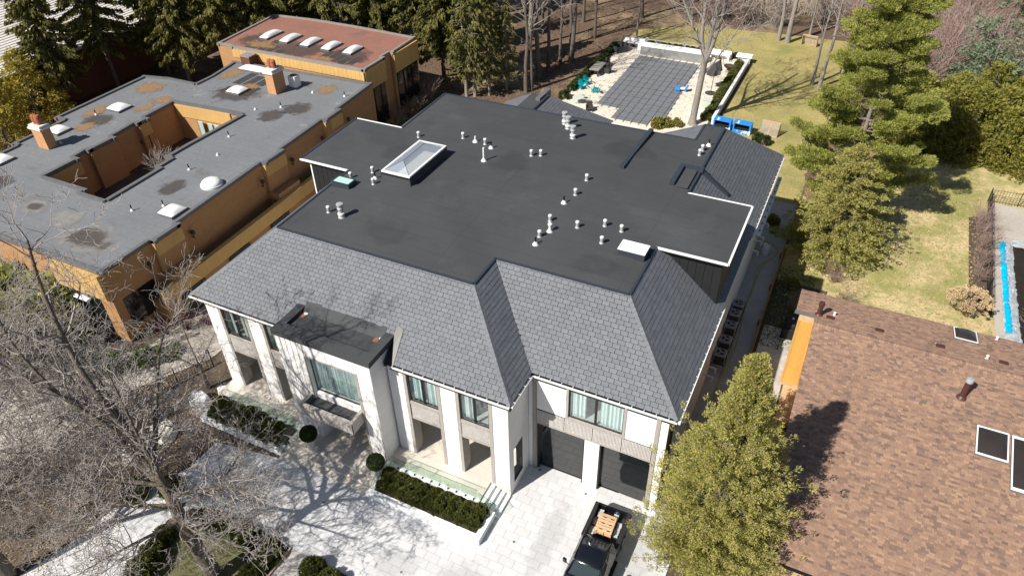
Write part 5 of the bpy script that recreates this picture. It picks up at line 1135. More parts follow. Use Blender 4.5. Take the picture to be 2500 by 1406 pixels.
# cab: roof with ribs, pillars and glazing
def cr(w, z, t=.14): return [(-w, z-t), (w, z-t), (w, z-.05), (w-.1, z), (-w+.1, z), (-w, z-.05)]
loft([(-1.0, cr(.66, 1.72)), (-.88, cr(.70, 1.80)), (-.2, cr(.73, 1.86)), (.45, cr(.72, 1.84)), (.60, cr(.68, 1.76))], 'carpaint', 'cab_roof', T)
for k in range(6):
    x = -.45+k*.18; b = MB(); b.hexa([(x-.03, -.7, 1.815), (x+.03, -.7, 1.815), (x+.03, .42, 1.835), (x-.03, .42, 1.835), (x-.02, -.7, 1.835), (x+.02, -.7, 1.835), (x+.02, .42, 1.853), (x-.02, .42, 1.853)]); b.build('roof_rib', 'carpaint', T)
MB().quad((-.80, -1.52, 1.18), (.80, -1.52, 1.18), (.64, -.98, 1.72), (-.64, -.98, 1.72)).build('windscreen', 'carglass', T)
MB().quad((.82, .70, 1.18), (-.82, .70, 1.18), (-.64, .60, 1.66), (.64, .60, 1.66)).build('rear_window', 'carglass', T)
for s in (-1, 1):
    q = [(s*.96, -1.35, 1.16), (s*.96, .62, 1.16), (s*.70, .55, 1.72), (s*.68, -.95, 1.72)]
    MB().quad(*(q if s > 0 else q[::-1])).build('side_window', 'carglass', T)
    for ya, yb, za in ((-1.5, -1.0, 1.17), (-.35, -.35, 1.17), (.68, .60, 1.17)):
        b = MB(); b.cyl((s*.92, ya, za), (s*.69, yb, 1.74), .045, n=6); b.build('pillar', 'carpaint', T)
    b = MB(); b.cyl((s*.72, -.95, 1.79), (s*.72, .5, 1.82), .03, n=6); b.build('drip_rail', 'carpaint', T)
    b = MB(); b.obox((s*.72, -2.88, .88), .34, .12, .16, rz=s*.2); b.build('headlight', 'amber', T)
loft([(-2.86, [(-.8, .95), (.8, .95), (.7, 1.09), (-.7, 1.09)]), (-2.0, [(-.88, 1.1), (.88, 1.1), (.72, 1.2), (-.72, 1.2)]), (-1.45, [(-.9, 1.14), (.9, 1.14), (.74, 1.23), (-.74, 1.23)])], 'carpaint', 'bonnet', T)
MB().box(-.6, .6, -3.0, -2.9, .6, .95).build('grille', 'chrome', T); MB().box(-.98, .98, -3.08, -2.88, .4, .58).build('front_bumper', 'chrome', T, bevel=.03); MB().box(-.95, .95, 2.94, 3.08, .42, .56).build('rear_bumper', 'chrome', T, bevel=.03)
# pallet in the bed: slats, blocks, film
PL = empty('pallet_stack', (-5.72, 21.5, .79), 'stack of two tan wooden pallets with torn plastic film in the truck bed', 'pallet', rz=.04)
for lv, z0 in ((0, 0.0), (1, .15), (2, .30)):
    for k in range(6):
        b = MB(); b.cur = rng.random(); y = -.52+k*.185; b.box(-.48, .42, y, y+.15, z0+.11, z0+.135); b.build('slat', 'palletwood', PL)
    for x in (-.46, -.06, .34):
        b = MB(); b.cur = rng.random(); b.box(x, x+.07, -.54, .57, z0, z0+.108); b.build('stringer', 'palletwood', PL)
    for x in (-.26, .14):
        for y in (-.42, -.05, .32): b = MB(); b.box(x, x+.18, y, y+.045, z0+.136, z0+.1375); b.build('hand_slot', 'acdark', PL)
r2 = random.Random(3)
for k, (x, y, z) in enumerate(((-.6, .2, .02), (.58, -.1, .02), (.6, .3, .04), (-.5, .62, .2), (.3, .68, .1), (-.62, -.45, .1))):
    n_ = 6; vs = []; fs = []
    for i in range(n_+1):
        for j in range(n_+1): vs.append((x+(i/n_-.5)*.26+r2.uniform(-.02, .02), y+(j/n_-.5)*.5, z+.02+r2.uniform(0, .05)))
    for i in range(n_):
        for j in range(n_): q = i*(n_+1)+j; fs.append((q, q+n_+1, q+n_+2, q+1))
    b = MB(); b.add(vs, fs); b.build('film_scrap', 'film', PL, smooth=True)

# ================================================================== BACKYARD: pool terrace
TD = sheet('pool_terrace', [[(-29.3, 56.0), (-12.9, 56.0), (-12.9, 92.0), (-29.3, 92.0)]], .01, 'joint')
big = MB(); row = 0; y = 66.0; dp = []
while y < 92:
    x = -29.3-(.6 if row % 2 else 0)
    while x < -12.95:
        a0, a1 = max(-29.3, x), min(-12.9, x+1.2)
        if a1-a0 > .1 and not (-25.4 < (a0+a1)/2 < -17.5 and 72.2 < y+.3 < 88.5): dp.append((a0, a1, y, min(92, y+.8)))
        x += 1.2
    y += .8; row += 1
dp.sort(key=lambda p: p[2])
for k, (a0, a1, y0, y1) in enumerate(dp):
    if k < 230:
        b = MB(); b.cur = rng.random(); b.box(a0+.01, a1-.01, y0+.01, y1-.01, .012, .05+rng.uniform(-.004, .004)); b.build('terrace_slab', 'deckstone', TD)
    else: big.cur = rng.random(); big.box(a0+.01, a1-.01, y0+.01, y1-.01, .012, .05+rng.uniform(-.004, .004))
tag(big.build('terrace_slabs', 'deckstone', TD), kind='stuff')
PC = empty('pool_cover', (-21, 80, .05), 'grey mesh safety cover stretched over the pool with black straps', 'pool cover'); po = (-21, 80, .05)
PCO = [(-25.4, 72.7), (-22.7, 72.5), (-22.7, 69.7), (-18.6, 69.6), (-18.6, 71.9), (-17.3, 72.0), (-17.9, 88.3), (-25.6, 88.6)]
b = MB(po); b.prism(PCO, .06, .09); b.build('cover_sheet', 'poolcover', PC)
for k in range(9):
    x = -24.7+k*.87; y0 = 72.0 if not -22.7 < x < -18.6 else 69.2
    b = MB(po); b.box(x-.03, x+.03, y0, 89.0, .092, .10); b.build('strap', 'strap', PC)
for k in range(13):
    y = 70.3+k*1.4; x0, x1 = (-26.0, -16.9) if y > 72.4 else (-23.2, -18.1)
    b = MB(po); b.box(x0, x1, y-.014, y+.014, .1005, .106); b.build('strap', 'strap', PC)
WF = empty('water_feature', (-21.6, 89.4, 0), 'white framed grey stone water wall at the far end of the pool', 'water feature'); wo_ = (-21.6, 89.4, 0)
MB(wo_).box(-25.6, -17.7, 88.9, 89.9, 0, 1.15).build('stone_face', 'greystone', WF)
MB(wo_).box(-26.0, -17.3, 88.85, 89.15, 1.15, 1.4).build('coping', 'whitepaint', WF); MB(wo_).box(-26.0, -25.6, 88.84, 89.95, 0, 1.15).build('pier', 'whitepaint', WF); MB(wo_).box(-17.7, -17.3, 88.84, 89.95, 0, 1.15).build('pier', 'whitepaint', WF)
MB(wo_).box(-26.0, -17.3, 89.7, 89.95, 1.15, 1.38).build('coping', 'whitepaint', WF); MB(wo_).box(-25.6, -17.7, 89.15, 89.7, .9, 1.2).build('planting_trough', 'soil', WF)
b = MB(wo_); b.tube([(-26.4, 89.9, 1.75), (-17.4, 89.9, 1.75)], .035, 6); b.build('rail_tube', 'steel', WF)
for x in (-25.2, -23.9, -20.3, -18.2):
    cp = [(x+.22*math.cos(t), 89.9, 1.75+.22*math.sin(t)) for t in np.linspace(0, 2*math.pi, 17)]
    b = MB(wo_); b.tube(cp, .03, 6); b.tube([(x, 89.9, 1.38), (x, 89.9, 1.53)], .03, 6); b.build('ring', 'steel', WF)
def stone_bench(x, y, rz, label):
    S = empty('stone_bench', (x, y, .05), label, 'bench', 'white stone benches by the pool', rz)
    MB().box(-1.35, 1.35, -.3, .3, .55, .72).build('seat', 'whitepaint', S); MB().box(-1.4, 1.4, .3, .5, 0, 1.0).build('backrest', 'gutter', S)
    for q in (-1.2, 1.05): MB().box(q, q+.25, -.3, .3, 0, .55).build('leg', 'whitepaint', S)
    pts = [(.42*math.cos(t), -.31, .1+.36*math.sin(t)) for t in np.linspace(0, math.pi, 12)]
    MB().add(pts, [tuple(range(12))]).build('arch_niche', 'acdark', S)
stone_bench(-27.3, 91.2, 0, 'white stone bench with arched niche beside the dark stock tank'); stone_bench(-16.1, 91.3, -.05, 'white stone bench with arched niche beside the iron fire bowl')
ST = empty('stock_tank', (-28.6, 89.3, .05), 'large round dark metal stock tank at the terrace corner', 'tank')
MB().lathe((0, 0, 0), [(1.05, 0), (1.08, .3), (1.1, .34), (1.08, .38), (1.1, .78), (1.14, .82), (1.08, .84), (1.04, .8), (1.0, .1)], 28).build('shell', 'tank', ST, smooth=True)
MB().lathe((0, 0, .1), [(1.0, 0), (.98, .02), (.02, .02)], 28).build('tank_water', 'acdark', ST)
FB = empty('fire_bowl', (-14.1, 87.7, .05), 'rusty iron fire bowl on a stand near the hedge', 'fire bowl')
MB().lathe((0, 0, .55), [(.08, -.2), (.4, -.1), (.62, .1), (.66, .16), (.6, .16), (.36, -.02), (.05, -.1)], 20).build('bowl', 'ironrust', FB, smooth=True)
for t in (0, 2.1, 4.2): MB().cyl((.3*math.cos(t), .3*math.sin(t), .45), (.48*math.cos(t), .48*math.sin(t), 0), .025, n=6).build('leg', 'ironrust', FB)
HK = tag(MB((-15.2, 89.6, .05)).tube(spline([(-15.2, 89.6, .05), (-15.25, 89.7, 1.4), (-15.0, 89.6, 2.1), (-14.5, 89.3, 2.2), (-14.15, 88.9, 1.7), (-14.05, 88.2, 1.0)], 6), .03, 6).build('curved_hook_stand', 'blackmetal'), 'thin curved black metal arm leaning over the fire bowl', 'stand')
HK.location = (-15.2, 89.6, .05)
# fallen / folded umbrella
UM = empty('patio_umbrella', (-14.5, 80.4, .05), 'charcoal cantilever umbrella drooping beside the pool on a round base', 'umbrella')
MB().lathe((0, 0, 0), [(.62, 0), (.64, .05), (.5, .09), (.1, .12), (.06, .3)], 24).build('base', 'fabricdark', UM)
MB().tube([(0, 0, .1), (.05, .3, 2.3), (.12, .9, 3.1)], .035, 8).build('pole', 'blackmetal', UM)
b = MB(); ap = Vector((.25, 1.9, 3.35)); n_ = 14; rim = []
for k in range(n_): t = 2*math.pi*k/n_; rr = 1.05 if k % 2 else .72; rim.append(ap+Vector((rr*math.cos(t)-.5, rr*.75*math.sin(t)-.9, -1.25+.35*math.sin(t)+(.1 if k % 2 else 0))))
b.add([ap]+rim, [(0, k+1, (k+1) % n_+1) for k in range(n_)]); b.build('canopy', 'fabricdark', UM)
for k in range(0, n_, 2): MB().cyl(ap, rim[k], .012, n=5).build('rib', 'blackmetal', UM)
MB().tube([(.12, .9, 3.1), tuple(ap)], .03, 6).build('arm', 'blackmetal', UM)
# adirondack chairs
def adirondack():
    S = empty('adirondack_chair', (0, 0, 0), '', 'chair', 'teal garden chairs on the terrace')
    for k in range(5):
        x = -.24+k*.12; h = 1.0-.05*abs(k-2)**1.4; b = MB(); b.hexa([(x-.052, .18, .3), (x+.052, .18, .3), (x+.052, .2, .3), (x-.052, .2, .3), (x-.052, .42, h), (x+.052, .42, h), (x+.052, .44, h), (x-.052, .44, h)]); b.build('back_slat', 'teal', S)
    for k in range(5): y = -.38+k*.12; b = MB(); b.obox((0, y, .38-.035*k), .56, .11, .022, rx=-.28); b.build('seat_slat', 'teal', S)
    for s in (-1, 1):
        MB().box(s*.36-.07, s*.36+.07, -.45, .3, .56, .585).build('armrest', 'teal', S); MB().box(s*.33-.04, s*.33+.04, -.42, -.36, 0, .56).build('leg', 'teal', S)
        MB().hexa([(s*.28-.02, -.42, .25), (s*.28+.02, -.42, .25), (s*.28+.02, .5, 0), (s*.28-.02, .5, 0), (s*.28-.02, -.42, .38), (s*.28+.02, -.42, .38), (s*.28+.02, .5, .1), (s*.28-.02, .5, .1)]).build('leg', 'teal', S)
    return S
A1 = adirondack(); A1.location = (-28.5, 75.9, .05); A1.rotation_euler = (0, 0, .9); A1.scale = (1.0,)*3; A1['label'] = 'teal adirondack chair standing upright closest to the roof by the terrace edge'
copy_tree(A1, (-28.45, 77.4, .05), 1.15, label='teal adirondack chair standing upright behind its twin near the long table')
A3 = copy_tree(A1, (-26.7, 75.6, .65), label='teal adirondack chair tipped over on the pale terrace'); A3.rotation_euler = (1.9, .35, .6)
# dining table with wicker chairs
DT = empty('dining_table', (-28.55, 81.2, .05), 'long outdoor table with stone top against the hedge', 'table')
MB().box(-.6, .6, -1.4, 1.4, .74, .82).build('tabletop', 'tabletop', DT)
for sx, sy in ((-1, -1), (1, -1), (1, 1), (-1, 1)): MB().box(sx*.5-.08, sx*.5+.08, sy*1.25-.1, sy*1.25+.1, 0, .74).build('leg', 'wicker', DT)
MB().box(-.45, .45, -1.2, 1.2, .62, .735).build('apron', 'wicker', DT)
def wchair(x, y, rz, label):
    S = empty('wicker_chair', (x, y, .05), label, 'chair', 'dark wicker chairs', rz)
    MB().box(-.32, .32, -.32, .3, .3, .45).build('seat', 'wicker', S); MB().hexa([(-.34, .26, .3), (.34, .26, .3), (.34, .36, .3), (-.34, .36, .3), (-.32, .36, 1.0), (.32, .36, 1.0), (.32, .44, 1.0), (-.32, .44, 1.0)]).build('backrest', 'wicker', S)
    for s in (-1, 1): MB().box(s*.34-.05, s*.34+.05, -.32, .3, 0, .66).build('armrest', 'wicker', S)
    return S
wchair(-27.4, 81.6, -1.5, 'dark wicker armchair pulled up to the pool side of the stone table'); wchair(-28.2, 83.4, 0, 'dark wicker armchair at the far end of the stone table'); wchair(-25.5, 70.5, .4, 'dark wicker armchair alone beside the slate annex roof')
# round wire table set near the annex
GT = empty('wire_table', (-27.4, 71.9, .05), 'round pale wire bistro table near the annex roof', 'table')
MB().lathe((0, 0, .7), [(.62, 0), (.62, .03), (.02, .03)], 24).build('tabletop', 'palegreen', GT); MB().lathe((0, 0, 0), [(.3, 0), (.05, .06), (.04, .7)], 12).build('pedestal', 'steel', GT)
for k, (x, y, rz, l) in enumerate(((-26.3, 72.2, -1.2, 'thin wire bistro chair on the pool side of the round table'), (-27.3, 73.2, 0, 'thin wire bistro chair behind the round wire table'))):
    S = empty('wire_chair', (x, y, .05), l, 'chair', 'wire bistro chairs', rz)
    MB().lathe((0, 0, .44), [(.24, 0), (.24, .02), (.02, .02)], 16).build('seat', 'steel', S)
    MB().tube([(.24*math.cos(t), .22+.05*math.sin(t), .46+.5*math.sin(t)) for t in np.linspace(0, math.pi, 12)], .015, 5).build('backrest', 'steel', S)
    for t in (.8, 2.4, 3.9, 5.5): MB().cyl((.2*math.cos(t), .2*math.sin(t), .44), (.27*math.cos(t), .27*math.sin(t), 0), .013, n=5).build('leg', 'steel', S)
# blue lounger tipped on the cover
LG = empty('pool_lounger', (-17.7, 79.7, .16), 'folded blue plastic lounger with white underside on the pool cover edge', 'lounger', rz=.2); LG.scale = (.8, .8, .7)
MB().hexa([(-.85, -.4, .05), (-.2, -.5, .0), (-.2, .5, 0), (-.85, .4, .05), (-.95, -.4, .45), (-.25, -.5, .55), (-.25, .5, .55), (-.95, .4, .45)]).build('back_half', 'blue', LG, bevel=.06)
MB().hexa([(-.2, -.3, .2), (.5, -.3, .25), (.5, .3, .25), (-.2, .3, .2), (-.2, -.3, .36), (.5, -.3, .5), (.5, .3, .5), (-.2, .3, .36)]).build('underside', 'whitepaint', LG, bevel=.05)
MB().hexa([(.45, -.42, .05), (.6, -.42, .0), (.6, .42, 0), (.45, .42, .05), (.75, -.42, .85), (.95, -.42, .8), (.95, .42, .8), (.75, .42, .85)]).build('foot_half', 'blue', LG, bevel=.06)
# pump boxes
PBX = empty('pump_box', (-13.9, 75.9, .05), 'pale green equipment box standing by the hedge', 'utility box')
MB().box(-.45, .45, -.35, .35, 0, 1.15).build('body', 'palegreen', PBX, bevel=.03); MB().box(-.5, .5, -.4, .4, 1.15, 1.22).build('lid', 'palegreen', PBX)
PB2 = empty('deck_box', (-14.5, 74.0, .05), 'low white storage box on the terrace beside the green box', 'storage box')
MB().box(-.7, .5, -.5, .5, 0, .4).build('body', 'gutter', PB2, bevel=.03); MB().box(-.73, .53, -.53, .53, .4, .46).build('lid', 'whitepaint', PB2)
# garden wall with coping at the right of the terrace
GW = empty('garden_wall', (-12.3, 82, 0), 'long low white coped wall between terrace and lawn', 'wall')
for k in range(9):
    y0 = 72.6+k*2.0; b = MB((-12.3, 82, 0)); b.box(-12.58, -12.26, y0+.005, y0+1.995, .7, .82); b.build('coping_slab', 'gutter', GW)
MB((-12.3, 82, 0)).box(-12.55, -12.3, 72.6, 90.6, 0, .7).build('wall_core', 'whitepaint', GW)
MB((-12.3, 82, 0)).box(-14.0, -12.1, 90.9, 92.0, .75, .95).build('corner_cap', 'whitepaint', GW); MB((-12.3, 82, 0)).box(-13.8, -12.3, 91.1, 91.9, 0, .75).build('corner_pier', 'gutter', GW)
# blue player benches
def pbench(x, label, mt):
    S = empty('shelter_bench', (x, 72.0, .01), label, 'bench', 'blue framed benches on the lawn', .07*-1)
    for q in (-.9, .78): MB().box(q, q+.14, -.45, .45, 0, 1.0).build('end_panel', mt, S)
    MB().box(-.9, .92, -.45, .45, 1.0, 1.12).build('roof_panel', mt, S); MB().box(-.9, .92, -.48, -.4, 0, .38).build('front_panel', mt, S); MB().box(-.76, .78, .38, .44, .05, 1.0).build('back_screen', 'acdark', S); MB().box(-.76, .78, -.3, .2, .4, .46).build('seat', 'acdark', S)
pbench(-11.25, 'blue framed bench shelter closest to the garden wall', 'bluewhite'); pbench(-9.2, 'blue framed bench shelter with white cloud print beside the goal net', 'bluewhite')
# goal nets
def goal(x, y, rz, label, tip=0):
    S = empty('goal_net', (x, y, .01), label, 'goal', 'street hockey goals', rz); w_, h, d = .95, 1.3, .75
    fr = [[(-w_, 0, 0), (-w_, 0, h), (w_, 0, h), (w_, 0, 0)], [(-w_, 0, .03), (-w_, d, .03), (w_, d, .03), (w_, 0, .03)], [(-w_, 0, h), (-w_, d*.35, h), (w_, d*.35, h), (w_, 0, h)], [(0, d*.35, h), (0, d, .03)]]
    for f in fr: MB().tube(f, .035, 7).build('pipe', 'salmon', S)
    b = MB()
    def strip(P0, P1, P2, P3, n, m):
        for k in range(n+1): a = k/n; A = Vector(P0)*(1-a)+Vector(P1)*a; B_ = Vector(P3)*(1-a)+Vector(P2)*a; b.cyl(A, B_, .02, n=3, cap=False)
        for k in range(m+1): a = k/m; A = Vector(P0)*(1-a)+Vector(P3)*a; B_ = Vector(P1)*(1-a)+Vector(P2)*a; b.cyl(A, B_, .02, n=3, cap=False)
    strip((-w_, d*.35, h), (w_, d*.35, h), (w_, d, .03), (-w_, d, .03), 26, 18); strip((-w_, 0, h), (-w_, d*.35, h), (-w_, d, .03), (-w_, 0, .03), 9, 18); strip((w_, 0, h), (w_, d*.35, h), (w_, d, .03), (w_, 0, .03), 9, 18)
    tag(b.build('netting', 'net', S), kind='stuff'); S.rotation_euler = (tip, 0, rz)
goal(-6.55, 72.9, math.pi-.12, 'faded red goal net on the lawn next to the blue benches'); goal(-6.6, 100.3, -.2, 'faded red goal net at the far end of the lawn under the trees')
# iron fence in the wood, by the left edge of the terrace
def iron_fence(name, label, pts, h, pitch, m='blackmetal', r=.012, every=6):
    F_ = empty(name, (*pts[0], 0), label, 'fence'); off = (*pts[0], 0)
    for a, c in zip(pts[:-1], pts[1:]):
        a = Vector((*a, 0)); c = Vector((*c, 0)); d = c-a; n_ = max(1, int(d.length/pitch))
        for k in range(n_+1):
            p = a+d*(k/n_); post = k % every == 0; b = MB(off); q = r*2.6 if post else r; b.obox((p.x, p.y, (h+.06*post)/2), q*2, q*2, h+.06*post); b.build('fence_post' if post else 'picket', m, F_)
        for z in (.15, h*.55, h-.12): b = MB(off); b.tube([a+Vector((0, 0, z)), c+Vector((0, 0, z))], .018, 5); b.build('fence_rail', m, F_)
    return F_
iron_fence('iron_fence', 'thin black metal fence running through the wood beside the terrace', [(-33.5, 71.5), (-33.6, 96)], 1.5, .55, every=5, r=.008)
iron_fence('iron_fence', 'black iron picket fence in the planting bed between the two houses', [(-34.3, 22.6), (-36.0, 17.8), (-36.9, 13.5)], 1.35, .17, every=14)
iron_fence('iron_fence', 'black iron picket fence round the neighbouring pool deck', [(12.75, 50.5), (13.2, 67.0), (20, 67.2)], 1.3, .22, every=10)
# ================================================================== neighbouring pool at the right
sheet('pool_deck', [[(13.2, 44), (24, 44), (24, 66.8), (13.3, 66.8)]], .012, 'concrete')
sheet('pool_bed', [[(11.6, 50), (13.1, 50), (13.2, 64.5), (11.7, 63.5)]], .014, 'soil')
NP = empty('winter_pool', (17, 54, 0), 'neighbouring pool with murky water and wrinkled grey silver liner', 'pool'); npo = (17, 54, 0)
MB(npo).box(14.6, 23.5, 45.5, 60.0, .02, .05).build('water', 'murky', NP)
def wrinkled(x0, x1, y0, y1, nx_, ny_, seed):
    r = random.Random(seed); vs = []; fs = []
    for i in range(nx_+1):
        for j in range(ny_+1): vs.append((x0+(x1-x0)*i/nx_+r.uniform(-.06, .06), y0+(y1-y0)*j/ny_, .09+.12*math.sin(math.pi*i/nx_)+r.uniform(0, .06)))
    for i in range(nx_):
        for j in range(ny_): q = i*(ny_+1)+j; fs.append((q, q+ny_+1, q+ny_+2, q+1))
    b = MB(npo); b.add(vs, fs); return b
wrinkled(13.75, 14.75, 46, 60.2, 8, 60, 1).build('liner_edge', 'liner', NP); wrinkled(14.75, 23.5, 59.9, 61.1, 40, 8, 2).build('liner_edge', 'liner', NP)
for y0, y1, sd_ in ((48.0, 51.6, 3), (51.75, 54.2, 4), (54.3, 57.0, 6), (57.3, 60.1, 5)):
    wrinkled(13.8, 14.28, y0, y1, 4, 14, sd_).build('cyan_liner', 'bluetarp', NP).location = (0, 0, .07)
# ================================================================== far buildings
FH = empty('white_roof_house', (-90, 55, 0), 'red brick house with pale ribbed roof at the far left corner', 'house'); fo = (-90, 55, 0)
MB(fo).box(-110, -81.5, 40, 66, 0, 5.6).build('wall', 'redbrick', FH)
for k in range(40):
    a = k/40; c = (k+1)/40; z0 = 5.7+5*a; z1 = 5.7+5*c; x0 = -80.6-17*a; x1 = -80.6-17*c
    b = MB(fo); b.add([(x0, 38.5, z0+.06), (x0, 67, z0+.06), (x1-.02, 67, z1), (x1-.02, 38.5, z1), (x0, 38.5, z0-.05), (x0, 67, z0-.05)], [(0, 1, 2, 3), (4, 5, 1, 0)]); b.build('roof_course', 'whiteroof', FH)
MB(fo).box(-80.7, -80.45, 38.5, 67, 5.5, 5.72).build('gutter', 'whitepaint', FH)
MB(fo).hexa([(-84.6, 47.3, 6.9), (-82.2, 47.3, 6.2), (-82.2, 50.3, 6.2), (-84.6, 50.3, 6.9), (-84.6, 47.3, 7.1), (-82.2, 47.3, 6.4), (-82.2, 50.3, 6.4), (-84.6, 50.3, 7.1)]).build('roof_window', 'skyglass', FH)
SHD = empty('far_outbuilding', (-9, 119, 0), 'weathered grey outbuilding behind the slatted fence at the back', 'shed'); so_ = (-9, 119, 0)
MB(so_).box(-16, 2, 117, 124, 0, 2.6).build('wall', 'oldwood', SHD); MB(so_).hexa([(-16.4, 116.4, 2.5), (2.4, 116.4, 2.5), (2.4, 121, 4.4), (-16.4, 121, 4.4), (-16.4, 116.4, 2.65), (2.4, 116.4, 2.65), (2.4, 121, 4.55), (-16.4, 121, 4.55)]).build('roof', 'farroof', SHD)
PF = empty('slatted_fence', (-9, 113, 0), 'leaning weathered wooden slatted fence in front of the outbuilding', 'fence')
for k in range(44):
    b = MB((-9, 113, 0)); b.cur = rng.random(); x = -15+k*.32; b.obox((x, 113, .8), .17, .04, 1.6+rng.uniform(-.1, .1), ry=rng.uniform(-.06, .06)); b.build('fence_slat', 'oldwood', PF)
for z in (.4, 1.25): MB((-9, 113, 0)).box(-15.2, -.9, 113.03, 113.1, z, z+.1).build('fence_rail', 'oldwood', PF)
# pale boulders and stone slabs in the front bed
def boulder(x, y, sx, sy, sz, label, m='palestone', seed=0):
    r = random.Random(seed); b = MB((x, y, 0)); n_ = 7; lo = []; hi = []
    for k in range(n_):
        t = 2*math.pi*k/n_+r.uniform(-.2, .2); q = r.uniform(.82, 1.1); lo.append((x+sx*math.cos(t)*q, y+sy*math.sin(t)*q, -.05)); hi.append((x+sx*.86*math.cos(t)*q, y+sy*.86*math.sin(t)*q, sz*r.uniform(.85, 1.1)))
    b.add(lo+hi, [tuple(range(n_, 2*n_))]+[(k, (k+1) % n_, n_+(k+1) % n_, n_+k) for k in range(n_)]); o = b.build('boulder', m, None, bevel=.06); o.location = (x, y, 0); return tag(o, label, 'boulder', 'pale stones in the front bed')
boulder(-32.4, 19.5, .85, .7, .75, 'white squared boulder at the end of the left hedge planter', 'gutter', 1); boulder(-31.6, 20.9, .6, .4, .5, 'small white boulder tucked against the left porch corner', 'gutter', 2); boulder(-32.6, 16.7, 1.0, .8, .6, 'cream flat-topped boulder in the middle of the front bed', 'palestone', 3); boulder(-32.9, 14.7, 1.0, .75, .5, 'cream flat-topped boulder under the big bare tree', 'palestone', 4); boulder(-38.3, 12.9, 1.1, 1.0, .5, 'grey stone slab at the edge of the neighbouring drive', 'concrete', 5)
KW = empty('retaining_kerb', (-38, 22, 0), 'low concrete kerb wall along the neighbouring drive', 'wall')
for k in range(6): MB((-38, 22, 0)).hexa([(-41.2+k*.55, 18.6+k*.95, 0), (-40.95+k*.55, 18.5+k*.95, 0), (-40.42+k*.55, 19.42+k*.95, 0), (-40.67+k*.55, 19.52+k*.95, 0), (-41.2+k*.55, 18.6+k*.95, .5), (-40.95+k*.55, 18.5+k*.95, .5), (-40.42+k*.55, 19.42+k*.95, .5), (-40.67+k*.55, 19.52+k*.95, .5)]).build('kerb_block', 'concrete', KW)
for x, y0, y1 in ((-20.38, 6, 13.84), (-18.98, 6, 13.5)):
    pass
EDG = tag(MB((-20.42, 10, 0)).box(-20.47, -20.37, 6, 13.85, 0, .12).build('bed_edging', 'tanboard'), 'thin tan timber edging between turf island and gravel strip', 'edging'); EDG.location = (-20.42, 10, 0)
# ================================================================== VEGETATION
ORD = 'first second third fourth fifth sixth seventh eighth ninth tenth eleventh twelfth thirteenth fourteenth fifteenth sixteenth seventeenth eighteenth nineteenth twentieth twenty-first twenty-second twenty-third'.split()
def nrm_(a): return a/np.maximum(1e-9, np.linalg.norm(a, axis=-1, keepdims=True))
def tris_np(g, C, D, W, L):
    n = len(C); r = nrm_(g.normal(size=(n, 3))); S = nrm_(np.cross(D, r)); W = W[:, None]; L = L[:, None]
    V = np.stack([C-D*L*.5+S*W*.5, C-D*L*.5-S*W*.5, C+D*L*.5], 1).reshape(-1, 3); return V, np.arange(3*n).reshape(n, 3)
def cards_np(g, C, D, W, L, fold=0.0):
    """diamond leaves: centres C, unit directions D, widths W, lengths L"""
    n = len(C); r = nrm_(g.normal(size=(n, 3))); S = nrm_(np.cross(D, r)); W = W[:, None]; L = L[:, None]
    V = np.stack([C-D*L*.5, C+S*W*.5-D*L*.08, C+D*L*.5, C-S*W*.5-D*L*.08], 1).reshape(-1, 3)
    F = np.arange(4*n).reshape(n, 4); return V, F
def segs_np(S, k=4):
    """independent tapered prisms from segments (p0,p1,r0,r1)"""
    A = np.array([s[0] for s in S], float); B = np.array([s[1] for s in S], float); r0 = np.array([s[2] for s in S]); r1 = np.array([s[3] for s in S]); n = len(S)
    d = nrm_(B-A); h = np.where(np.abs(d[:, 2:3]) < .9, np.array([[0, 0, 1.]]), np.array([[1., 0, 0]])); a = nrm_(np.cross(d, h)); b = np.cross(d, a)
    t = np.arange(k)*2*np.pi/k; ring = a[:, None, :]*np.cos(t)[None, :, None]+b[:, None, :]*np.sin(t)[None, :, None]
    V = np.concatenate([A[:, None]+ring*r0[:, None, None], B[:, None]+ring*r1[:, None, None]], 1).reshape(-1, 3)
    i = np.arange(k); q = np.stack([i, (i+1) % k, k+(i+1) % k, k+i], 1); F = (np.arange(n)[:, None, None]*2*k+q[None]).reshape(-1, 4); return V, F
def rotdir(r, d, ang):
    d = Vector(d); ax = d.orthogonal().normalized(); ax.rotate(Matrix.Rotation(r.uniform(0, 6.283), 3, d)); v = d.copy(); v.rotate(Matrix.Rotation(ang, 3, ax)); return v
def branch(r, out, p, d, L, rad, lvl, mx, wob=.22, up=.05, ang=(.5, .95), seg=.55, kids=(.55, .9), shrink=(.42, .68), rmin=.012, grav=0.0):
    n = max(3, int(L/(seg*(.55 if lvl >= mx-1 else 1)))); st = L/n; p = Vector(p); d = Vector(d).normalized()
    for i in range(n):
        d = (d+Vector((r.gauss(0, wob), r.gauss(0, wob), r.gauss(0, wob*.8)+up-grav*(i/n)))).normalized(); q = p+d*st
        r0 = max(rmin, rad*(1-.8*i/n)); r1 = max(rmin*.8, rad*(1-.8*(i+1)/n)); out.append((tuple(p), tuple(q), r0, r1, lvl)); p = q
        if lvl < mx and i >= (1 if lvl else max(1, n//5)) and r.random() < (kids[0] if lvl == 0 else kids[1]):
            branch(r, out, p, rotdir(r, d, r.uniform(*ang)), L*r.uniform(*shrink)*(1-.35*i/n), r1*.68, lvl+1, mx, wob, up, ang, seg, kids, shrink, rmin, grav)
    if lvl < mx:
        for _ in range(2): branch(r, out, p, rotdir(r, d, r.uniform(.25, .6)), L*r.uniform(.35, .5), max(rmin, rad*.25), lvl+1, mx, wob, up, ang, seg, kids, shrink, rmin, grav)
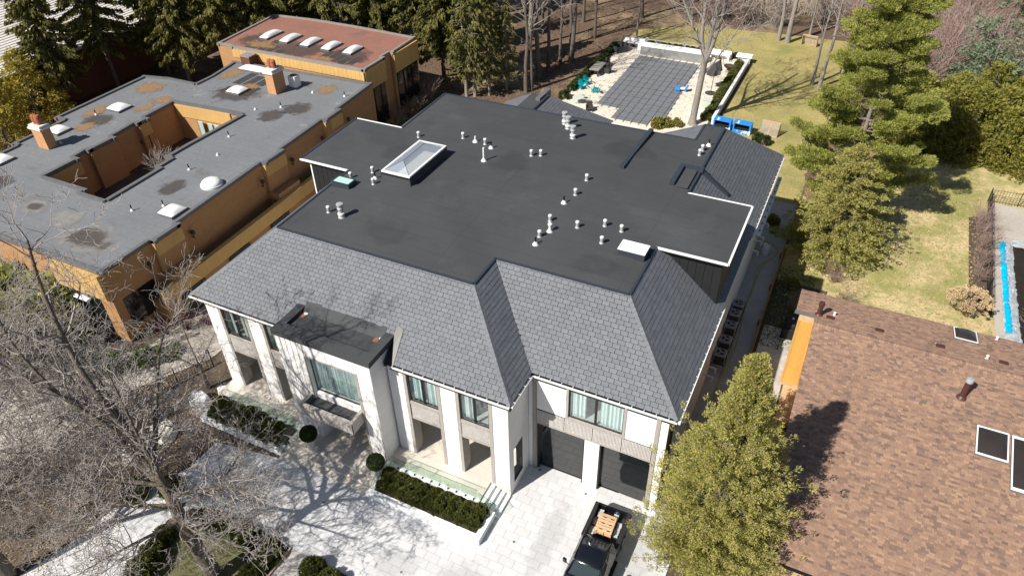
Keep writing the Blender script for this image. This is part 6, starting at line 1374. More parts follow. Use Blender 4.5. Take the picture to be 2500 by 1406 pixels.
def tree_obj(name, loc, label, cat, segs, trunk_lv, trunk_m, twig_m, k=5, group=None):
    T_ = empty(name, loc, label, cat, group); tr = [s for s in segs if s[4] <= trunk_lv]; tw = [s for s in segs if s[4] > trunk_lv]
    V, F = segs_np(tr, 7); np_mesh('trunk', V, F, trunk_m, T_, smooth=True)
    if tw: V, F = segs_np(tw, 3); tag(np_mesh('crown', V, F, twig_m, T_), kind=None)
    return T_
def trunk_path(out, pts, lvl=0):
    for (p, r0), (q, r1) in zip(pts[:-1], pts[1:]): out.append((p, q, r0, r1, lvl))
def smooth_path(pts, n=5):
    P = spline([p for p, _ in pts], n); R_ = []
    for i in range(len(pts)-1):
        for k in range(n): R_.append(pts[i][1]+(pts[i+1][1]-pts[i][1])*k/n)
    R_.append(pts[-1][1]); return [(tuple(p), q) for p, q in zip(P, R_)]
# ---- the big bare locust in front
def locust(seed, limbs, trunk, mx=4, name='locust_tree', loc=(0, 0, 0), label='', kids=(.6, .74)):
    r = random.Random(seed); S = []; trunk_path(S, smooth_path(trunk))
    for pts, rad, L in limbs:
        rad *= .62; sp = smooth_path([(p, rad*(1-.8*i/(len(pts)-1))) for i, p in enumerate(pts)], 7); trunk_path(S, sp)
        for i, (p, rr) in enumerate(sp):
            t_ = (20.4-p[1]-loc[1])/_ld.y; xs_, zs_ = p[0]+loc[0]+_ld.x*t_, p[2]+_ld.z*t_
            if -25.4 < xs_ < -18.2 and .2 < zs_ < 9.0 and r.random() < .62:  # crown deliberately thinned where its shadow would land on the portico
                if i > 3: branch(r, S, p, rotdir(r, Vector((0, 0, 1)), r.uniform(.5, 1.2)), r.uniform(.9, 1.8), min(.04, rr*.5), 1, 2, wob=.36, up=.05, seg=.42, kids=(.5, .5), rmin=.010)
                continue
            if i > 3 and r.random() < (.95 if p[2] < 10.5 else .6):
                d = Vector(sp[min(i+1, len(sp)-1)][0])-Vector(sp[i-1][0])
                for _ in range(2 if r.random() < (.8 if p[2] < 10.5 else .4) else 1): branch(r, S, p, rotdir(r, d.normalized(), r.uniform(.55, 1.35)), L*r.uniform(.5, .95), min(.07, rr*.6), 1, mx if p[2] < 10.5 else mx-1, wob=.36, up=.05, ang=(.45, 1.1), seg=.42, kids=kids, shrink=(.45, .7), rmin=.010)
        d = Vector(sp[-1][0])-Vector(sp[-3][0]); branch(r, S, sp[-1][0], d.normalized(), L*.5, sp[-1][1], 1, mx, wob=.30, up=.06, seg=.5, kids=kids, rmin=.011)
    print('LOCUST', label[:20], len(S)); return tree_obj(name, loc, label, 'tree', S, 0, 'barklocust', 'twig')
locust(11, [([(-.9, .3, 6.4), (-1.9, .4, 9.5), (-3.2, .5, 13.0), (-3.8, .9, 16.5), (-3.6, 1.2, 19.0)], .34, 4.2),
            ([(-.8, .3, 6.0), (.7, .8, 6.6), (2.2, 1.4, 6.9), (3.6, 1.7, 6.6)], .2, 2.6),
            ([(-.9, .2, 6.2), (-3.4, .6, 8.6), (-5.6, 1.0, 10.8), (-7.6, 1.6, 11.8)], .26, 4.0),
            ([(-1.1, .3, 7.6), (-2.6, 2.6, 9.6), (-3.8, 4.6, 11.0), (-4.2, 6.2, 11.4)], .22, 3.8),
            ([(-.8, .1, 5.4), (-2.4, -1.0, 6.0), (-4.6, -1.6, 6.4), (-6.6, -1.6, 7.0)], .22, 3.8),
            ([(-.9, .3, 7.0), (-.6, .1, 9.4), (-.5, .1, 12.0), (-.6, .2, 14.4)], .18, 2.3),
            ([(-1.6, .5, 9.0), (-3.8, -.4, 12.0), (-5.4, -.4, 14.6), (-6.2, .2, 16.5)], .2, 4.0),
            ([(-.7, .2, 5.2), (.2, 1.4, 5.4), (.5, 2.8, 5.8), (.3, 4.0, 6.2)], .15, 2.4),
            ([(-1.2, .4, 8.0), (-4.0, 2.4, 8.0), (-6.8, 3.6, 8.4)], .17, 3.6),
            ([(-.6, .1, 4.4), (-1.2, -2.0, 5.0), (-1.4, -4.0, 5.8)], .17, 3.4), ([(-1.0, .2, 6.8), (-4.2, -1.8, 8.4), (-7.4, -2.6, 9.4)], .18, 4.0), ([(-1.4, .3, 8.6), (-4.4, 1.4, 11.8), (-7.2, 2.0, 14.0)], .18, 4.0),
            ([(-2.2, .4, 10.4), (-5.0, -1.0, 13.4), (-7.8, -1.6, 15.6), (-9.6, -1.2, 16.8)], .17, 3.8), ([(-.9, .2, 5.8), (-3.6, 1.4, 6.6), (-6.2, 2.2, 6.8), (-8.6, 2.6, 7.4)], .18, 3.8), ([(-.6, .1, 4.6), (.8, -.4, 5.4), (2.4, -.6, 5.8)], .13, 2.6)],
       [((0, 0, 0), .55), ((.02, .02, .6), .42), ((-.3, .05, 2.6), .36), ((-.7, .2, 4.8), .31), ((-.9, .3, 6.4), .24)], loc=(-22.9, 10.9, 0), label='big leafless locust tree with lichened trunk in the turf island', name='locust_tree')
locust(23, [([(0, .2, 4.5), (-1, .5, 8), (-1.2, 1.2, 12), (-.8, 1.6, 15)], .24, 4.4), ([(0, .2, 4.2), (2.2, 1.4, 6.8), (3.6, 3.2, 8.6), (4.0, 5.2, 9.6)], .2, 4.2), ([(0, .2, 4.4), (-.4, 2.6, 7.4), (-.8, 5.2, 9.0)], .2, 4.2), ([(0, 0, 4.8), (1.4, .2, 8.6), (2.6, .6, 11.6)], .2, 4.2), ([(0, 0, 4.6), (-2.2, 1.4, 7.4), (-3.6, 3.6, 8.8)], .18, 4.2)],
       [((0, 0, 0), .42), ((.1, .05, 2.2), .34), ((0, .2, 4.6), .3)], loc=(-32.6, 6.4, 0), label='leafless tree whose crown fills the lower left corner of the view', name='locust_tree', kids=(.6, .72))
locust(31, [([(0, 0, 2.2), (-.6, .3, 4.2), (-.9, .6, 6.0)], .10, 2.4), ([(0, 0, 2.0), (.9, .4, 3.6), (1.5, .9, 4.8)], .09, 2.2), ([(0, 0, 1.8), (-.3, -.9, 3.4), (-.2, -1.7, 4.4)], .08, 2.2)],
       [((0, 0, 0), .17), ((.05, 0, 1.1), .14), ((0, 0, 2.2), .12)], mx=2, loc=(-33.0, 20.8, 0), label='small leafless tree at the left front corner of the house', name='ornamental_tree')
locust(37, [([(0, 0, 3.2), (-.8, .3, 6.0), (-1.2, .6, 9.0)], .14, 3.6), ([(0, 0, 3.0), (1.4, .4, 5.4), (2.4, .9, 7.4)], .13, 3.4), ([(0, 0, 3.1), (-.3, 1.2, 5.6), (-.2, 2.4, 7.6)], .12, 3.4), ([(0, 0, 2.8), (-1.8, .2, 5.0), (-3.2, .8, 6.4)], .12, 3.2)],
       [((0, 0, 0), .24), ((.05, 0, 1.6), .2), ((0, 0, 3.2), .17)], mx=3, loc=(-42.5, 14.6, 0), label='leafless tree growing beside the neighbouring concrete drive', name='ornamental_tree', kids=(.5, .5))
# ---- large pale-barked tree by the pool
r_ = random.Random(5); S = []
trunk_path(S, smooth_path([((0, 0, 0), .62), ((0, 0, .8), .38), ((.15, .1, 4), .33), ((.3, .2, 7.0), .31)]))
for pts, rad in (([(.3, .2, 6.8), (-.4, .3, 9.5), (-.5, .5, 14), (-1.2, .8, 19)], .30), ([(.3, .2, 7), (.55, .2, 10), (.9, .4, 14), (1.2, .5, 20)], .30), ([(.2, .1, 6.2), (1.0, .2, 9.5), (1.6, .3, 14), (2.2, .2, 19)], .26), ([(.1, .1, 5), (1.5, .4, 7.4), (3.0, .8, 10.5), (4.6, 1.2, 15)], .13), ([(.3, .2, 7), (-1.4, .4, 10), (-3.2, .8, 13.2), (-4.2, 1, 16)], .16)):
    rad *= .85; sp = smooth_path([(p, rad*(1-.6*i/3)) for i, p in enumerate(pts)], 6); trunk_path(S, sp)
    for i, (p, rr) in enumerate(sp):
        if i > 3: branch(r_, S, p, rotdir(r_, (Vector(sp[min(i+1, len(sp)-1)][0])-Vector(sp[i-1][0])).normalized(), r_.uniform(.6, 1.1)), r_.uniform(2.4, 4.6), rr*.4, 1, 3, wob=.2, up=.06, seg=.6, kids=(.6, .6), rmin=.018)
tree_obj('maple_tree', (-14.3, 71.7, 0), 'tall leafless pale-barked tree with several stems beside the pool', 'tree', S, 0, 'barkpale', 'twig')
# ---- woodland trees: three bare-tree builds, copied
def bare_proto(seed, H_, rad, low, dense=.5, mx=3, spread=(.5, 1.0), bark='bark', tw='twig', lean=.04):
    r = random.Random(seed); S = []; pts = [((0, 0, 0), rad*1.25)]; x = y = 0
    for k in range(1, 7): x += r.gauss(0, lean*H_/6); y += r.gauss(0, lean*H_/6); pts.append(((x, y, H_*k/6), rad*(1-.8*k/6)))
    sp = smooth_path(pts, 5); trunk_path(S, sp)
    for i, (p, rr) in enumerate(sp):
        if p[2] > low and r.random() < .9:
            for _ in range(1 if r.random() < .6 else 2): branch(r, S, p, rotdir(r, Vector((0, 0, 1)), r.uniform(*spread)), H_*r.uniform(.14, .26), max(.02, rr*.45), 1, mx, wob=.17, up=.05, seg=.9, kids=(dense, dense), rmin=.018)
    return S
PR = [bare_proto(41, 19, .26, 7, .5, 3), bare_proto(42, 17, .2, 5, .5, 3), bare_proto(43, 20, .3, 8, .45, 3, spread=(.35, .8))]
def place_bare(i, x, y, label, rz=0, sc=1.0, bark='bark', tw='twig', _c={}):
    key = (i, bark, tw)
    if key not in _c: _c[key] = tree_obj('bare_tree', (x, y, 0), label, 'tree', PR[i], 0, bark, tw, group='leafless trees at the back'); o = _c[key]; o.rotation_euler = (0, 0, rz); o.scale = (sc,)*3; return o
    return copy_tree(_c[key], (x, y, 0), rz, sc, label)
WD = 'tall dark leafless trunk in the wood left of the pool'
for k, (x, y, i, l) in enumerate(((-34.1, 72.5, 0, 'leafless dark trunk in the wood, closest to the black roof'), (-33.7, 73.1, 1, 'leafless leaning trunk joined to the one closest to the black roof'), (-34.3, 76.5, 2, 'leafless trunk just behind the leaning pair in the wood'), (-34.3, 79.3, 0, 'thick pale leafless trunk halfway along the thin black fence'), (-33.9, 82.2, 1, 'slim leafless trunk halfway along the thin black fence'), (-33.0, 83.6, 2, 'leafless trunk with a fork beside the far half of the fence'), (-35.2, 89.0, 0, 'leafless trunk near the far end of the black fence'), (-33.2, 92.5, 1, 'leafless trunk beyond the end of the black fence'))):
    place_bare(i, x, y, l, k*1.3, .95+.05*(k % 3), 'barkdark', 'twig')
for k, (x, y, i, sc, l) in enumerate(((-28.1, 94.7, 2, .55, 'short pale leafless tree behind the white water wall'), (-10.5, 101, 0, 1.0, 'thick leafless trunk at the back edge of the lawn, left of a twin'), (-9.3, 100.6, 2, 1.05, 'thick leafless trunk at the back edge of the lawn, right of a twin'), (-7.0, 104, 1, .9, 'leafless trunk behind the far goal net'), (-4.4, 87.5, 1, .95, 'pale leafless trunk left of the big green pine'), (-3.5, 86.8, 0, .85, 'pale slanting leafless trunk close to the big green pine'), (-1.6, 92.6, 2, .85, 'leafless tree half hidden behind the big green pine'))):
    place_bare(i, x, y, l, k*2.1+.4, sc, 'barkpale', 'twig')
far = [(-24, 106), (-19, 108), (-30, 103), (-37, 98), (-42, 95), (-47, 100), (-27, 112), (-14, 107), (-2, 108), (3, 104), (7, 110), (-40, 86), (-46, 88), (-38, 106), (0, 116), (10, 102)]
for k, (x, y) in enumerate(far):
    place_bare(k % 3, x, y, 'leafless tree standing in the woodland along the far edge', k*1.7, .85+.1*(k % 3), 'barkdark' if k < 8 else 'bark', 'twig' if k < 7 else 'twigred')
# ---- needle trees
def spruce_mesh(seed, H_, R0, low, ncard, droop=.35, size=(.26, .55), dens=2.2, gaps=.1):
    g = np.random.default_rng(seed); r = random.Random(seed); S = []; Cs = []; Ds = []; Ls = []
    S += [((0, 0, H_*k/12), (0, 0, H_*(k+1)/12), .26*(H_/18)*(1-.92*k/12), .26*(H_/18)*(1-.92*(k+1)/12), 0) for k in range(12)]
    z = low
    while z < H_-.3:
        f = 1-(z-low)/(H_-low); Rz = R0*(f**.75)*(1.0 if f < .9 else .85); nb_ = r.choice((4, 5, 5, 6)); a0 = r.uniform(0, 6.28)
        for q in range(nb_):
            if r.random() < gaps: continue
            a = a0+q*6.283/nb_+r.uniform(-.3, .3); L = Rz*r.uniform(.72, 1.12); n = max(3, int(L/.35)); prev = Vector((0, 0, z)); lift = r.uniform(-.05, .15)
            for i in range(1, n+1):
                t = i/n; p = Vector((math.cos(a)*L*t, math.sin(a)*L*t, z+L*(lift*t-droop*t*t+.16*t**4)))
                S.append((tuple(prev), tuple(p), .05*(1-t)+.014, .05*(1-t)+.01, 1))
                m = max(1, int((4+9*t)*dens)); lat = (Vector((-math.sin(a), math.cos(a), 0)))
                for _ in range(m):
                    s = r.uniform(-1, 1)*(.12+.34*L*.28*math.sin(math.pi*min(1, t*.9+.1))); c = p+lat*s+Vector((r.gauss(0, .08), r.gauss(0, .08), -abs(r.gauss(0, .16))-abs(s)*.22))
                    d = Vector((math.cos(a)*.5, math.sin(a)*.5, 0))+lat*(s*1.2)+Vector((0, 0, -.55+r.gauss(0, .25))); Cs.append(tuple(c)); Ds.append(tuple(d)); Ls.append(r.uniform(*size))
                prev = p
        z += r.uniform(.38, .6)*(.6+.5*f)
    C = np.array(Cs); D = nrm_(np.array(Ds)); L = np.array(Ls)
    if len(C) > ncard: i = g.permutation(len(C))[:ncard]; C, D, L = C[i], D[i], L[i]
    V, F = tris_np(g, C, D, L*g.uniform(.35, .55, len(L)), L); tv, tf = segs_np(S, 4)
    return V, F, tv, tf, g.random(len(F))
def conifer(name, loc, label, data, leaf_m, bark_m='barkdark', group=None):
    V, F, tv, tf, rn = data; T_ = empty(name, loc, label, 'tree', group); np_mesh('trunk', tv, tf, bark_m, T_); np_mesh('crown', V, F, leaf_m, T_, rnd=rn); return T_
SPR = [spruce_mesh(1, 20, 4.2, 3.6, 40000, .42), spruce_mesh(2, 18, 3.8, 4.6, 36000, .38, gaps=.15), spruce_mesh(3, 22, 4.6, 5.5, 40000, .45, gaps=.12)]
sp_spots = [(-80.2, 47.6, 0, .95, 'large drooping spruce in front of the pale ribbed roof'), (-79.4, 53.8, 2, 1.0, 'drooping spruce with a bare lower trunk beside the brick wall'), (-77.5, 59.8, 1, 1.0, 'spruce behind the long grey parapet, second from the pale roof'), (-73.2, 59.0, 0, 1.05, 'spruce rising close to the stepped corner of the grey flat roof'), (-69.0, 61.5, 1, 1.1, 'spruce left of the red felt roof'), (-66.5, 66.0, 2, 1.0, 'spruce at the back left corner of the red felt roof'),
            (-44.5, 71.5, 0, .95, 'yellow-green spruce right of the red felt roof'), (-41.5, 74.5, 1, 1.0, 'spruce behind the pair of pale thin trunks')]
first = {}
for k, (x, y, i, sc, l) in enumerate(sp_spots):
    if i not in first: first[i] = conifer('spruce_tree', (x, y, 0), l, SPR[i], 'spruce', group='spruces behind the brick house'); first[i].rotation_euler = (0, 0, k*1.1); first[i].scale = (sc,)*3
    else: copy_tree(first[i], (x, y, 0), k*1.1, sc, l)
for k, (x, y) in enumerate(((-86, 66), (-81, 70), (-76, 68), (-71, 72), (-66, 74), (-61, 72), (-56, 74), (-51, 76), (-90, 74), (-84, 80), (-76, 80), (-68, 82), (-60, 82), (-53, 84), (-92, 62), (-47, 82), (-98, 70), (-70, 92), (-58, 92), (-44, 108), (-37, 112), (-29, 116), (-21, 114), (-50, 96), (-13, 119))):
    copy_tree(first[k % 3], (x, y, 0), k*2.3, .9+.12*(k % 3), 'dark spruce standing in the dense row behind the brick house')
# thin half-bare spruces with pale trunks right of them
TH = [spruce_mesh(14, 19, 2.6, 3.0, 5200, .3, dens=.7, gaps=.25), spruce_mesh(15, 18, 2.4, 2.4, 4400, .3, dens=.6, gaps=.3)]
conifer('thin_spruce', (-39.0, 69.1, 0), 'half-bare spruce with pale trunk, thicker of the close pair', TH[0], 'spruce', 'barkpale', 'half-bare spruces'); conifer('thin_spruce', (-39.9, 68.7, 0), 'half-bare spruce with pale trunk, thinner of the close pair', TH[1], 'spruce', 'barkpale', 'half-bare spruces')
for x, y, l in ((-36.4, 72.0, 'ragged grey half-bare spruce right of the pale pair'), (-37.6, 70.0, 'low ragged half-bare spruce behind the black roof')): o = copy_tree(bpy.data.objects['thin_spruce'], (x, y, 0), 2.0, .7, l)
# ---- clumped crowns: pines, cedars, hedges, shrubs
def clump_crown(seed, centers, rads, per, size, out_from=(0, 0, 0), upw=.3, asp=(.3, .5), flat=.75, outw=1.0, tri=False):
    g = np.random.default_rng(seed); C = []; D = []; L = []
    o = np.array(out_from, float)
    for c, rr in zip(centers, rads):
        n = max(4, int(per*(rr**2)*g.uniform(.8, 1.2))); c = np.array(c, float); u = nrm_(g.normal(size=(n, 3))); rad = rr*g.uniform(.45, 1.0, (n, 1))**.5; p = c+u*rad*np.array([1, 1, flat])
        ax = nrm_((c-np.array([o[0], o[1], c[2]-.3]))[None]); d = nrm_(u*.8+ax*outw*.6+np.array([[0, 0, upw]])+g.normal(size=(n, 3))*.35); C.append(p); D.append(d); L.append(g.uniform(*size, n))
    C = np.concatenate(C); D = np.concatenate(D); L = np.concatenate(L); V, F = (tris_np if tri else cards_np)(g, C, D, L*g.uniform(*asp, len(L)), L)
    # tint runs together inside a clump, with scatter leaf by leaf
    base = np.repeat(g.random(len(centers)), [max(1, 0)]*len(centers)) if False else None
    return V, F, g.random(len(F))
def pine_tree(seed, H_, R0, low):
    r = random.Random(seed); S = [((0, 0, H_*k/10), (0, 0, H_*(k+1)/10), .3*(1-.9*k/10), .3*(1-.9*(k+1)/10), 0) for k in range(10)]; cen = []; rad = []; z = low
    while z < H_:
        f = 1-(z-low)/(H_-low); Rz = R0*(.22+.78*f**.7) if f < .85 else R0*.95; a0 = r.uniform(0, 6.28); nb_ = r.choice((4, 5, 5, 6))
        for q in range(nb_):
            a = a0+q*6.283/nb_+r.uniform(-.35, .35); L = Rz*r.uniform(.5, 1.25); n = max(3, int(L/.5)); prev = Vector((0, 0, z)); lift = r.uniform(.02, .2)
            for i in range(1, n+1):
                t = i/n; p = Vector((math.cos(a)*L*t, math.sin(a)*L*t, z+L*(lift*t+.14*t*t)+r.gauss(0, .05))); S.append((tuple(prev), tuple(p), .06*(1-t)+.02, .06*(1-t)+.015, 1)); prev = p
                if t > .3:
                    for _ in range(4 if t > .55 else 2):
                        lat = r.gauss(0, .42*(.4+t*.7)); cen.append((p.x-math.sin(a)*lat, p.y+math.cos(a)*lat, p.z+r.uniform(-.05, .2))); rad.append(r.uniform(.32, .6))
        z += r.uniform(.8, 1.25)*(.45+.55*f)
    cen.append((0, 0, H_)); rad.append(.5); return S, cen, rad
S, cen, rad = pine_tree(8, 19.5, 5.2, 2.6); V, F, rn = clump_crown(81, cen, rad, 760, (.12, .24), upw=.6, asp=(.22, .36), flat=.7, tri=True)
print('PINE', len(F))
conifer('pine_tree', (1.7, 59.2, 0), 'tall bushy white pine overhanging the lawns on the right', (V, F, *segs_np(S, 5), rn), 'pine', 'bark')
def cone_clumps(seed, H_, R0, n, low=.2, crad=(.35, .7), power=.8, belly=.0, jit=.22):
    r = random.Random(seed); cen = []; rad = []
    for k in range(n):
        t = r.random()**1.25; z = low+(H_-low)*t; Rz = R0*max(.04, (1-t)**power)*(1+belly*math.sin(math.pi*t)); a = k*2.39996+r.uniform(-.4, .4); q = Rz*(1+r.gauss(0, jit))*r.choice((1, 1, 1, .7)); cen.append((q*math.cos(a), q*math.sin(a), z)); rad.append(r.uniform(*crad)*(.55+.45*(1-t)))
    return cen, rad
def cedar_sprays(seed, H_, R0, n, low=.3, power=.75, rise=.55, crad=(.22, .4), jit=.2):
    r = random.Random(seed); cen = []; rad = []; S = [((0, 0, H_*k/8), (0, 0, H_*(k+1)/8), .2*(H_/12)*(1-.9*k/8), .2*(H_/12)*(1-.9*(k+1)/8), 0) for k in range(8)]
    for k in range(n):
        t = r.random()**1.15; z = low+(H_-low)*t; Rz = R0*max(.07, (1-t)**power)*(1+r.gauss(0, jit)); a = k*2.39996+r.uniform(-.5, .5); up = rise*r.uniform(.6, 1.4); prev = (0, 0, z)
        for q in (.35, .55, .72, .86, 1.0):
            p = (Rz*q*math.cos(a)+r.gauss(0, .08), Rz*q*math.sin(a)+r.gauss(0, .08), z+Rz*up*(q**1.5)+r.gauss(0, .06)); S.append((prev, p, .03*(1.1-q)+.008, .03*(1.0-q)+.007, 1)); prev = p
            if q > .4: cen.append(p); rad.append(r.uniform(*crad)*(1.25-.6*q)*(.6+.4*(1-t)))
    return S, cen, rad
def stems(seed, H_, R0, n=60):
    r = random.Random(seed); S = [((0, 0, H_*k/8), (0, 0, H_*(k+1)/8), .2*(H_/12)*(1-.9*k/8), .2*(H_/12)*(1-.9*(k+1)/8), 0) for k in range(8)]
    for k in range(n):
        t = r.random(); z = H_*t*.9; a = r.uniform(0, 6.28); L = R0*(1-t)*r.uniform(.6, .95); S.append(((0, 0, z), (L*math.cos(a), L*math.sin(a), z+L*.35), .045, .012, 1))
    return S
S, cen, rad = cedar_sprays(51, 14.3, 3.35, 1050, power=.82, jit=.2, crad=(.24, .42)); V, F, rn = clump_crown(52, cen, rad, 1250, (.06, .13), upw=.55, asp=(.35, .6), flat=1.05, tri=True)
print('CED', len(F))
conifer('cedar_tree', (-.6, 22.3, 0), 'large golden-green cedar in front of the brown shingled roof', (V, F, *segs_np(S, 4), rn), 'cedar', 'bark')
S, cen, rad = cedar_sprays(54, 7.4, 1.5, 190, power=.75, jit=.2, crad=(.18, .32)); V, F, rn = clump_crown(55, cen, rad, 1300, (.06, .13), upw=.55, asp=(.35, .6), flat=1.05, tri=True)
conifer('cedar_tree', (-.55, 30.5, 0), 'smaller golden-green cedar between the side path and the patio', (V, F, *segs_np(S, 4), rn), 'cedar', 'bark')
S, cen, rad = cedar_sprays(61, 9.4, 3.5, 470, power=.6, rise=.12, jit=.22, crad=(.3, .55)); V, F, rn = clump_crown(62, cen, rad, 620, (.1, .2), upw=-.1, asp=(.3, .5), tri=True)
conifer('cedar_tree', (1.7, 53.2, 0), 'broad olive cedar below the white pine beside the path', (V, F, *segs_np(S, 4), rn), 'cedar2', 'bark')
cen, rad = cone_clumps(64, 9.5, 3.6, 230, low=.3, crad=(.5, 1.0), power=.6); V, F, rn = clump_crown(65, cen, rad, 120, (.25, .5), upw=-.1, asp=(.25, .4))
conifer('cedar_tree', (-75.5, 37.2, 0), 'golden-yellow cedar at the left edge behind the brick chimney', (V, F, *segs_np(stems(66, 9, 3), 4), rn), 'goldcedar', 'bark'); gc = bpy.data.objects[-1] if False else None
GC = [o for o in bpy.data.objects if o.get('label', '').startswith('golden-yellow cedar')][0]
copy_tree(GC, (-72.5, 31.5, 0), 2.0, .85, 'golden-yellow cedar low at the left edge, in front of its twin'); copy_tree(GC, (-78.5, 43.0, 0), 4.0, .9, 'golden-yellow cedar beside the red brick wall under the pale roof')
cen, rad = cone_clumps(67, 14, 4.2, 240, low=.4, crad=(.55, 1.0), power=.75); V, F, rn = clump_crown(68, cen, rad, 110, (.3, .55), upw=-.1, asp=(.22, .35))
conifer('blue_spruce', (12.5, 88.0, 0), 'blue-green spruce towering behind the tall hedge', (V, F, *segs_np(stems(69, 13.6, 3.6), 4), rn), 'bluespruce', 'bark')
BSP = [o for o in bpy.data.objects if o.name.startswith('blue_spruce')][0]; copy_tree(BSP, (18.5, 84.0, 0), 2.2, .95, 'blue-green spruce at the upper right corner'); copy_tree(BSP, (21.5, 92.0, 0), 1.2, 1.05, 'blue-green spruce behind the others at the upper right edge')
# tall clipped-looking hedge of arborvitae on the right
def arbor(seed, H_, R0):
    cen, rad = cone_clumps(seed, H_, R0, 210, low=.15, crad=(.4, .72), power=.42, jit=.12); V, F, rn = clump_crown(seed+1, cen, rad, 170, (.2, .4), upw=.5, asp=(.3, .5), flat=1.0); return V, F, *segs_np(stems(seed+2, H_*.95, R0*.85, 40), 4), rn
AR = [arbor(71, 6.4, 2.0), arbor(74, 5.8, 1.9), arbor(77, 7.0, 2.1)]; af = {}
hs = [(5.2, 75.0), (7.2, 75.6), (9.2, 75.4), (11.2, 75.2), (13.2, 75.0), (15.2, 74.6), (17.0, 73.6), (6.2, 78.2), (8.6, 78.6), (11.0, 78.6), (13.4, 78.4), (15.8, 78.0), (18.2, 77.0), (9.8, 81.8), (12.6, 82.0), (15.6, 81.6), (18.6, 80.8), (19.2, 72.8)]
for k, (x, y) in enumerate(hs):
    i = k % 3; l = 'tall arborvitae, %s from the white pine, in the %s row of the thick hedge' % ((ORD[k], 'front') if k < 7 else (ORD[k-7], 'middle') if k < 13 else (ORD[k-13], 'rear')) if k < 17 else 'tall arborvitae at the right edge of the picture, end of the thick hedge'
    if i not in af: af[i] = conifer('arborvitae', (x, y, 0), l, AR[i], 'hedgegreen', 'bark', 'arborvitae of the thick hedge'); af[i].rotation_euler = (0, 0, k)
    else: copy_tree(af[i], (x, y, 0), k*1.9, .92+.06*(k % 4), l)
# ---- bare shrubs (copied)
def shrub_segs(seed, H_, n, spread=.6, wob=.14, mx=2, rad=.018, kids=.6):
    r = random.Random(seed); S = []
    for k in range(n): a = r.uniform(0, 6.28); t = r.uniform(.05, spread); branch(r, S, (r.gauss(0, .12*H_*.4), r.gauss(0, .12*H_*.4), 0), (math.cos(a)*t, math.sin(a)*t, 1), H_*r.uniform(.6, 1.0), rad, 1, mx, wob=wob, up=.02, ang=(.25, .7), seg=.3*H_/2, kids=(kids, kids), shrink=(.35, .6), rmin=.008 if H_ < 3 else .017)
    return S
SHB = {}
def shrub(kind, loc, label, m, sc=1.0, rz=0, group='leafless shrubs', cat='shrub', name='bare_shrub'):
    key = (kind, m)
    if key not in SHB:
        seed, H_, n, spr = dict(a=(91, 2.0, 34, .7), b=(92, 5.0, 52, .6), c=(93, 1.6, 44, 1.0))[kind]; S = shrub_segs(seed, H_, n, spr, rad=.016 if kind != 'b' else .03)
        V, F = segs_np(S, 3); o = np_mesh(name, V, F, m); SHB[key] = o; tag(o, label, cat, group)
    else: o = SHB[key].copy(); link(o); o['label'] = label; o['group'] = group
    o.location = loc; o.rotation_euler = (0, 0, rz); o.scale = (sc,)*3; return o
shrub('c', (-52.6, 37.2, 2.4), 'dense brown leafless bush filling the brick courtyard', 'twig', 1.75)
for k, (x, y, s) in enumerate(((12.3, 54.0, .8), (12.4, 56.2, .9), (12.5, 58.6, 1.0), (12.4, 61.0, .9), (12.6, 62.8, .8))): shrub('a', (x, y, 0), 'reddish leafless shrub in the narrow bed along the iron pool fence', 'twigred', s, k)
for k, (x, y, s, m, l) in enumerate(((2.4, 49.4, .85, 'twigred', 'reddish leafless shrub in the bed just below the olive cedar'), (3.2, 46.9, .8, 'twigtan', 'tan leafless shrub behind the ridge of the brown roof'), (.2, 44.6, .7, 'twigtan', 'tan leafless shrub near the covered grill'), (15.8, 48.2, 1.1, 'twig', 'grey leafless shrub over the near end of the murky pool'), (17.2, 50.4, 1.2, 'twig', 'grey leafless shrub at the right edge beside the murky pool'), (-43.0, 59.6, 1.0, 'twigred', 'reddish leafless shrub beyond the corner of the left black dormer'), (-42.6, 61.4, 1.1, 'twigtan', 'tan leafless shrub behind the left roof edge'), (-43.0, 65.4, 1.3, 'twigred', 'reddish leafless shrub below the half-bare spruces'), (-42.2, 57.4, .8, 'twigtan', 'small tan leafless shrub by the brick retaining wall'))): shrub('a', (x, y, 0), l, m, s, k*1.4)
for k, (x, y) in enumerate(((3.5, 84), (6.5, 86.5), (2.0, 90), (5.5, 92.5), (9, 90.5), (.5, 97), (4, 99.5), (8, 97), (1.5, 104), (6.5, 106), (-2.5, 107), (11, 101), (-11.5, 106), (-16.5, 105.5), (-21, 105.5), (-6, 110), (3.0, 94.5), (7.5, 93.5), (10.5, 95), (5.0, 103), (9.0, 105), (2.5, 109), (13.0, 97.5), (.0, 101))): shrub('b', (x, y, 0), 'tall tangle of reddish leafless brush at the back right of the lawn' if x > 0 else 'tall tangle of leafless brush along the back edge of the lawn', 'twigred' if k % 3 else 'twig', 1.15+.1*(k % 3), k*2.2)
for k, (x, y, s) in enumerate(((-37.6, 25.6, .7), (-38.6, 24.6, .8), (-36.9, 26.6, .7), (-39.6, 23.6, .75))): shrub('c', (x, y, 0), 'low burgundy leafless shrub beside the brick garden wall', 'burgundy', s, k)
for k, (x, y, s) in enumerate(((-33.8, 17.6, .6), (-34.8, 16.2, .7), (-31.0, 14.0, .55), (-35.4, 14.4, .8), (-33.6, 12.0, .8), (-36.2, 11.0, .9), (-32.4, 9.6, .6), (-38.9, 15.0, .7), (-37.0, 8.4, 1.0), (-34.4, 8.0, .9), (-39.5, 9.8, 1.0), (-30.2, 16.6, .45))): shrub('c', (x, y, 0), 'low twiggy leafless shrub in the front bed under the bare trees', 'twig' if k % 2 else 'twigred', s, k*1.1)
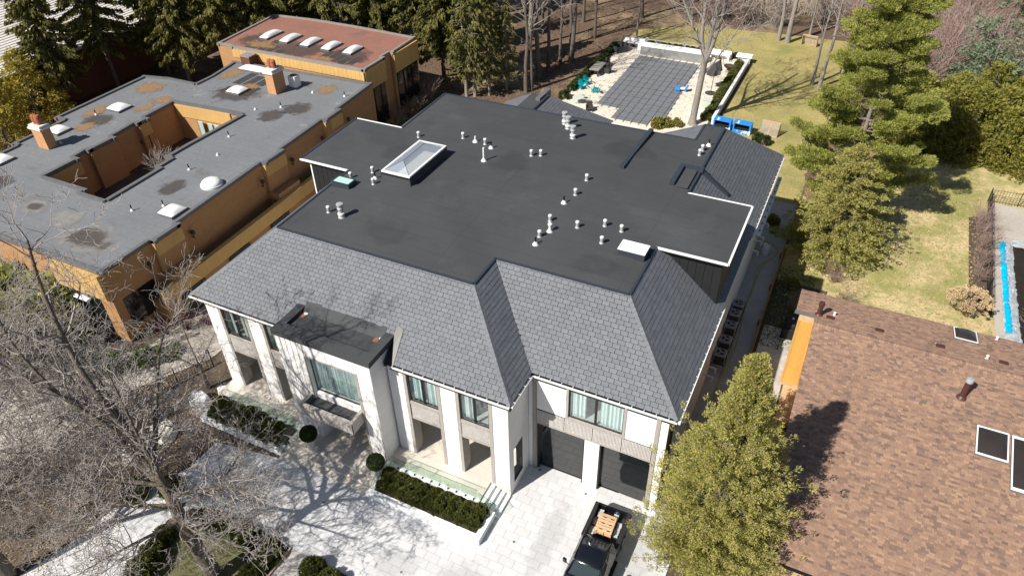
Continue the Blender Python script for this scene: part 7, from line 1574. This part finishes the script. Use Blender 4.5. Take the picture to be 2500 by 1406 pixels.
# ---- leafy shrubs, hedges, balls
def leafy(seed, R0, Hh, n, per, size, upw=.35):
    r = random.Random(seed); cen = []; rad = []
    for k in range(n):
        u = Vector((r.gauss(0, 1), r.gauss(0, 1), abs(r.gauss(0, 1)))).normalized(); cen.append((u.x*R0*.78, u.y*R0*.78, Hh*(.15+.7*u.z))); rad.append(R0*r.uniform(.2, .36))
    return clump_crown(seed+500, cen, rad, per, size, upw=upw, asp=(.4, .65), flat=.9)
def core(R0, Hh, parent, m='yew'):
    b = MB(); b.lathe((0, 0, 0), [(R0*.4, 0), (R0*.52, Hh*.2), (R0*.52, Hh*.4), (R0*.38, Hh*.58), (R0*.1, Hh*.66)], 10); return b.build('dark_core', 'barkdark', parent, smooth=True)  # solid dark filler added for the shaded inside of the shrub
LF = {}
def leafy_shrub(kind, loc, label, m, sc=1.0, rz=0, group='', name='shrub', cat='shrub'):
    key = (kind, m, group)
    if key not in LF:
        seed, R0, Hh, n, per, size = dict(yew=(101, .52, .75, 48, 3400, (.06, .12)), box=(102, .5, .85, 40, 1500, (.09, .17)), big=(103, .9, 1.5, 50, 700, (.14, .26)), ivy=(104, 1.2, .5, 44, 500, (.16, .28)))[kind]
        V, F, rn = leafy(seed, R0, Hh, n, per, size); o = empty(name, loc, label, cat, group); np_mesh('foliage', V, F, m, o, rnd=rn); core(R0, Hh, o); LF[key] = o
    else: o = copy_tree(LF[key], loc, label=label)
    o.location = loc; o.rotation_euler = (0, 0, rz); o.scale = (sc,)*3 if not isinstance(sc, tuple) else sc; return o
rr_ = random.Random(9)
for k in range(9):
    for j in range(2): leafy_shrub('yew', (-17.95+k*.72+rr_.uniform(-.06, .06), 18.98+j*.66+rr_.uniform(-.05, .05), .38), '%s-row yew, %s from the entrance steps, in the planter right of the entrance' % (('front', 'rear')[j], ORD[k]), 'yew', rr_.uniform(.78, .98), rr_.random()*6, 'yews in the right planter', 'yew_shrub')
for k in range(8):
    for j in range(2): leafy_shrub('yew', (-30.55+k*.74+rr_.uniform(-.06, .06), 19.05+j*.7+rr_.uniform(-.06, .06), .38), '%s-row yew, %s from the entrance steps, in the planter left of the entrance' % (('front', 'rear')[j], ORD[7-k]), 'yew', rr_.uniform(.85, 1.15), rr_.random()*6, 'yews in the left planter', 'yew_shrub')
for k in range(8): leafy_shrub('yew', (-25.9+k*.66, 13.35+.05*rr_.uniform(-1, 1)-.12*max(0, 2-k), 0), '%s shrub from the locust end in the row along the driveway edge of the island' % ORD[k], 'goldyew' if 'goldyew' in M else 'yew', rr_.uniform(1.0, 1.25), k, 'shrub row on the island', 'hedge_shrub')
for k in range(6): leafy_shrub('yew', (-20.95-.12*k, 12.9-k*.62, 0), '%s shrub from the driveway in the row beside the gravel strip' % ORD[k], 'yew', rr_.uniform(1.0, 1.2), k, 'shrub row by the gravel strip', 'hedge_shrub')
for x, y, s, l in ((-18.45, 13.25, 1.35, 'rounded shrub at the front edge, left of a touching pair'), (-17.3, 13.15, 1.25, 'rounded shrub at the front edge, right of a touching pair')): leafy_shrub('yew', (x, y, 0), l, 'yew', s, x, 'rounded shrubs at the front edge', 'hedge_shrub')
for k, (x, y) in enumerate(((-26.9, 11.4), (-26.6, 10.4), (-26.3, 9.4), (-26.0, 8.4), (-28.9, 13.9), (-30.6, 12.9), (-31.9, 10.6))): leafy_shrub('yew', (x, y, 0), '%s dark shrub from the street, beside the left arm of the driveway' % ORD[sorted((11.4, 10.4, 9.4, 8.4, 13.9, 12.9, 10.6)).index(y)], 'yew', 1.2+.2*(k % 3), k, 'shrubs by the left driveway arm', 'hedge_shrub')
# potted boxwood balls
def ball(loc, label):
    o = empty('potted_boxwood', loc, label, 'potted plant', 'boxwood balls in white pots'); g = np.random.default_rng(120); n = 5200; u = nrm_(g.normal(size=(n, 3))); C = u*(.50*g.uniform(.86, 1.03, (n, 1)))*np.array([1, 1, .95])+np.array([0, 0, 1.02]); L = g.uniform(.06, .11, n)
    V, F = cards_np(g, C, nrm_(u+g.normal(size=(n, 3))*.7), L*.6, L); np_mesh('foliage', V, F, 'boxwood', o, rnd=g.random(n)); b = MB(); b.lathe((0, 0, 1.02), [(.05, -.43), (.3, -.33), (.44, 0), (.3, .33), (.05, .43)], 14); b.build('dark_core', 'barkdark', o, smooth=True)  # dark filler ball added for the shade behind the leaves
    MB().lathe((0, 0, 0), [(.24, 0), (.26, .02), (.36, .6), (.38, .62), (.37, .66), (.33, .66), (.32, .6)], 24).build('pot', 'pot', o, smooth=True); MB().lathe((0, 0, .58), [(.32, 0), (.32, .02), (.02, .03)], 16).build('soil', 'soil', o); return o
b1 = ball((-23.35, 19.5, .652), 'clipped boxwood ball in a white pot left of the entrance'); copy_tree(b1, (-18.62, 19.45, .652), 1.5, label='clipped boxwood ball in a white pot right of the entrance')
# terrace hedges (rows of shrubs)
for k in range(23): leafy_shrub('box', (-13.3, 73.4+k*.75, 0), '%s shrub from the blue benches in the hedge inside the garden wall' % ORD[k], 'yew', 1.15, k*1.3, 'hedge along the garden wall', 'hedge_shrub')
for k in range(20): leafy_shrub('box', (-29.45, 75.0+k*.78, 0), '%s shrub from the teal chairs in the hedge between wood and terrace' % ORD[k], 'boxwood', 1.1, k*1.3, 'hedge along the wood', 'hedge_shrub')
for k in range(17): leafy_shrub('box', (-26.0+k*.78, 92.5, 0), '%s shrub from the stock tank in the hedge behind the water wall' % ORD[k], 'boxwood', .95, k*1.3, 'hedge behind the water wall', 'hedge_shrub')
for x, y, s, l in ((-17.5, 69.6, 1.5, 'round golden-green shrub at the pool corner, left one'), (-16.7, 70.2, 1.3, 'round golden-green shrub at the pool corner, middle one'), (-15.7, 70.6, 1.2, 'round golden-green shrub closest to the tall pale tree')): leafy_shrub('box', (x, y, 0), l, 'hedgegreen', s, x, 'round shrubs by the pool', 'round_shrub')
leafy_shrub('box', (-29.3, 72.6, 0), 'round dark shrub beside the annex roof and terrace', 'boxwood', 1.4, 0, 'round shrubs by the pool', 'round_shrub')
for x, y, s, l in ((-7.3, 70.6, 1.3, 'dark shrub behind the rear slate eave, left one'), (-6.6, 70.2, 1.3, 'dark shrub behind the rear slate eave, right one')): leafy_shrub('box', (x, y, 0), l, 'boxwood', s, x, 'shrubs by the benches', 'round_shrub')
for x, y, s, l in ((-3.2, 55.6, 1.2, 'small golden shrub at the back corner of the house'), (1.6, 50.6, 1.0, 'small yellow-green shrub under the olive cedar'), (1.0, 46.0, 1.1, 'yellow-green shrub close to the brown roof corner'), (-.4, 47.4, 1.1, 'dark green shrub in the shaded strip beside the timber wall')): leafy_shrub('box', (x, y, 0), l, 'hedgegreen', s, x, 'shrubs in the planting strip', 'round_shrub')
for k, (x, y, s) in enumerate(((-38.8, 21.2, 1.0), (-39.8, 20.2, 1.0), (-37.9, 22.2, .8), (-40.9, 19.4, 1.1))): leafy_shrub('ivy', (x, y, 0), '%s bright green clump of ground cover from the house, along the concrete kerb' % ORD[(1, 2, 0, 3)[k]], 'groundivy', s, k, 'ground cover by the kerb', 'ground_cover')
for k, (x, y, s, m) in enumerate(((-47.2, 20.2, 3.4, 'pine'), (-50.2, 19.6, 3.8, 'pine'), (-45.6, 17.6, 2.4, 'yew'), (-52.5, 18.2, 3.0, 'yew'), (-44.2, 19.6, 1.8, 'yew'), (-55.0, 19.8, 3.4, 'pine'), (-48.6, 16.8, 2.4, 'pine'))): leafy_shrub('big', (x, y, 0), '%s evergreen bush from the garden wall, in front of the brick house' % ORD[sorted((-47.2, -50.2, -45.6, -52.5, -44.2, -55.0, -48.6), reverse=True).index(x)], m, s, k, 'evergreens before the brick house', 'evergreen_bush')
for k, (x, y, s) in enumerate(((-42.2, 58.8, .9), (-42.0, 63.0, 1.0), (-43.4, 63.6, 1.0))): leafy_shrub('big', (x, y, 0), 'grey-green shrub in the garden behind the left roof edge', 'bluespruce', s, k, 'grey-green shrubs at the back', 'evergreen_bush')
# dried hydrangea by the pool fence
HY = empty('hydrangea', (11.3, 49.4, 0), 'dried cream hydrangea bush beside the iron pool fence', 'shrub'); V, F = segs_np(shrub_segs(131, 1.7, 40, 1.0, mx=1), 3); np_mesh('stems', V, F, 'twigtan', HY)
g = np.random.default_rng(132); cen = []; rad = []
for k in range(150): a = g.uniform(0, 6.283); q = 1.5*math.sqrt(g.random()); cen.append((q*math.cos(a), q*math.sin(a), 1.75-.32*q*q*.6+g.normal()*.12)); rad.append(g.uniform(.1, .17))
V, F, rn = clump_crown(133, cen, rad, 2200, (.06, .1), asp=(.7, 1.0)); np_mesh('flower_heads', V, F, 'hydrangea', HY, rnd=rn)
# leaf litter lying about
def litter(name, label, n, area, m, size, seed, z=.03, cat='leaves'):
    g = np.random.default_rng(seed); P = np.stack([g.uniform(area[0], area[1], n), g.uniform(area[2], area[3], n), np.full(n, z)+g.uniform(0, .03, n)], 1); D = nrm_(np.stack([g.normal(size=n), g.normal(size=n), g.normal(size=n)*.15], 1)); L = g.uniform(*size, n)
    V, F = cards_np(g, P, D, L*.7, L); o = np_mesh(name, V, F, m, rnd=g.random(n)); return tag(o, label, cat, kind='stuff')
litter('fallen_leaves', 'brown fallen leaves scattered over the pool cover and terrace', 900, (-29, -13, 69, 91.5), 'deadleaf', (.08, .16), 1, .17)
litter('woodland_leaves', 'fallen leaves on the woodland floor', 9000, (-60, -29, 63, 105), 'deadleaf', (.12, .26), 2, .02)
litter('bed_litter', 'dry leaves and debris in the front planting bed', 3500, (-40, -29.4, 7, 21), 'drygrass', (.06, .16), 3, .02)
litter('lawn_tufts', 'pale dry tufts in the patchy side lawn', 9000, (-1.3, 13, 41, 74), 'drygrass', (.08, .2), 4, .02)
litter('strip_debris', 'debris in the shaded planting strip', 1500, (-1.5, 1.2, 40, 50), 'groundivy', (.08, .2), 6, .03)

# leaf-strewn bed under the pine and the bare trees, with a ragged rim
gb = random.Random(77); rim = []
for k in range(41): t = k/40; rim.append((-1.4+gb.uniform(-.4, .4)-.5*math.sin(t*7), 61+t*43))
for k in range(41): t = 1-k/40; rim.append((2.2+gb.uniform(-.7, .7)+.8*math.sin(t*9)+2.5*t, 61+t*43))
sheet('tree_bed', [rim], .02, 'litter')
litter('bed_leaves', 'dead leaves under the pine and bare trees', 4000, (-2.0, 5.5, 60, 104), 'deadleaf', (.1, .22), 8, .025)
